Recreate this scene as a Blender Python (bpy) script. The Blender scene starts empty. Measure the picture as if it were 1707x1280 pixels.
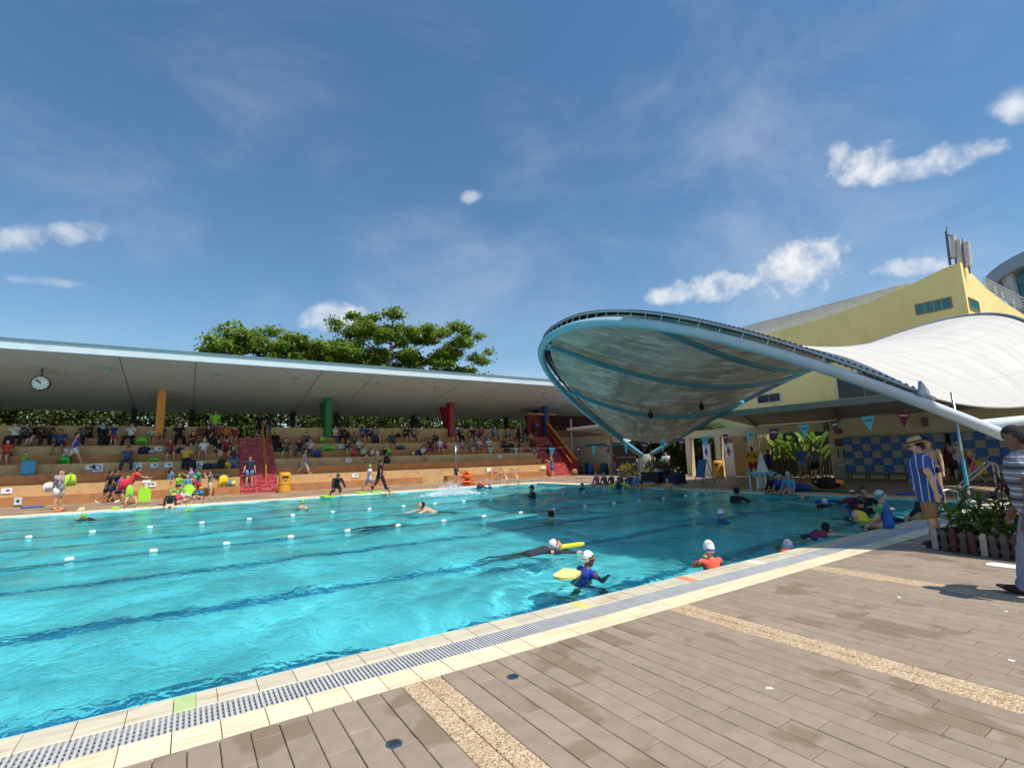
import bpy, bmesh, math, random
import numpy as np
from mathutils import Matrix, Vector
S = bpy.context.scene
COL = S.collection
R = math.radians
random.seed(7)
# ------------------------------------------------------------------ camera
CAMH, FPX, CX, CY = 1.5, 817.6, 853.5, 640.0
_y, _p, _r = R(33.28), R(8.59), R(-1.75)
_w = Vector((math.sin(_y)*math.cos(_p), math.cos(_y)*math.cos(_p), math.sin(_p)))
_rt = Vector((math.cos(_y), -math.sin(_y), 0)); _u = _rt.cross(_w)
CR = _rt*math.cos(_r)+_u*math.sin(_r); CU = -_rt*math.sin(_r)+_u*math.cos(_r); CW = _w
cd = bpy.data.cameras.new('camera'); cam = bpy.data.objects.new('camera', cd); COL.objects.link(cam)
cd.sensor_width = 36; cd.lens = 36*FPX/1707; cd.clip_start = .05; cd.clip_end = 4000
M = Matrix((CR, CU, -CW)).transposed().to_4x4(); M.translation = (0, 0, CAMH); cam.matrix_world = M
S.camera = cam
# ------------------------------------------------------------------ light
SUN = Vector((.15, -.48, 1)).normalized()
S.view_settings.view_transform = 'Standard'; S.view_settings.look = 'None'
S.view_settings.exposure = .16; S.view_settings.gamma = 1; S.view_settings.use_curve_mapping = False
L = bpy.data.lights.new('sun', 'SUN'); L.energy = 4.6; L.angle = R(.53); L.color = (1, .955, .88)
lo = bpy.data.objects.new('sun', L); COL.objects.link(lo); lo.rotation_euler = SUN.to_track_quat('Z', 'Y').to_euler()
L.cycles.is_caustics_light = True
S.cycles.use_denoising = True
S.cycles.max_bounces = 7; S.cycles.diffuse_bounces = 3; S.cycles.glossy_bounces = 3; S.cycles.transmission_bounces = 6; S.cycles.adaptive_threshold = .025; S.cycles.sample_clamp_indirect = 6

def ray(px, py):
    return CW + CR*((px-CX)/FPX) - CU*((py-CY)/FPX)
def gp(px, py, z=0.):
    d = ray(px, py); t = (z-CAMH)/d.z; return Vector((d.x*t, d.y*t, z))
def onY(px, py, Y):
    d = ray(px, py); t = Y/d.y; return Vector((d.x*t, Y, CAMH+d.z*t))
def onX(px, py, X):
    d = ray(px, py); t = X/d.x; return Vector((X, d.y*t, CAMH+d.z*t))
def proj(p):
    q = Vector(p)-Vector((0, 0, CAMH)); z = q.dot(CW)
    return CX+FPX*q.dot(CR)/z, CY-FPX*q.dot(CU)/z, z
def xat(px, Y, z):            # X of the point at (Y, z) that lies on image column px
    k = (px-CX)/FPX; h = z-CAMH
    return (k*(Y*CW.y+h*CW.z)-(Y*CR.y+h*CR.z))/(CR.x-k*CW.x)
def yat(px, X, z):
    k = (px-CX)/FPX; h = z-CAMH
    return (k*(X*CW.x+h*CW.z)-(X*CR.x+h*CR.z))/(CR.y-k*CW.y)
# ------------------------------------------------------------------ world
W = bpy.data.worlds.new('World'); S.world = W; W.use_nodes = True
nt = W.node_tree; N = nt.nodes; LK = nt.links
bg = N['Background']; bg.inputs[1].default_value = .105
sky = N.new('ShaderNodeTexSky'); sky.sky_type = 'NISHITA'; sky.sun_disc = False
sky.sun_elevation = math.asin(SUN.z); sky.sun_rotation = math.atan2(SUN.x, SUN.y)
sky.air_density = 1.1; sky.dust_density = .35; sky.ozone_density = 2.2; sky.altitude = 10
tc = N.new('ShaderNodeTexCoord')
def wn(t, **k):
    n = N.new(t)
    for a, b in k.items(): setattr(n, a, b)
    return n
def wmath(op, a, b=None, c=None):
    n = wn('ShaderNodeMath', operation=op)
    for i, v in enumerate((a, b, c)):
        if v is None: continue
        if isinstance(v, (int, float)): n.inputs[i].default_value = v
        else: LK.new(v, n.inputs[i])
    return n.outputs[0]
def wdot(v):
    n = wn('ShaderNodeVectorMath', operation='DOT_PRODUCT'); LK.new(tc.outputs['Generated'], n.inputs[0]); n.inputs[1].default_value = v
    return n.outputs['Value']
def wnoise(scale, detail=6, rough=.6, vec=None, dist=0):
    n = wn('ShaderNodeTexNoise'); n.inputs['Scale'].default_value = scale; n.inputs['Detail'].default_value = detail
    n.inputs['Roughness'].default_value = rough; n.inputs['Distortion'].default_value = dist
    LK.new(vec or tc.outputs['Generated'], n.inputs['Vector']); return n.outputs[0]
nz = wnoise(26, 8, .62); nz2 = wnoise(9, 4, .5)
cover = None
for (px, py, a, b, rot, st) in ((1432, 277, 62, 34, 12, 1.), (1480, 285, 90, 24, 3, 1.), (1590, 262, 72, 27, 14, 1.),
        (1395, 265, 24, 34, 10, .9), (1325, 447, 100, 52, 14, 1.), (1205, 474, 84, 30, 8, .95), (1115, 494, 42, 17, 0, .85),
        (1515, 446, 66, 20, 5, .8), (1700, 175, 40, 34, 15, .85), (560, 527, 62, 28, 5, .85), (130, 388, 58, 22, 8, .6), (25, 398, 60, 26, 4, .6),
        (80, 470, 62, 10, -4, .4), (785, 330, 24, 13, 15, .55), (1640, 250, 30, 18, 0, .8)):
    d = ray(px, py).normalized()
    t1 = (CR*math.cos(R(rot))+CU*math.sin(R(rot))); t1 = (t1-d*t1.dot(d)).normalized(); t2 = d.cross(t1)
    k = .88/ray(px, py).length/FPX
    u = wmath('MULTIPLY', wdot(t1), 1/(a*k)); v = wmath('MULTIPLY', wdot(t2), 1/(b*k))
    r2 = wmath('ADD', wmath('POWER', wmath('ABSOLUTE', u), 2.), wmath('POWER', wmath('ABSOLUTE', v), 2.))
    front = wmath('GREATER_THAN', wdot(d), 0.)
    e = wmath('SUBTRACT', 1.4, r2)
    e = wmath('ADD', e, wmath('MULTIPLY', wmath('SUBTRACT', nz, .5), 3.6))
    e = wmath('ADD', e, wmath('MULTIPLY', wmath('SUBTRACT', nz2, .5), 1.5))
    mr = wn('ShaderNodeMapRange', interpolation_type='SMOOTHSTEP'); LK.new(e, mr.inputs[0]); mr.inputs[1].default_value = 0; mr.inputs[2].default_value = 2.1
    mr.inputs[4].default_value = st
    m = wmath('MULTIPLY', mr.outputs[0], front)
    cover = m if cover is None else wmath('MAXIMUM', cover, m)
mp = wn('ShaderNodeMapping'); LK.new(tc.outputs['Generated'], mp.inputs[0]); mp.inputs['Rotation'].default_value = (.3, .2, .7); mp.inputs['Scale'].default_value = (1, 1.7, 2.2)
ci = wnoise(1.5, 10, .6, mp.outputs[0], .5)
cr = wn('ShaderNodeMapRange', interpolation_type='SMOOTHSTEP'); LK.new(ci, cr.inputs[0]); cr.inputs[1].default_value = .43; cr.inputs[2].default_value = .82; cr.inputs[4].default_value = .3
cover = wmath('MAXIMUM', cover, cr.outputs[0])
hs = wn('ShaderNodeHueSaturation'); LK.new(sky.outputs[0], hs.inputs['Color']); hs.inputs['Hue'].default_value = .495; hs.inputs['Saturation'].default_value = 1.18; hs.inputs['Value'].default_value = 1.13
mx = wn('ShaderNodeMixRGB'); LK.new(cover, mx.inputs[0]); LK.new(hs.outputs[0], mx.inputs[1])
shade = wn('ShaderNodeMixRGB'); LK.new(nz, shade.inputs[0]); shade.inputs[1].default_value = (6.3, 6.5, 6.9, 1); shade.inputs[2].default_value = (8.9, 8.9, 8.9, 1)
LK.new(shade.outputs[0], mx.inputs[2]); LK.new(mx.outputs[0], bg.inputs[0])

# ------------------------------------------------------------------ helpers
def srgb(c):
    if max(c) > 1.001: c = [v/255 for v in c]
    return tuple((v/12.92 if v <= .04045 else ((v+.055)/1.055)**2.4) for v in c)
MATS = {}
def mat(name, col, rough=.6, var=.12, scale=6., bump=0., bscale=40., metal=0., rnd=0., spec=.5, coords='Object', stain=None, sscale=1., samt=.5, stretch=None, edge=(.5, .66), cut=False):
    """Principled material: base colour with noise variation, optional per-object value spread, stains and fine relief."""
    if name in MATS: return MATS[name]
    m = bpy.data.materials.new(name); m.use_nodes = True; t = m.node_tree; b = t.nodes['Principled BSDF']
    c = srgb(col); b.inputs['Roughness'].default_value = rough; b.inputs['Metallic'].default_value = metal
    b.inputs['Specular IOR Level'].default_value = spec
    co = t.nodes.new('ShaderNodeTexCoord')
    geo = t.nodes.new('ShaderNodeNewGeometry')
    vec = geo.outputs['Position'] if coords == 'World' else co.outputs['Object']
    if stretch:
        sm_ = t.nodes.new('ShaderNodeMapping'); sm_.inputs['Scale'].default_value = stretch; t.links.new(vec, sm_.inputs[0]); vec = sm_.outputs[0]
    n = t.nodes.new('ShaderNodeTexNoise'); n.inputs['Scale'].default_value = scale; n.inputs['Detail'].default_value = 5; t.links.new(vec, n.inputs['Vector'])
    mr = t.nodes.new('ShaderNodeMapRange'); t.links.new(n.outputs[0], mr.inputs[0]); mr.inputs[1].default_value = .3; mr.inputs[2].default_value = .7
    mr.inputs[3].default_value = 1-var; mr.inputs[4].default_value = 1+var
    val = mr.outputs[0]
    if rnd:
        oi = t.nodes.new('ShaderNodeObjectInfo'); m2 = t.nodes.new('ShaderNodeMapRange'); t.links.new(oi.outputs['Random'], m2.inputs[0])
        m2.inputs[3].default_value = 1-rnd; m2.inputs[4].default_value = 1+rnd
        mm = t.nodes.new('ShaderNodeMath'); mm.operation = 'MULTIPLY'; t.links.new(val, mm.inputs[0]); t.links.new(m2.outputs[0], mm.inputs[1]); val = mm.outputs[0]
    mix = t.nodes.new('ShaderNodeMixRGB'); mix.blend_type = 'MULTIPLY'; mix.inputs[0].default_value = 1; mix.inputs[1].default_value = (*c, 1)
    t.links.new(val, mix.inputs[2]); out = mix.outputs[0]
    if stain:
        n2 = t.nodes.new('ShaderNodeTexNoise'); n2.inputs['Scale'].default_value = sscale; n2.inputs['Detail'].default_value = 7; n2.inputs['Roughness'].default_value = .62 if not cut else .45; t.links.new(vec, n2.inputs['Vector'])
        if cut:      # each piece soaks up water differently, so patches stop at its edges
            oj_ = t.nodes.new('ShaderNodeObjectInfo'); ml_ = t.nodes.new('ShaderNodeVectorMath'); ml_.operation = 'MULTIPLY_ADD'; cb2 = t.nodes.new('ShaderNodeCombineXYZ'); t.links.new(oj_.outputs['Random'], cb2.inputs[2]); t.links.new(cb2.outputs[0], ml_.inputs[0]); ml_.inputs[1].default_value = (0, 0, .55); t.links.new(vec, ml_.inputs[2]); t.links.new(ml_.outputs[0], n2.inputs['Vector'])
        rr = t.nodes.new('ShaderNodeMapRange'); rr.interpolation_type = 'SMOOTHSTEP'; t.links.new(n2.outputs[0], rr.inputs[0]); rr.inputs[1].default_value = edge[0]; rr.inputs[2].default_value = edge[1]; rr.inputs[4].default_value = samt
        m3 = t.nodes.new('ShaderNodeMixRGB'); t.links.new(rr.outputs[0], m3.inputs[0]); t.links.new(out, m3.inputs[1]); m3.inputs[2].default_value = (*srgb(stain), 1); out = m3.outputs[0]
    t.links.new(out, b.inputs['Base Color'])
    if bump:
        nb = t.nodes.new('ShaderNodeTexNoise'); nb.inputs['Scale'].default_value = bscale; nb.inputs['Detail'].default_value = 4; t.links.new(vec, nb.inputs['Vector'])
        bm_ = t.nodes.new('ShaderNodeBump'); bm_.inputs['Strength'].default_value = bump; bm_.inputs['Distance'].default_value = .01; t.links.new(nb.outputs[0], bm_.inputs['Height']); t.links.new(bm_.outputs[0], b.inputs['Normal'])
    MATS[name] = m; return m

class MB:
    """collects geometry for one mesh"""
    def __init__(s): s.v = []; s.f = []; s.m = []; s.mi = 0
    def add(s, vs, fs):
        o = len(s.v); s.v += [tuple(v) for v in vs]; s.f += [tuple(i+o for i in f) for f in fs]; s.m += [s.mi]*len(fs); return s
    def box(s, c, d, rot=None):
        x, y, z = d[0]/2, d[1]/2, d[2]/2
        vs = [Vector(p) for p in ((-x,-y,-z),(x,-y,-z),(x,y,-z),(-x,y,-z),(-x,-y,z),(x,-y,z),(x,y,z),(-x,y,z))]
        if rot is not None: vs = [rot @ v for v in vs]
        c = Vector(c)
        return s.add([v+c for v in vs], [(0,3,2,1),(4,5,6,7),(0,1,5,4),(1,2,6,5),(2,3,7,6),(3,0,4,7)])
    def b2(s, a, b):
        return s.box([(a[i]+b[i])/2 for i in range(3)], [abs(b[i]-a[i]) for i in range(3)])
    def cbox(s, c, d, ch=.004):
        """box with chamfered top edges"""
        x, y, z = d[0]/2, d[1]/2, d[2]/2; q = ch
        r = lambda X, Y, Z: [(c[0]-X, c[1]-Y, c[2]+Z), (c[0]+X, c[1]-Y, c[2]+Z), (c[0]+X, c[1]+Y, c[2]+Z), (c[0]-X, c[1]+Y, c[2]+Z)]
        vs = r(x, y, -z)+r(x, y, z-q)+r(x-q, y-q, z)
        fs = [(8,9,10,11)]
        for a in (0, 4):
            for i in range(4): j = (i+1) % 4; fs.append((a+i, a+j, a+4+j, a+4+i))
        return s.add(vs, fs)
    def prism(s, poly, axis, a, b):
        """extrude 2-D polygon along axis from a to b"""
        def P(p, t): return {'x': (t, p[0], p[1]), 'y': (p[0], t, p[1]), 'z': (p[0], p[1], t)}[axis]
        n = len(poly); vs = [P(p, a) for p in poly]+[P(p, b) for p in poly]
        fs = [tuple(range(n))[::-1], tuple(range(n, 2*n))]+[(i, (i+1) % n, n+(i+1) % n, n+i) for i in range(n)]
        return s.add(vs, fs)
    def rings(s, rs, cap=True, closed=True):
        n = len(rs[0]); vs = [p for r in rs for p in r]; fs = []
        for k in range(len(rs)-1):
            for i in range(n if closed else n-1):
                j = (i+1) % n; fs.append((k*n+i, k*n+j, (k+1)*n+j, (k+1)*n+i))
        if cap: fs += [tuple(range(n))[::-1], tuple(range((len(rs)-1)*n, len(rs)*n))]
        return s.add(vs, fs)
    def tube(s, pts, rad, n=8, cap=True, flat=1.):
        pts = [Vector(p) for p in pts]; rs = []; up = None
        for i, p in enumerate(pts):
            t = (pts[min(i+1, len(pts)-1)]-pts[max(i-1, 0)])
            t = t.normalized() if t.length > 1e-9 else Vector((0, 0, 1))
            if up is None: up = Vector((0, 0, 1)) if abs(t.z) < .9 else Vector((0, 1, 0))
            a = t.cross(up); a = a.normalized() if a.length > 1e-6 else t.orthogonal().normalized(); b = a.cross(t); up = b
            r = rad[i] if hasattr(rad, '__len__') else rad
            rs.append([p+a*(r*math.cos(2*math.pi*k/n))+b*(r*flat*math.sin(2*math.pi*k/n)) for k in range(n)])
        return s.rings(rs, cap)
    def loft(s, secs, n=12):
        """secs: (centre, xdir, ydir, rx, ry)"""
        return s.rings([[Vector(c)+xd*(rx*math.cos(2*math.pi*k/n))+yd*(ry*math.sin(2*math.pi*k/n)) for k in range(n)] for c, xd, yd, rx, ry in secs])
    def ell(s, c, r, n=10, m=7, rot=None, keep=None):
        c = Vector(c); vs = []; fs = []
        for i in range(m+1):
            th = math.pi*i/m
            for k in range(n):
                ph = 2*math.pi*k/n; p = Vector((r[0]*math.sin(th)*math.cos(ph), r[1]*math.sin(th)*math.sin(ph), r[2]*math.cos(th)))
                vs.append(p)
        for i in range(m):
            for k in range(n):
                q = (i*n+k, (i+1)*n+k, (i+1)*n+(k+1) % n, i*n+(k+1) % n)
                if keep:
                    mid = sum((vs[j] for j in q), Vector())/4
                    if not keep(mid.x/r[0], mid.y/r[1], mid.z/r[2]): continue
                fs.append(q)
        if rot is not None: vs = [rot @ v for v in vs]
        return s.add([v+c for v in vs], fs)
    def lathe(s, prof, c=(0, 0, 0), n=16):
        return s.rings([[(c[0]+r*math.cos(2*math.pi*k/n), c[1]+r*math.sin(2*math.pi*k/n), c[2]+z) for k in range(n)] for r, z in prof])
    def mesh(s, name, mats, smooth=False):
        d = bpy.data.meshes.new(name); d.from_pydata(s.v, [], s.f)
        for m in (mats if isinstance(mats, (list, tuple)) else [mats]): d.materials.append(m)
        if any(s.m): d.polygons.foreach_set('material_index', s.m)
        if smooth: d.shade_smooth()
        d.update(); return d
    def build(s, name, mats, parent=None, smooth=False, loc=None):
        return place(name, s.mesh(name, mats, smooth), parent, loc)

def place(name, data, parent=None, loc=None, rotz=None, kind=None):
    o = bpy.data.objects.new(name, data); COL.objects.link(o)
    if parent is not None: o.parent = parent
    if loc is not None: o.location = loc
    if rotz is not None: o.rotation_euler = (0, 0, rotz)
    if kind: o['kind'] = kind
    return o
def tag(o, label, cat, group=None):
    o['label'] = label; o['category'] = cat
    if group: o['group'] = group
    return o
def thing(name, label, cat, loc=(0, 0, 0), rotz=0, group=None):
    return tag(place(name, None, None, loc, rotz), label, cat, group)
def copy_tree(o, parent=None):
    c = o.copy(); COL.objects.link(c); c.parent = parent
    for ch in list(o.children): copy_tree(ch, c)
    return c
def text(body, size, m, parent, loc, rot, name='letter', ext=.002):
    cu = bpy.data.curves.new(name, 'FONT'); cu.body = body; cu.size = size; cu.align_x = 'CENTER'; cu.align_y = 'CENTER'; cu.extrude = ext
    tmp = bpy.data.objects.new(name, cu); COL.objects.link(tmp); dg = bpy.context.evaluated_depsgraph_get(); me = bpy.data.meshes.new_from_object(tmp.evaluated_get(dg)); bpy.data.objects.remove(tmp)
    me.materials.clear(); me.materials.append(m); o = place(name, me, parent, loc); o.rotation_euler = rot; return o
def smooth_interp(pts, n):
    """Catmull-Rom through points"""
    P = [Vector(p) for p in pts]; out = []
    for i in range(len(P)-1):
        p0, p1, p2, p3 = P[max(i-1, 0)], P[i], P[i+1], P[min(i+2, len(P)-1)]
        for k in range(n):
            t = k/n; out.append(.5*((2*p1)+(p2-p0)*t+(2*p0-5*p1+4*p2-p3)*t*t+(3*p1-p0-3*p2+p3)*t**3))
    return out+[P[-1]]
# ================================================================== SETTING
YN, YF, XE, XL = 4.22, 24.15, 17.42, -30.0     # pool edges: near, far, end, left end
DEPTH, WZ = 1.25, -.045
def struct(o): o['kind'] = 'structure'; return o
def brickmat(name, c1, c2, mortar, bw, bh, ms, rot=0, rough=.6, stain=None):
    m = bpy.data.materials.new(name); m.use_nodes = True; t = m.node_tree; b = t.nodes['Principled BSDF']; b.inputs['Roughness'].default_value = rough
    g = t.nodes.new('ShaderNodeNewGeometry'); mp = t.nodes.new('ShaderNodeMapping'); mp.inputs['Rotation'].default_value = (0, 0, rot); t.links.new(g.outputs['Position'], mp.inputs[0])
    k = t.nodes.new('ShaderNodeTexBrick'); t.links.new(mp.outputs[0], k.inputs['Vector']); k.inputs['Scale'].default_value = 1
    k.inputs['Color1'].default_value = (*srgb(c1), 1); k.inputs['Color2'].default_value = (*srgb(c2), 1); k.inputs['Mortar'].default_value = (*srgb(mortar), 1)
    k.inputs['Brick Width'].default_value = bw; k.inputs['Row Height'].default_value = bh; k.inputs['Mortar Size'].default_value = ms
    n = t.nodes.new('ShaderNodeTexNoise'); n.inputs['Scale'].default_value = .9; n.inputs['Detail'].default_value = 7; t.links.new(g.outputs['Position'], n.inputs['Vector'])
    mr = t.nodes.new('ShaderNodeMapRange'); t.links.new(n.outputs[0], mr.inputs[0]); mr.inputs[1].default_value = .3; mr.inputs[2].default_value = .7; mr.inputs[3].default_value = .72; mr.inputs[4].default_value = 1.2
    mx = t.nodes.new('ShaderNodeMixRGB'); mx.blend_type = 'MULTIPLY'; mx.inputs[0].default_value = 1; t.links.new(k.outputs[0], mx.inputs[1]); t.links.new(mr.outputs[0], mx.inputs[2])
    t.links.new(mx.outputs[0], b.inputs['Base Color'])
    rr = t.nodes.new('ShaderNodeMapRange'); t.links.new(n.outputs[0], rr.inputs[0]); rr.inputs[1].default_value = .42; rr.inputs[2].default_value = .6; rr.inputs[3].default_value = rough-.3; rr.inputs[4].default_value = rough; t.links.new(rr.outputs[0], b.inputs['Roughness'])
    return m
# ground, one sheet with the pool left open
mb = MB(); B = 900; X2 = 40
mb.add([(-B,-B,-.06),(B,-B,-.06),(B,YN,-.06),(-B,YN,-.06),(-B,YF,-.06),(B,YF,-.06),(B,B,-.06),(-B,B,-.06),(XL,YN,-.06),(XL,YF,-.06),(XE,YN,-.06),(XE,YF,-.06)],
       [(0,1,2,10,8,3),(4,9,11,5,6,7),(3,8,9,4),(10,2,5,11)])
struct(mb.build('ground', mat('earth', (92, 84, 66), .9, .3, .6, coords='World')))
# pool basin
tile_blue = brickmat('pool_tile', (196, 232, 232), (188, 228, 230), (166, 212, 216), .3, .3, .012, rough=.5)
mb = MB(); mb.add([(XL,YN,-DEPTH),(XE,YN,-DEPTH),(XE,YF,-DEPTH),(XL,YF,-DEPTH),(XL,YN,-.004),(XE,YN,-.004),(XE,YF,-.004),(XL,YF,-.004)],
       [(0,1,2,3),(0,4,5,1),(1,5,6,2),(2,6,7,3),(3,7,4,0)])
basin = struct(mb.build('pool_basin', tile_blue)); basin.cycles.is_caustics_receiver = True
navy_tile = mat('navy_tile', (66, 128, 162), .4, .1, 4)
for i in range(8):
    y = YN+1.25+2.5*i
    mb = MB().b2((XL+1.5, y-.12, -DEPTH+.002), (XE-2, y+.12, -DEPTH+.006)); mb.b2((XE-2, y-.45, -DEPTH+.002), (XE-1.7, y+.45, -DEPTH+.006))
    o = mb.build('lane_line', navy_tile, basin); o.cycles.is_caustics_receiver = True
mb = MB().b2((XE-.012, YN+.02, -.18), (XE-.002, YF-.02, -.05)); o = mb.build('waterline_tile', navy_tile, basin); o.cycles.is_caustics_receiver = True
# water
rng = np.random.default_rng(3)
def axis(a, b, f):
    out = [a]
    while out[-1] < b: out.append(out[-1]+f(out[-1]))
    out[-1] = b; return np.array(out)
xs = axis(XL+.002, XE-.002, lambda x: .055 if -4.5 < x < 11 else (.075 if x >= 11 else .2))
ys = axis(YN+.002, YF-.002, lambda y: .042+max(0, y-7)*.0042)
Xg, Yg = np.meshgrid(xs, ys); Z = np.zeros_like(Xg)
for i in range(64):
    lam = .55*(6**rng.random()); k = 2*math.pi/lam; th = rng.normal(.35, .75) if i % 3 else rng.random()*6.28
    amp = .0094*lam/(2*math.pi)
    ph = k*(math.cos(th)*Xg+math.sin(th)*Yg)+rng.random()*6.28
    env = .65+.35*np.sin(.5*Xg*math.sin(i)+.6*Yg*math.cos(i)+i)
    Z += amp*env*(np.sin(ph)+.22*np.sin(2*ph+.6))
Z *= 1.3
for (px, py, a_, l_) in ((926, 919, .012, .42), (982, 957, .014, .4), (1184, 944, .013, .4), (702, 853, .014, .5), (920, 864, .012, .5), (1230, 836, .012, .5), (1437, 856, .014, .5), (504, 847, .012, .5), (137, 867, .012, .5), (887, 828, .012, .6), (1379, 893, .012, .4), (1202, 864, .01, .45)):
    c_ = gp(px, py); r_ = np.sqrt((Xg-c_.x)**2+(Yg-c_.y)**2); Z += a_*np.exp(-r_/.75)*np.sin(6.283*r_/l_-1.)
Z += WZ
v = np.stack([Xg, Yg, Z], -1).reshape(-1, 3); ny, nx = Xg.shape; idx = np.arange(nx*ny).reshape(ny, nx)
fq = np.stack([idx[:-1,:-1], idx[:-1,1:], idx[1:,1:], idx[1:,:-1]], -1).reshape(-1, 4)
wm = bpy.data.meshes.new('pool_water'); wm.vertices.add(len(v)); wm.vertices.foreach_set('co', v.ravel()); wm.loops.add(fq.size); wm.loops.foreach_set('vertex_index', fq.ravel())
wm.polygons.add(len(fq)); wm.polygons.foreach_set('loop_start', np.arange(0, fq.size, 4)); wm.update(calc_edges=True); wm.shade_smooth()
m = bpy.data.materials.new('water'); m.use_nodes = True; t = m.node_tree; t.nodes.clear(); o_ = t.nodes.new('ShaderNodeOutputMaterial'); g = t.nodes.new('ShaderNodeBsdfGlass')
g.inputs['Roughness'].default_value = 0; g.inputs['IOR'].default_value = 1.33; g.inputs['Color'].default_value = (.5, .94, .965, 1); t.links.new(g.outputs[0], o_.inputs[0])
geo_ = t.nodes.new('ShaderNodeNewGeometry'); mpw = t.nodes.new('ShaderNodeMapping'); mpw.inputs['Rotation'].default_value = (0, 0, .35); mpw.inputs['Scale'].default_value = (1.25, .8, 1); t.links.new(geo_.outputs['Position'], mpw.inputs[0])
h_ = None
for sc_, st_ in ((3.6, .022), (9.5, .0085)):
    nw = t.nodes.new('ShaderNodeTexNoise'); nw.inputs['Scale'].default_value = sc_; nw.inputs['Detail'].default_value = 2.5; nw.inputs['Distortion'].default_value = .8; t.links.new(mpw.outputs[0], nw.inputs['Vector'])
    ml = t.nodes.new('ShaderNodeMath'); ml.operation = 'MULTIPLY_ADD'; t.links.new(nw.outputs[0], ml.inputs[0]); ml.inputs[1].default_value = st_; ml.inputs[2].default_value = 0
    if h_ is not None: t.links.new(h_, ml.inputs[2])
    h_ = ml.outputs[0]
nm_ = t.nodes.new('ShaderNodeTexNoise'); nm_.inputs['Scale'].default_value = .32; nm_.inputs['Detail'].default_value = 3; t.links.new(geo_.outputs['Position'], nm_.inputs['Vector']); mr_ = t.nodes.new('ShaderNodeMapRange'); t.links.new(nm_.outputs[0], mr_.inputs[0]); mr_.inputs[1].default_value = .32; mr_.inputs[2].default_value = .68; mr_.inputs[3].default_value = .5; mr_.inputs[4].default_value = 1.5
mh_ = t.nodes.new('ShaderNodeMath'); mh_.operation = 'MULTIPLY'; t.links.new(h_, mh_.inputs[0]); t.links.new(mr_.outputs[0], mh_.inputs[1]); h_ = mh_.outputs[0]
bw = t.nodes.new('ShaderNodeBump'); bw.inputs['Strength'].default_value = 1; bw.inputs['Distance'].default_value = 1; t.links.new(h_, bw.inputs['Height']); t.links.new(bw.outputs[0], g.inputs['Normal']); wm.materials.append(m)
water = struct(place('pool_water', wm)); water.cycles.is_caustics_caster = True
# decks beyond the pool
deckfar = brickmat('deck_paver', (164, 140, 116), (150, 127, 104), (112, 94, 78), .6, .3, .012, R(90), .65)
cream = mat('cream_tile', (222, 206, 172), .55, .1, 3, coords='World', stain=(182, 160, 124), sscale=1.3, samt=.5)
struct(MB().add([(XL-30,YF+1.0,0),(44,YF+1.0,0),(44,46,0),(XL-30,46,0)], [(0,1,2,3)]).build('far_deck', deckfar))
struct(MB().add([(XE+.9,-14,.0),(44,-14,.0),(44,YF+1.0,.0),(XE+.9,YF+1.0,.0)], [(0,1,2,3)]).build('end_deck', deckfar))
fc = MB()
x = XL
while x < XE+.9:
    x1 = min(x+.6, XE+.9); fc.cbox(((x+x1)/2, YF+.5, -.04), (x1-x-.012, .985, .09), .006); x = x1
struct(fc.build('far_coping', cream))
fc = MB(); y = YN
while y < YF:
    y1 = min(y+.6, YF); fc.cbox((XE+.45, (y+y1)/2, -.04), (.885, y1-y-.012, .09), .006); y = y1
struct(fc.build('end_coping', cream))
mb = MB()
for k, (a, b) in enumerate(((10.9, .52), (12.4, .5), (20.2, .4))): mb.b2((XE-.002, a, -.02), (XE+.9, a+b, .0085))
# ------------------------------------------------------------------ near deck, laid piece by piece
GY = (3.955, 3.695, 3.435)        # coping | grating | cream tiles | paving
deck = struct(MB().add([(-30,-12,-.05),(XE+.9,-12,-.05),(XE+.9,YN-.002,-.05),(-30,YN-.002,-.05)], [(0,1,2,3)]).build('near_deck', mat('joint_sand', (112, 96, 78), .95, .25, 30, coords='World')))
plank_m = mat('deck_plank', (148, 131, 113), .62, .09, 9, .25, 90, rnd=.075, coords='World', stain=(112, 90, 64), sscale=1.7, samt=.5, edge=(.57, .62), cut=True)
plank_joint = None
def pebble():
    m = bpy.data.materials.new('pebble_wash'); m.use_nodes = True; t = m.node_tree; b = t.nodes['Principled BSDF']; b.inputs['Roughness'].default_value = .6
    g = t.nodes.new('ShaderNodeNewGeometry'); vo = t.nodes.new('ShaderNodeTexVoronoi'); vo.inputs['Scale'].default_value = 130; t.links.new(g.outputs['Position'], vo.inputs['Vector'])
    rp = t.nodes.new('ShaderNodeValToRGB'); sep = t.nodes.new('ShaderNodeSeparateColor'); t.links.new(vo.outputs['Color'], sep.inputs[0]); t.links.new(sep.outputs[0], rp.inputs[0])
    e = rp.color_ramp.elements; e[0].position = 0; e[0].color = (*srgb((128, 100, 76)), 1); e[1].position = 1; e[1].color = (*srgb((236, 220, 190)), 1)
    for p, c in ((.3, (186, 158, 124)), (.6, (212, 188, 154))): q = rp.color_ramp.elements.new(p); q.color = (*srgb(c), 1)
    n = t.nodes.new('ShaderNodeTexNoise'); n.inputs['Scale'].default_value = 5; n.inputs['Detail'].default_value = 6; t.links.new(g.outputs['Position'], n.inputs['Vector'])
    mx = t.nodes.new('ShaderNodeMixRGB'); mx.blend_type = 'MULTIPLY'; t.links.new(n.outputs[0], mx.inputs[0]); t.links.new(rp.outputs[0], mx.inputs[1]); mx.inputs[2].default_value = (.7, .62, .53, 1)
    t.links.new(mx.outputs[0], b.inputs['Base Color'])
    bp = t.nodes.new('ShaderNodeBump'); bp.inputs['Strength'].default_value = .6; bp.inputs['Distance'].default_value = .006; bp.invert = True; t.links.new(vo.outputs['Distance'], bp.inputs['Height']); t.links.new(bp.outputs[0], b.inputs['Normal'])
    return m
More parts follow.
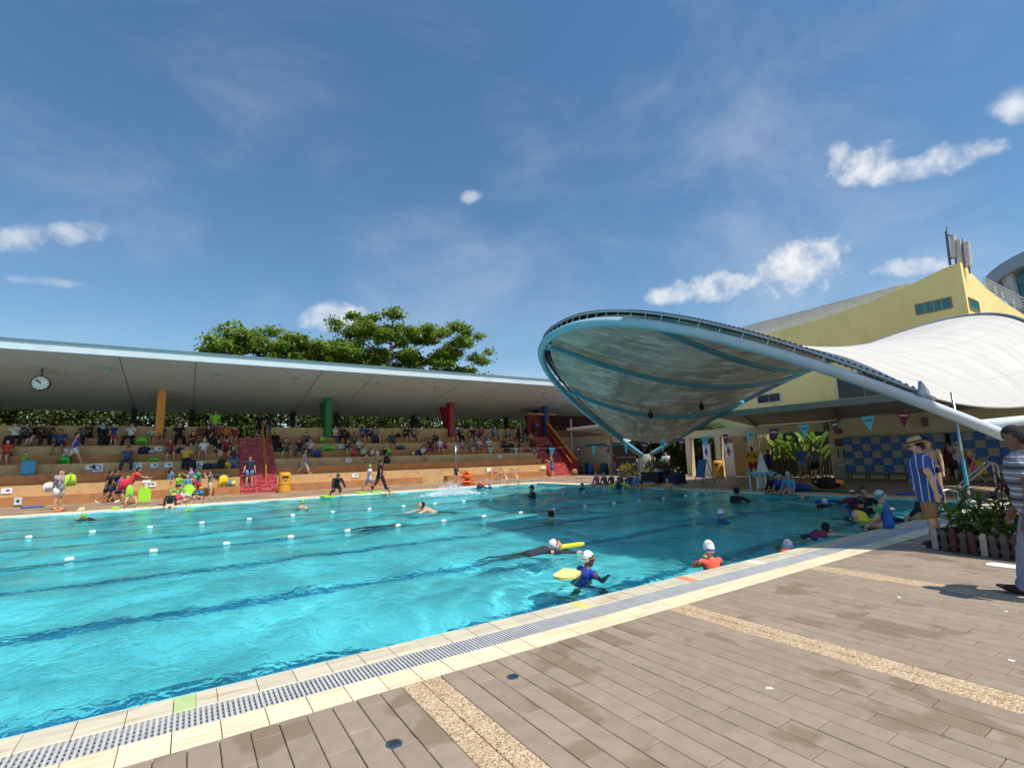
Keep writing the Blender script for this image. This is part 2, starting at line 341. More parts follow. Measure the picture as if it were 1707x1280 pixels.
peb = pebble()
PW, PL = .15, .534
strips = [(1.285+2.7*k) for k in range(-4, 7)]
cells = []          # (x0, x1, y0, y1, kind)
x = -9.+.035; row = 0; sx = [s for s in strips if s > -9]
segs = []
x = -9.0
for s_ in sx+[XE+.9]:
    n = max(1, round((s_-x)/PW)); w = (s_-x)/n
    for i in range(n): segs.append((x+i*w, x+(i+1)*w, 'p'))
    if s_ < XE: segs += [(s_, s_+.142, 's'), (s_+.142, s_+.285, 's')]
    x = s_+.285
for r_, (a, b, kd) in enumerate(segs):
    ln = PL if kd == 'p' else .8
    y = GY[2]-.002; off = [.5, 0, .72, .25][r_ % 4]*ln; y1 = y-(off if off > .05 else ln)
    while y > -7:
        cells.append((a, b, max(y1, -7), y, kd)); y = y1; y1 -= ln
def seen(c):
    q = [proj((x, y, 0)) for x in (c[0], c[1]) for y in (c[2], c[3])]
    if any(k[2] < .3 for k in q): return 0
    if not any(-5 < k[0] < 1712 and 0 < k[1] < 1290 for k in q): return 0
    ax, ay = q[0][:2]; bx, by = q[1][:2]; cx, cy = q[2][:2]
    return abs((bx-ax)*(cy-ay)-(by-ay)*(cx-ax))
order = sorted(cells, key=seen, reverse=True)
meshes = {}
for i, c in enumerate(order[:300]):
    w, l = round(c[1]-c[0]-.0045, 4), round(c[3]-c[2]-.0045, 3); key = (w, l, c[4])
    if key not in meshes: meshes[key] = MB().cbox((0, 0, -.02), (w, l, .04), .0035).mesh('paving_plank' if c[4] == 'p' else 'pebble_tile', plank_m if c[4] == 'p' else peb)
    o = place('paving_plank' if c[4] == 'p' else 'pebble_tile', meshes[key], deck, ((c[0]+c[1])/2, (c[2]+c[3])/2, random.uniform(-.0012, .0012)))
    o.rotation_euler = (random.uniform(-.003, .003), random.uniform(-.008, .008), 0)
mp_, ms_ = MB(), MB()
for c in order[300:]:
    (mp_ if c[4] == 'p' else ms_).cbox(((c[0]+c[1])/2, (c[2]+c[3])/2, -.02+random.uniform(-.001, .001)), (c[1]-c[0]-.0045, c[3]-c[2]-.0045, .04), .0035)
mp_.build('paving_planks', plank_m, deck)['kind'] = 'stuff'; ms_.build('pebble_tiles', peb, deck)['kind'] = 'stuff'
# coping and cream tiles
cop_m = mat('coping_stone', (205, 194, 168), .45, .1, 7, .2, 60, rnd=.05, coords='World', stain=(170, 150, 116), sscale=5, samt=.65, stretch=(.3, 2.6, 1))
cre_m = mat('cream_groove_tile', (228, 212, 176), .5, .06, 8, .1, 60, rnd=.08, coords='World', stain=(200, 174, 128), sscale=5, samt=.55, stretch=(.35, 2.2, 1))
cw = .2405
cop = MB(); w = cw-.005; d = YN-GY[0]-.004
cop.prism([(-d/2, -.05), (d/2+.02, -.05), (d/2+.02, -.022), (d/2-.01, -.004), (d/2-.03, 0), (-d/2+.004, 0), (-d/2, -.004)], 'x', -w/2, w/2); copm = cop.mesh('coping_tile', cop_m)
cre = MB(); d2 = GY[1]-GY[2]-.006
for k in range(3): cre.cbox((0, -d2/2+d2*(k+.5)/3, -.02), (cw-.005, d2/3-.006, .04), .002)
cre.b2((-cw/2+.003, -d2/2, -.04), (cw/2-.003, d2/2, -.012)); crem = cre.mesh('cream_tile', cre_m)
markers = {0: ('lime', (176, 194, 134)), 14: ('yellow', (226, 202, 112)), 21: ('orange', (218, 138, 92)), 27: ('white', (232, 228, 214))}
rest1, rest2 = MB(), MB()
for k in range(-34, 73):
    x = .0035+cw*k+cw/2
    if -9 <= k <= 60:
        if k in markers:
            nm, c = markers[k]; dd = copm.copy(); dd.materials.clear(); dd.materials.append(mat('marker_'+nm, c, .5, .06, 8)); mo = place('marker_tile', dd, deck, (x-cw/4+.001, (YN+GY[0])/2, 0)); mo.scale = (.5, 1, 1); ho = place('coping_tile', copm, deck, (x+cw/4, (YN+GY[0])/2, 0)); ho.scale = (.49, 1, 1); mo['label'] = nm+' marker tile in the pool coping'
        else: place('coping_tile', copm, deck, (x, (YN+GY[0])/2, random.uniform(-.0015, .0015)))
        place('cream_tile', crem, deck, (x, (GY[1]+GY[2])/2, random.uniform(-.0012, .0012)))
    else:
        rest1.cbox((x, (YN+GY[0])/2, -.025), (cw-.005, YN-GY[0]-.004, .05)); rest2.cbox((x, (GY[1]+GY[2])/2, -.02), (cw-.005, d2, .04))
rest1.build('coping_tiles', cop_m, deck)['kind'] = 'stuff'; rest2.build('cream_tiles', cre_m, deck)['kind'] = 'stuff'
# overflow grating: slats across the channel
gr_m = mat('grating_plastic', (184, 184, 182), .7, .08, 12, rnd=.05, coords='World', stain=(120, 118, 112), sscale=6, samt=.3)
channel = MB().b2((-30, GY[1]+.003, -.049), (XE+.9, GY[0]-.003, -.04)).build('drain_channel', mat('channel_dark', (44, 40, 36), .8), deck)
sl = MB(); gl = GY[0]-GY[1]-.008; p = .0296
sl.cbox((0, 0, -.009), (.0175, gl, .018), .002)
for k in range(5): sl.b2((.008, -gl/2+gl*(k+.5)/5-.003, -.018), (p-.008, -gl/2+gl*(k+.5)/5+.003, -.008))
slm = sl.mesh('grating_slat', gr_m); gx = [-1.2+p*k for k in range(300)]
for x in gx: place('grating_slat', slm, deck, (x, (GY[0]+GY[1])/2, -.002))
rest = MB(); x = gx[-1]+p
while x < XE+.9:
    rest.b2((x-.00875, GY[1]+.004, -.02), (x+.00875, GY[0]-.004, -.002)); x += p
for k in range(5): rest.b2((gx[-1]+p, GY[1]+gl*(k+.5)/5, -.018), (XE+.9, GY[1]+gl*(k+.5)/5+.008, -.006))
x = gx[0]-p
while x > -8: rest.b2((x-.00875, GY[1]+.004, -.02), (x+.00875, GY[0]-.004, -.002)); x -= p
rest.build('grating_slats', gr_m, deck)['kind'] = 'stuff'
steel = mat('stainless', (176, 178, 180), .28, .06, 8, metal=1.)
for (px, py, r_, lab) in ((657, 1240, .045, 'round steel floor drain nearest the pebble strip'), (855, 1128, .042, 'small round blue-grey drain cap among the brown planks')):
    c = gp(px, py); t_ = thing('floor_drain', lab, 'drain', c)
    MB().lathe([(0, .001), (r_, .001), (r_, .005), (r_-.008, .007), (0, .007)], n=24).build('cover', steel, t_)
    g_ = MB()
    for k in range(-2, 3): g_.b2((-.028, k*.011-.002, .006), (.028, k*.011+.002, .0085))
    g_.build('grille', mat('drain_dark', (40, 42, 46), .6), t_)
c = gp(1684, 944.5); mb = MB(); n = 24
ring = [(.13*math.cos(2*math.pi*k/n)*1, (.06*math.sin(2*math.pi*k/n))+(.16 if math.sin(2*math.pi*k/n) > 0 else -.16)) for k in range(n)]
t_ = thing('access_plate', 'white oval access plate in the brown paving beside the picket fence', 'plate', (c.x, c.y, 0)); MB().prism(ring, 'z', .001, .009).build('plate', mat('plate_white', (226, 222, 212), .5), t_)
for sx_, sy_ in ((.09, .16), (-.09, .16), (.09, -.16), (-.09, -.16)): MB().lathe([(.008, .008), (.008, .012), (0, .012)], (sx_, sy_, 0), 8).build('screw', steel, t_)
# scraps of litter / droppings on the near paving
lit = mat('paper_scrap', (232, 230, 224), .8)
for k, (px, py) in enumerate(((1283, 1148), (1498, 996), (1676, 1020), (1686, 1102), (1412, 929))):
    c = gp(px, py); mb = MB(); n = 7; rr = [random.uniform(.012, .03) for _ in range(n)]
    mb.prism([(rr[i]*math.cos(6.283*i/n), .8*rr[i]*math.sin(6.283*i/n)) for i in range(n)], 'z', .002, .007)
    tag(mb.build('paper_scrap', lit, loc=(c.x, c.y, 0)), ['white scrap of paper beside the long pebble strip', 'pale scrap of paper left of the standing man shadow', 'thin white scrap near the bottom of the shadow', 'white speck on the planks close to the frame edge', 'tiny white speck just beyond the cream tiles'][k], 'litter', 'scraps on the paving')
# lane ropes
rope_m = mat('rope_green', (66, 96, 84), .7); float_m = mat('float_white', (236, 232, 218), .4, .04)
fl = MB().lathe([(0, -.11), (.045, -.105), (.062, -.07), (.066, 0), (.062, .07), (.045, .105), (0, .11)], n=14)
fl.v = [(z, y, x) for (x, y, z) in fl.v]; fl.v = [(x*.6, y*.62, z*.62) for (x, y, z) in fl.v]; flm = fl.mesh('float', float_m, True)
for (yy, x0, dx, lab) in ((11.72, -1.66, 1.19, 'nearer lane rope strung with white floats across the pool'), (16.55, -3.12, 1.17, 'farther lane rope strung with white floats near the stand')):
    t_ = thing('lane_rope', lab, 'lane rope', (0, yy, WZ), group='lane ropes')
    MB().tube([(XL, 0, -.01)]+[(x0+dx*(k-10)/1, .01*math.sin(k), .008 if k % 2 else -.015) for k in range(27) if XL < x0+dx*(k-10) < XE]+[(XE, 0, .01)], .009, 6).build('rope', rope_m, t_)
    k = 0
    while x0+dx*k < XE-.3:
        o = place('float', flm, t_, (x0+dx*k, random.uniform(-.03, .03), random.uniform(.022, .034))); o.rotation_euler = (0, random.uniform(-.12, .12), random.uniform(-.3, .3)); k += 1
    for k in range(1, 8): place('float', flm, t_, (x0-dx*k, 0, .015))
# ================================================================== GRANDSTAND
TY = [31.4+.55*k for k in range(8)]                      # risers O1 T1 O2 T2 O3 T3 O4 T4
TZ = [.43, .92, 1.40, 1.90, 2.33, 2.82, 3.25, 3.95]
orange = mat('stand_orange', (178, 122, 74), .7, .1, 1.5, coords='World', stain=(140, 92, 56), sscale=2.2, samt=.55)
tan = mat('stand_tan', (200, 162, 110), .7, .08, 1.5, coords='World', stain=(164, 126, 82), sscale=1.9, samt=.55)
tread = mat('stand_tread', (190, 152, 108), .75, .1, 1.5, coords='World')
st = thing('grandstand', 'tiered tan and orange grandstand under a long pale roof', 'grandstand')
X0, X1a, X1b, X2a, X2b = -34., 2.45, 4.35, 24., 26.3
def riser(k, xa, xb, zb=None):
    """one step: painted front face and tread"""
    z0 = 0 if k == 0 else TZ[k-1]; yb = TY[k]+.55 if k < 7 else TY[k]+.6
    mb = MB(); mb.b2((xa, TY[k], z0 if zb is None else zb), (xb, yb+.02, TZ[k]))
    o = mb.build('bench_step' if k % 2 == 0 else 'foot_step', orange if k % 2 == 0 else tan, st); return o
for (a, b) in ((X0, X1a), (X1b, X2a)):
    for k in range(1, 8): riser(k, a, b if k > 1 else b, 0 if k == 1 else None)
for (a, b) in ((X0, 1.05), (1.2, X1a), (X1b+.3, xat(705, TY[0], .2)), (xat(746, TY[0], .2), X2a-.4)): riser(0, a, b)
# top walkway wall and rail
MB().b2((X0, TY[7]+.62, 3.25), (X1a, TY[7]+.74, 3.96)).b2((X1b, TY[7]+.62, 3.25), (X2b+8, TY[7]+.74, 3.96)).build('back_wall', mat('stand_brown', (120, 82, 54), .8), st)
MB().b2((X0, TY[7]+.02, 0), (36, TY[7]+4.2, 3.24)).build('walkway_slab', tread, st)
rail_m = mat('rail_brown', (96, 52, 34), .5)
mb = MB()
for z in (4.12, 4.3): mb.tube([(X0, TY[7]+.7, z), (36, TY[7]+.7, z)], .025, 6)
x = X0
while x < 36: mb.tube([(x, TY[7]+.7, 3.9), (x, TY[7]+.7, 4.32)], .022, 6); x += 2.4
mb.build('top_rail', rail_m, st)
# stairs
redstep = mat('stair_red', (176, 58, 62), .6, .16, 3, coords='World', stain=(216, 140, 130), sscale=6, samt=.6)
nosing = mat('stair_nosing', (150, 62, 62), .7, .25, 6, coords='World', stain=(216, 176, 160), sscale=4, samt=.8)
def stair(xa, xb, y0, zt, n):
    run = (TY[6]-y0)/n
    for i in range(n):
        z = zt*(i+1)/n
        o = MB().b2((xa, y0+run*i, z-zt/n), (xb, TY[6]+.05, z)).build('stair_step', redstep, st); MB().b2((xa+.005, y0+run*i-.012, z-.035), (xb-.005, y0+run*i+.06, z+.004)).build('nosing', nosing, o)
stair(X1a+.01, X1b-.01, 31.35, 3.25, 16); stair(X2a+.01, X2b-.01, 31.35, 3.25, 16)
# hand rails
yel = mat('rail_yellow', (196, 124, 44), .45, .08, 5)
c = (X1a+X1b)/2+.35
MB().tube([(c, 31.9, .5), (c, 31.95, 1.4), (c, TY[6], 4.3), (c, TY[6], 3.3)], .035, 8).tube([(c, 33.6, 1.6), (c, 33.6, 2.75)], .03, 6).tube([(c, 31.95, .95), (c, TY[6], 3.85)], .025, 6).build('hand_rail', yel, st)
# red side wall of the far stair with a capping rail
redwall = mat('red_wall', (122, 34, 34), .7, .1, 1, coords='World')
MB().prism([(30.9, 0), (TY[6]+.6, 0), (TY[6]+.6, 4.6), (TY[6], 4.3), (31.2, 1.25), (30.9, 1.1)], 'x', X2b, X2b+.25).build('side_wall', redwall, st)
MB().tube([(X2b+.1, 30.9, 1.2), (X2b+.1, 31.2, 1.4), (X2b+.1, TY[6], 4.5)], .11, 8).build('wall_capping', yel, st)
MB().tube([(X2b-.12, 31.3, .95), (X2b-.12, TY[6]-.2, 3.95)], .03, 6).build('hand_rail', yel, st)
MB().b2((X2b-1.6, TY[6]+.62, 3.25), (X2b+.9, TY[6]+.9, 5.2)).build('red_block', redwall, st)
MB().b2((X2b-1.8, TY[6]+.1, 5.2), (X2b+1.2, TY[6]+.9, 5.34)).build('coping', orange, st)
MB().b2((X2b+.3, 38.0, 0), (X2b+12, 38.4, 7)).build('red_gable', mat('red_shaded', (66, 22, 24), .8), st)  # red wall colour darkened, shade is put into the colour
# roof
RYF, RYB, RXL, RXR = 29.5, 39.8, -36., 36.
zf = onY(500, 600.6, RYF).z; FH = .48; zb = 5.22
soff = mat('soffit', (170, 180, 184), .55, .05, 2, coords='World')
fas = mat('fascia', (206, 218, 222), .45, .05, 1, coords='World', stain=(168, 188, 194), sscale=.8, samt=.35)
roof = MB(); roof.prism([(RYF+.02, zf-FH+.01), (RYB, zb), (RYB, zb+.35), (RYF+.02, zf-.02)], 'x', RXL, RXR)
roof = roof.build('roof', mat('roof_sheet', (150, 156, 158), .5), st)
MB().b2((RXL, RYF-.03, zf-FH), (RXR, RYF+.018, zf-.06)).build('fascia', fas, roof)
MB().b2((RXL, RYF-.09, zf-.075), (RXR, RYF+.3, zf)).build('gutter', mat('gutter_blue', (104, 128, 140), .4), roof)
cols = [-1.55-9.35*2, -1.55-9.35, -1.55, 7.78, 17.1, 26.4]
edges = [RXL]+sorted([c+d for c in cols for d in (-1.55, 1.55)])+[RXR]
def sofz(y): return zf-FH+(zb-(zf-FH))*(y-RYF)/(RYB-RYF)
for a, b in zip(edges[:-1], edges[1:]):           # soffit panels with open joints, ribbed lengthwise
    mb = MB(); ny_ = 34
    for i in range(ny_):
        ya, yb = RYF+.05+(RYB-RYF-.1)*i/ny_, RYF+.05+(RYB-RYF-.1)*(i+1)/ny_-.015
        za, zc = sofz(ya), sofz(yb)
        mb.add([(a+.03, ya, za-.03), (b-.03, ya, za-.03), (b-.03, yb, zc-.03), (a+.03, yb, zc-.03), (a+.03, ya, za+.0), (b-.03, ya, za+.0), (b-.03, yb, zc), (a+.03, yb, zc)], [(0,1,2,3),(0,4,5,1),(3,2,6,7),(0,3,7,4),(1,5,6,2)])
    mb.build('soffit_panel', soff, roof)
lamp_m = mat('downlight', (150, 156, 156), .4)
for px in (178, 360, 495, 630, 728, 830, 907):
    y = 31.2; z = sofz(y)-.03; x = xat(px, y, z)
    MB().b2((x-.2, y-.06, z-.05), (x+.2, y+.06, z)).b2((x-.12, y-.08, z-.3), (x+.12, y+.08, z-.05)).build('downlight', lamp_m, roof)
# coloured columns: a rear leg and a raking front leg
for cx, nm, c, rk in zip(cols, ('blue', 'red', 'yellow', 'green', 'red', 'blue'), ((30, 66, 120), (150, 30, 44), (214, 134, 38), (34, 110, 52), (168, 26, 56), (26, 62, 116)), (0, 0, 0, 1, 1, 1)):
    m_ = mat('column_'+nm, c, .5, .06, 1.5); hw = .2
    yt = 35.0; zt = sofz(yt)
    q = MB(); zb_ = TZ[6] if True else 0
    q.add([(cx-hw, TY[6]+.05, zb_), (cx+hw, TY[6]+.05, zb_), (cx+hw, TY[6]+.35, zb_), (cx-hw, TY[6]+.35, zb_), (cx-hw, yt-.25, sofz(yt-.25)), (cx+hw, yt-.25, sofz(yt-.25)), (cx+hw, yt+.35, sofz(yt+.35)), (cx-hw, yt+.35, sofz(yt+.35))],
          [(0,3,2,1),(4,5,6,7),(0,1,5,4),(1,2,6,5),(2,3,7,6),(3,0,4,7)])
    q.build('raking_column', m_, st)['label'] = nm+' raking roof column'
    ya_ = TY[6]+.36; q = MB(); q.add([(cx-hw+.01, ya_, zb_), (cx+hw-.01, ya_, zb_), (cx+hw-.01, ya_+.18, zb_), (cx-hw+.01, ya_+.18, zb_), (cx-hw+.01, 36.2, sofz(36.2)), (cx+hw-.01, 36.2, sofz(36.2)), (cx+hw-.01, 36.7, sofz(36.7)), (cx-hw+.01, 36.7, sofz(36.7))], [(0,3,2,1),(4,5,6,7),(0,1,5,4),(1,2,6,5),(2,3,7,6),(3,0,4,7)]); q.build('rear_column', m_, st)
dk = mat('post_dark', (44, 36, 30), .7)
for cx in cols:
    for d in (-1.55, 1.55): MB().b2((cx+d-.15, 38.9, 3.2), (cx+d+.15, 39.2, sofz(39.1)-.03)).build('rear_post', dk, st)
# clock hung from the soffit
cy = 31.9; cz = onY(68, 639, cy).z; cxx = xat(68, cy, cz); t_ = thing('wall_clock', 'round white clock hanging under the stand roof', 'clock', (cxx, cy, cz))
r_ = .36
MB().tube([(0, -.09, 0), (0, .09, 0)], r_, 28).build('clock_case', mat('clock_case', (60, 64, 66), .4), t_, True)
MB().tube([(0, -.1, 0), (0, -.092, 0)], r_-.05, 28).build('clock_face', mat('clock_white', (226, 232, 226), .5), t_)
hd = mat('clock_black', (20, 20, 22), .5)
def hand(a, l, w):
    q = MB(); ro = Matrix.Rotation(R(a), 4, 'Y'); q.box((0, 0, 0), (w, .012, l), None); q.v = [tuple(ro @ (Vector(v)+Vector((0, 0, l*.38)))) for v in q.v]; q.v = [(a_[0], a_[1]-.112, a_[2]) for a_ in q.v]; return q
hand(-38, .22, .045).build('hour_hand', hd, t_); hand(-52, .3, .03).build('minute_hand', hd, t_)
q = MB()
for k in range(12): q.box((.265*math.sin(R(30*k)), -.102, .265*math.cos(R(30*k))), (.03, .008, .05), Matrix.Rotation(R(30*k), 3, 'Y'))
q.build('hour_marks', hd, t_); MB().tube([(0, 0, r_-.02), (0, 0, sofz(cy)-cz-.02)], .03, 8).build('hanger', hd, t_)
# ------------------------------------------------------------------ foliage
def leafmat(name, c1, c2, tr=.35):
    m = bpy.data.materials.new(name); m.use_nodes = True; t = m.node_tree; b = t.nodes['Principled BSDF']; b.inputs['Roughness'].default_value = .45
    g = t.nodes.new('ShaderNodeNewGeometry'); mr = t.nodes.new('ShaderNodeMixRGB'); t.links.new(g.outputs['Random Per Island'], mr.inputs[0]); mr.inputs[1].default_value = (*srgb(c1), 1); mr.inputs[2].default_value = (*srgb(c2), 1)
    t.links.new(mr.outputs[0], b.inputs['Base Color'])
    tl = t.nodes.new('ShaderNodeBsdfTranslucent'); t.links.new(mr.outputs[0], tl.inputs[0]); mx = t.nodes.new('ShaderNodeMixShader'); mx.inputs[0].default_value = tr
    t.links.new(b.outputs[0], mx.inputs[1]); t.links.new(tl.outputs[0], mx.inputs[2]); t.links.new(mx.outputs[0], t.nodes['Material Output'].inputs[0]); return m
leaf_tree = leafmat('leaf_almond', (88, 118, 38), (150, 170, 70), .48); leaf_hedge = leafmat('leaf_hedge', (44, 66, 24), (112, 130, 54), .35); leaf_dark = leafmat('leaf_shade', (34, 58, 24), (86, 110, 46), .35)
bark = mat('bark', (92, 78, 62), .9, .25, 6, .5, 30)
def leaves_mesh(name, centres, size, m, rng, flat=.5, aspect=.55):
    """scattered leaf blades (two bent quads each) round the given points; centres: array n x 3"""
    n = len(centres); a = rng.random(n)*6.283; tilt = rng.normal(0, flat, n); tw = rng.normal(0, flat, n); s = size*(.7+.6*rng.random(n))
    dx = np.stack([np.cos(a)*np.cos(tilt), np.sin(a)*np.cos(tilt), np.sin(tilt)], 1)
    up = np.stack([np.zeros(n), np.zeros(n), np.ones(n)], 1); sd = np.cross(up, dx); sd /= np.maximum(np.linalg.norm(sd, axis=1, keepdims=True), 1e-6)
    nn = np.cross(dx, sd); sd = sd*np.cos(tw)[:, None]+nn*np.sin(tw)[:, None]
    S_ = s[:, None]; c = centres
    v = np.stack([c, c+dx*S_*.45+sd*S_*aspect*.5, c+dx*S_-up*S_*.12, c+dx*S_*.45-sd*S_*aspect*.5], 1).reshape(-1, 3)
    f = np.arange(n*4).reshape(-1, 4)
    d = bpy.data.meshes.new(name); d.vertices.add(len(v)); d.vertices.foreach_set('co', v.ravel()); d.loops.add(f.size); d.loops.foreach_set('vertex_index', f.ravel()); d.polygons.add(n); d.polygons.foreach_set('loop_start', np.arange(0, n*4, 4)); d.update(calc_edges=True); d.materials.append(m); return d
def tree(label, base, height, clumps, nleaf, size, seed):
    """clumps: list of (dx, dy, z, rx, rz) flattened leaf tiers on limbs"""
    rg = np.random.default_rng(seed); rr = random.Random(seed)
    t = thing('almond_tree', label, 'tree', base, group='trees behind the stand')
    tm = MB(); tm.tube([(0, 0, 0), (.1, .05, height*.3), (-.05, .1, height*.6), (.1, 0, height*.92)], [.34, .28, .2, .07], 9)
    pts = []
    for (dx, dy, z, rx, rz) in clumps:
        st_ = Vector((0, 0, max(2.5, z-abs(dx)*.35-1.2))); en = Vector((dx, dy, z)); mid = (st_+en)/2+Vector((0, 0, -.25))
        tm.tube(smooth_interp([st_, mid, en], 4), [.12-.1*i/8 for i in range(9)], 6)
        sub = []
        for k in range(max(6, int(rx*4.5))):
            a = rr.random()*6.283; r = rx*math.sqrt(rr.random()); q = en+Vector((r*math.cos(a), r*math.sin(a)*.9, rr.gauss(0, rz*.45)+.35*rz*(1-r/rx))); sub.append(q)
            if k % 2 == 0: tm.tube([en+(q-en)*.1, q], [.03, .012], 4)
        per = max(8, int(nleaf*rx*rx/len(sub)))
        for q in sub:
            n = per; p = rg.normal(0, 1, (n, 3))*np.array([.36, .36, .17])+np.array(q); pts.append(p)
    tm.build('trunk', bark, t); place('crown', leaves_mesh('crown', np.concatenate(pts), size, leaf_tree, rg, .55, .6), t); return t
def tcl(specs, Y, X):
    out = []
    for (px, py, w, hz) in specs:
        p = onY(px, py, Y); out.append((p.x-X, random.uniform(-2.2, 2.2), p.z, w*Y/FPX*1.02, hz)); 
    return out
tx = onY(650, 600, 48).x
tree('tall layered almond tree towering behind the middle of the stand', (tx, 48, 0), 15, tcl([(640, 545, 60, .9), (600, 560, 34, .7), (570, 548, 22, .5), (690, 555, 40, .8), (735, 560, 50, .9), (765, 580, 34, .8), (600, 588, 55, .9), (560, 595, 26, .6), (665, 592, 60, 1.), (725, 600, 55, .9), (785, 605, 24, .6), (640, 620, 80, 1.1), (750, 625, 60, 1.), (575, 570, 22, .5), (620, 540, 20, .45), (655, 528, 22, .4), (715, 545, 20, .4), (748, 548, 18, .4)], 48, tx), 390, .33, 5)
tx = onY(440, 600, 47).x
tree('lower spreading almond tree behind the stand left of the tall tree', (tx, 47, 0), 11, tcl([(440, 580, 44, .8), (385, 572, 30, .6), (385, 552, 14, .35), (410, 566, 24, .5), (448, 557, 16, .4), (480, 575, 28, .6), (375, 590, 26, .6), (520, 592, 40, .7), (470, 600, 50, .9), (545, 605, 40, .7), (415, 605, 50, .9), (360, 580, 16, .4), (500, 588, 34, .7), (532, 594, 34, .7), (558, 600, 30, .7)], 47, tx), 390, .33, 9)
tx = onY(824, 622, 50).x
tree('small dark treetop showing at the right end of the stand roof', (tx, 50, 0), 12, tcl([(824, 624, 10, .5), (822, 634, 14, .6)], 50, tx), 500, .4, 11)
# hedge seen in the slot between the top wall and the roof
def bush(name, label, x0, x1, y, z0, z1, n, seed, m, depth=.8, size=.2, group=None):
    rg = np.random.default_rng(seed); t = thing(name, label, 'hedge', ((x0+x1)/2, y, 0), group=group)
    nc = max(4, n//26); cc = np.stack([rg.uniform(x0-(x0+x1)/2, x1-(x0+x1)/2, nc), rg.normal(0, depth*.4, nc), rg.uniform(z0, z1, nc)], 1)
    p = cc[rg.integers(0, nc, n)]+rg.normal(0, 1, (n, 3))*np.array([.26, .2, .2]); p[:, 2] += .25*np.sin(p[:, 0]*1.7)+.15*np.sin(p[:, 0]*5.1)
    place('foliage', leaves_mesh('foliage', p, size, m, rg, .7, .55), t); mb = MB(); x = x0
    while x < x1: mb.tube([(x-(x0+x1)/2, 0, 0), (x-(x0+x1)/2+.1, .05, z0+.6*(z1-z0))], [.05, .025], 5); x += .9
    mb.build('stems', bark, t); return t
for k, (a, b, lab) in enumerate(((-34, -12, 'leafy hedge behind the stand beyond the clock'), (-12, 3.2, 'leafy hedge behind the stand around the yellow column'), (3.2, 15, 'leafy hedge behind the stand around the green column'), (15, 33, 'leafy hedge behind the stand right of the red column'))):
    bush('hedge', lab, a, b, 43.2, 1.5, 6.8, int((b-a)*620), 20+k, leaf_hedge, 1.0, .27, 'hedges behind the stand')

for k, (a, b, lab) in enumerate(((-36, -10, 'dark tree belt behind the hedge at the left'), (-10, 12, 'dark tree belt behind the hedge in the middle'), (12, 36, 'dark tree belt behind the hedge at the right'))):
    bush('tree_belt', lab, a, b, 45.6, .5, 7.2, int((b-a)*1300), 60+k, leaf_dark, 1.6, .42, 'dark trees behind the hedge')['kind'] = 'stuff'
# ================================================================== TENSILE CANOPY
def SC(v): return Vector((.9*v[0], .9*v[1], 1.5+.9*(v[2]-1.5)))
CP1, CP2 = Vector((24.529, 22.054, 1.285)), Vector((19.847, 2.848, .782))
def arch(s, v, n, sk): return SC(CP1+(CP2-CP1)*((s+1)/2)+Vector(v)*((1-abs(s)**n)*(1+sk*s)))
def AF(s): return arch(s, (-11.323, .974, 4.876), 2.388, -.003)
def AB(s): return arch(s, (6.646, -2.264, 5.632), 2.611, .436)
def ww(s): return max(0., 1-abs(s)**6)
def EF(s): return AF(s)+(Vector((0, 0, .29))+Vector((.10, -.06, 0)))*ww(s)
def EB(s): return AB(s)+(Vector((0, 0, .1))+Vector((-.12, 0, 0)))*ww(s)
def MEM(s, t):
    a, b = EF(s), EB(s); p = a.lerp(b, t); p.z -= 4*t*(1-t)*(1.05*(1-abs(s)**3)+.12); return p
can = thing('shade_canopy', 'saddle shaped tensile canopy on blue steel arches over the pool end', 'canopy', (0, 0, 0))
def paintmat(name, c, c2):
    m = mat(name, c, .38, .06, 1.2, coords='World', stain=c2, sscale=1.1, samt=.55); return m
blue_pipe = paintmat('pipe_blue', (98, 172, 194), (128, 176, 190))
ss = np.linspace(-.985, 1, 90)
pale_pipe = paintmat('pipe_pale', (208, 216, 220), (150, 178, 190))
def pipemat():
    """sky-blue paint that blends to a pale grey towards the near end of the arch"""
    m = bpy.data.materials.new('arch_paint'); m.use_nodes = True; t = m.node_tree; b = t.nodes['Principled BSDF']; b.inputs['Roughness'].default_value = .36
    g = t.nodes.new('ShaderNodeNewGeometry'); sp = t.nodes.new('ShaderNodeSeparateXYZ'); t.links.new(g.outputs['Position'], sp.inputs[0])
    n = t.nodes.new('ShaderNodeTexNoise'); n.inputs['Scale'].default_value = 1.4; n.inputs['Detail'].default_value = 6; t.links.new(g.outputs['Position'], n.inputs['Vector'])
    ad = t.nodes.new('ShaderNodeMath'); ad.operation = 'MULTIPLY_ADD'; t.links.new(n.outputs[0], ad.inputs[0]); ad.inputs[1].default_value = 5; t.links.new(sp.outputs['Y'], ad.inputs[2])
    mr = t.nodes.new('ShaderNodeMapRange'); t.links.new(ad.outputs[0], mr.inputs[0]); mr.inputs[1].default_value = 15; mr.inputs[2].default_value = 7
    mx = t.nodes.new('ShaderNodeMixRGB'); t.links.new(mr.outputs[0], mx.inputs[0]); mx.inputs[1].default_value = (*srgb((112, 184, 202)), 1); mx.inputs[2].default_value = (*srgb((206, 212, 216)), 1); t.links.new(mx.outputs[0], b.inputs['Base Color']); return m
archm = pipemat(); RA = .135
MB().tube([AF(s) for s in ss], RA, 16).build('front_arch', archm, can, True)
MB().tube([AB(s) for s in ss], .115, 14).build('back_arch', paintmat('pipe_grey', (120, 150, 162), (96, 120, 132)), can, True)
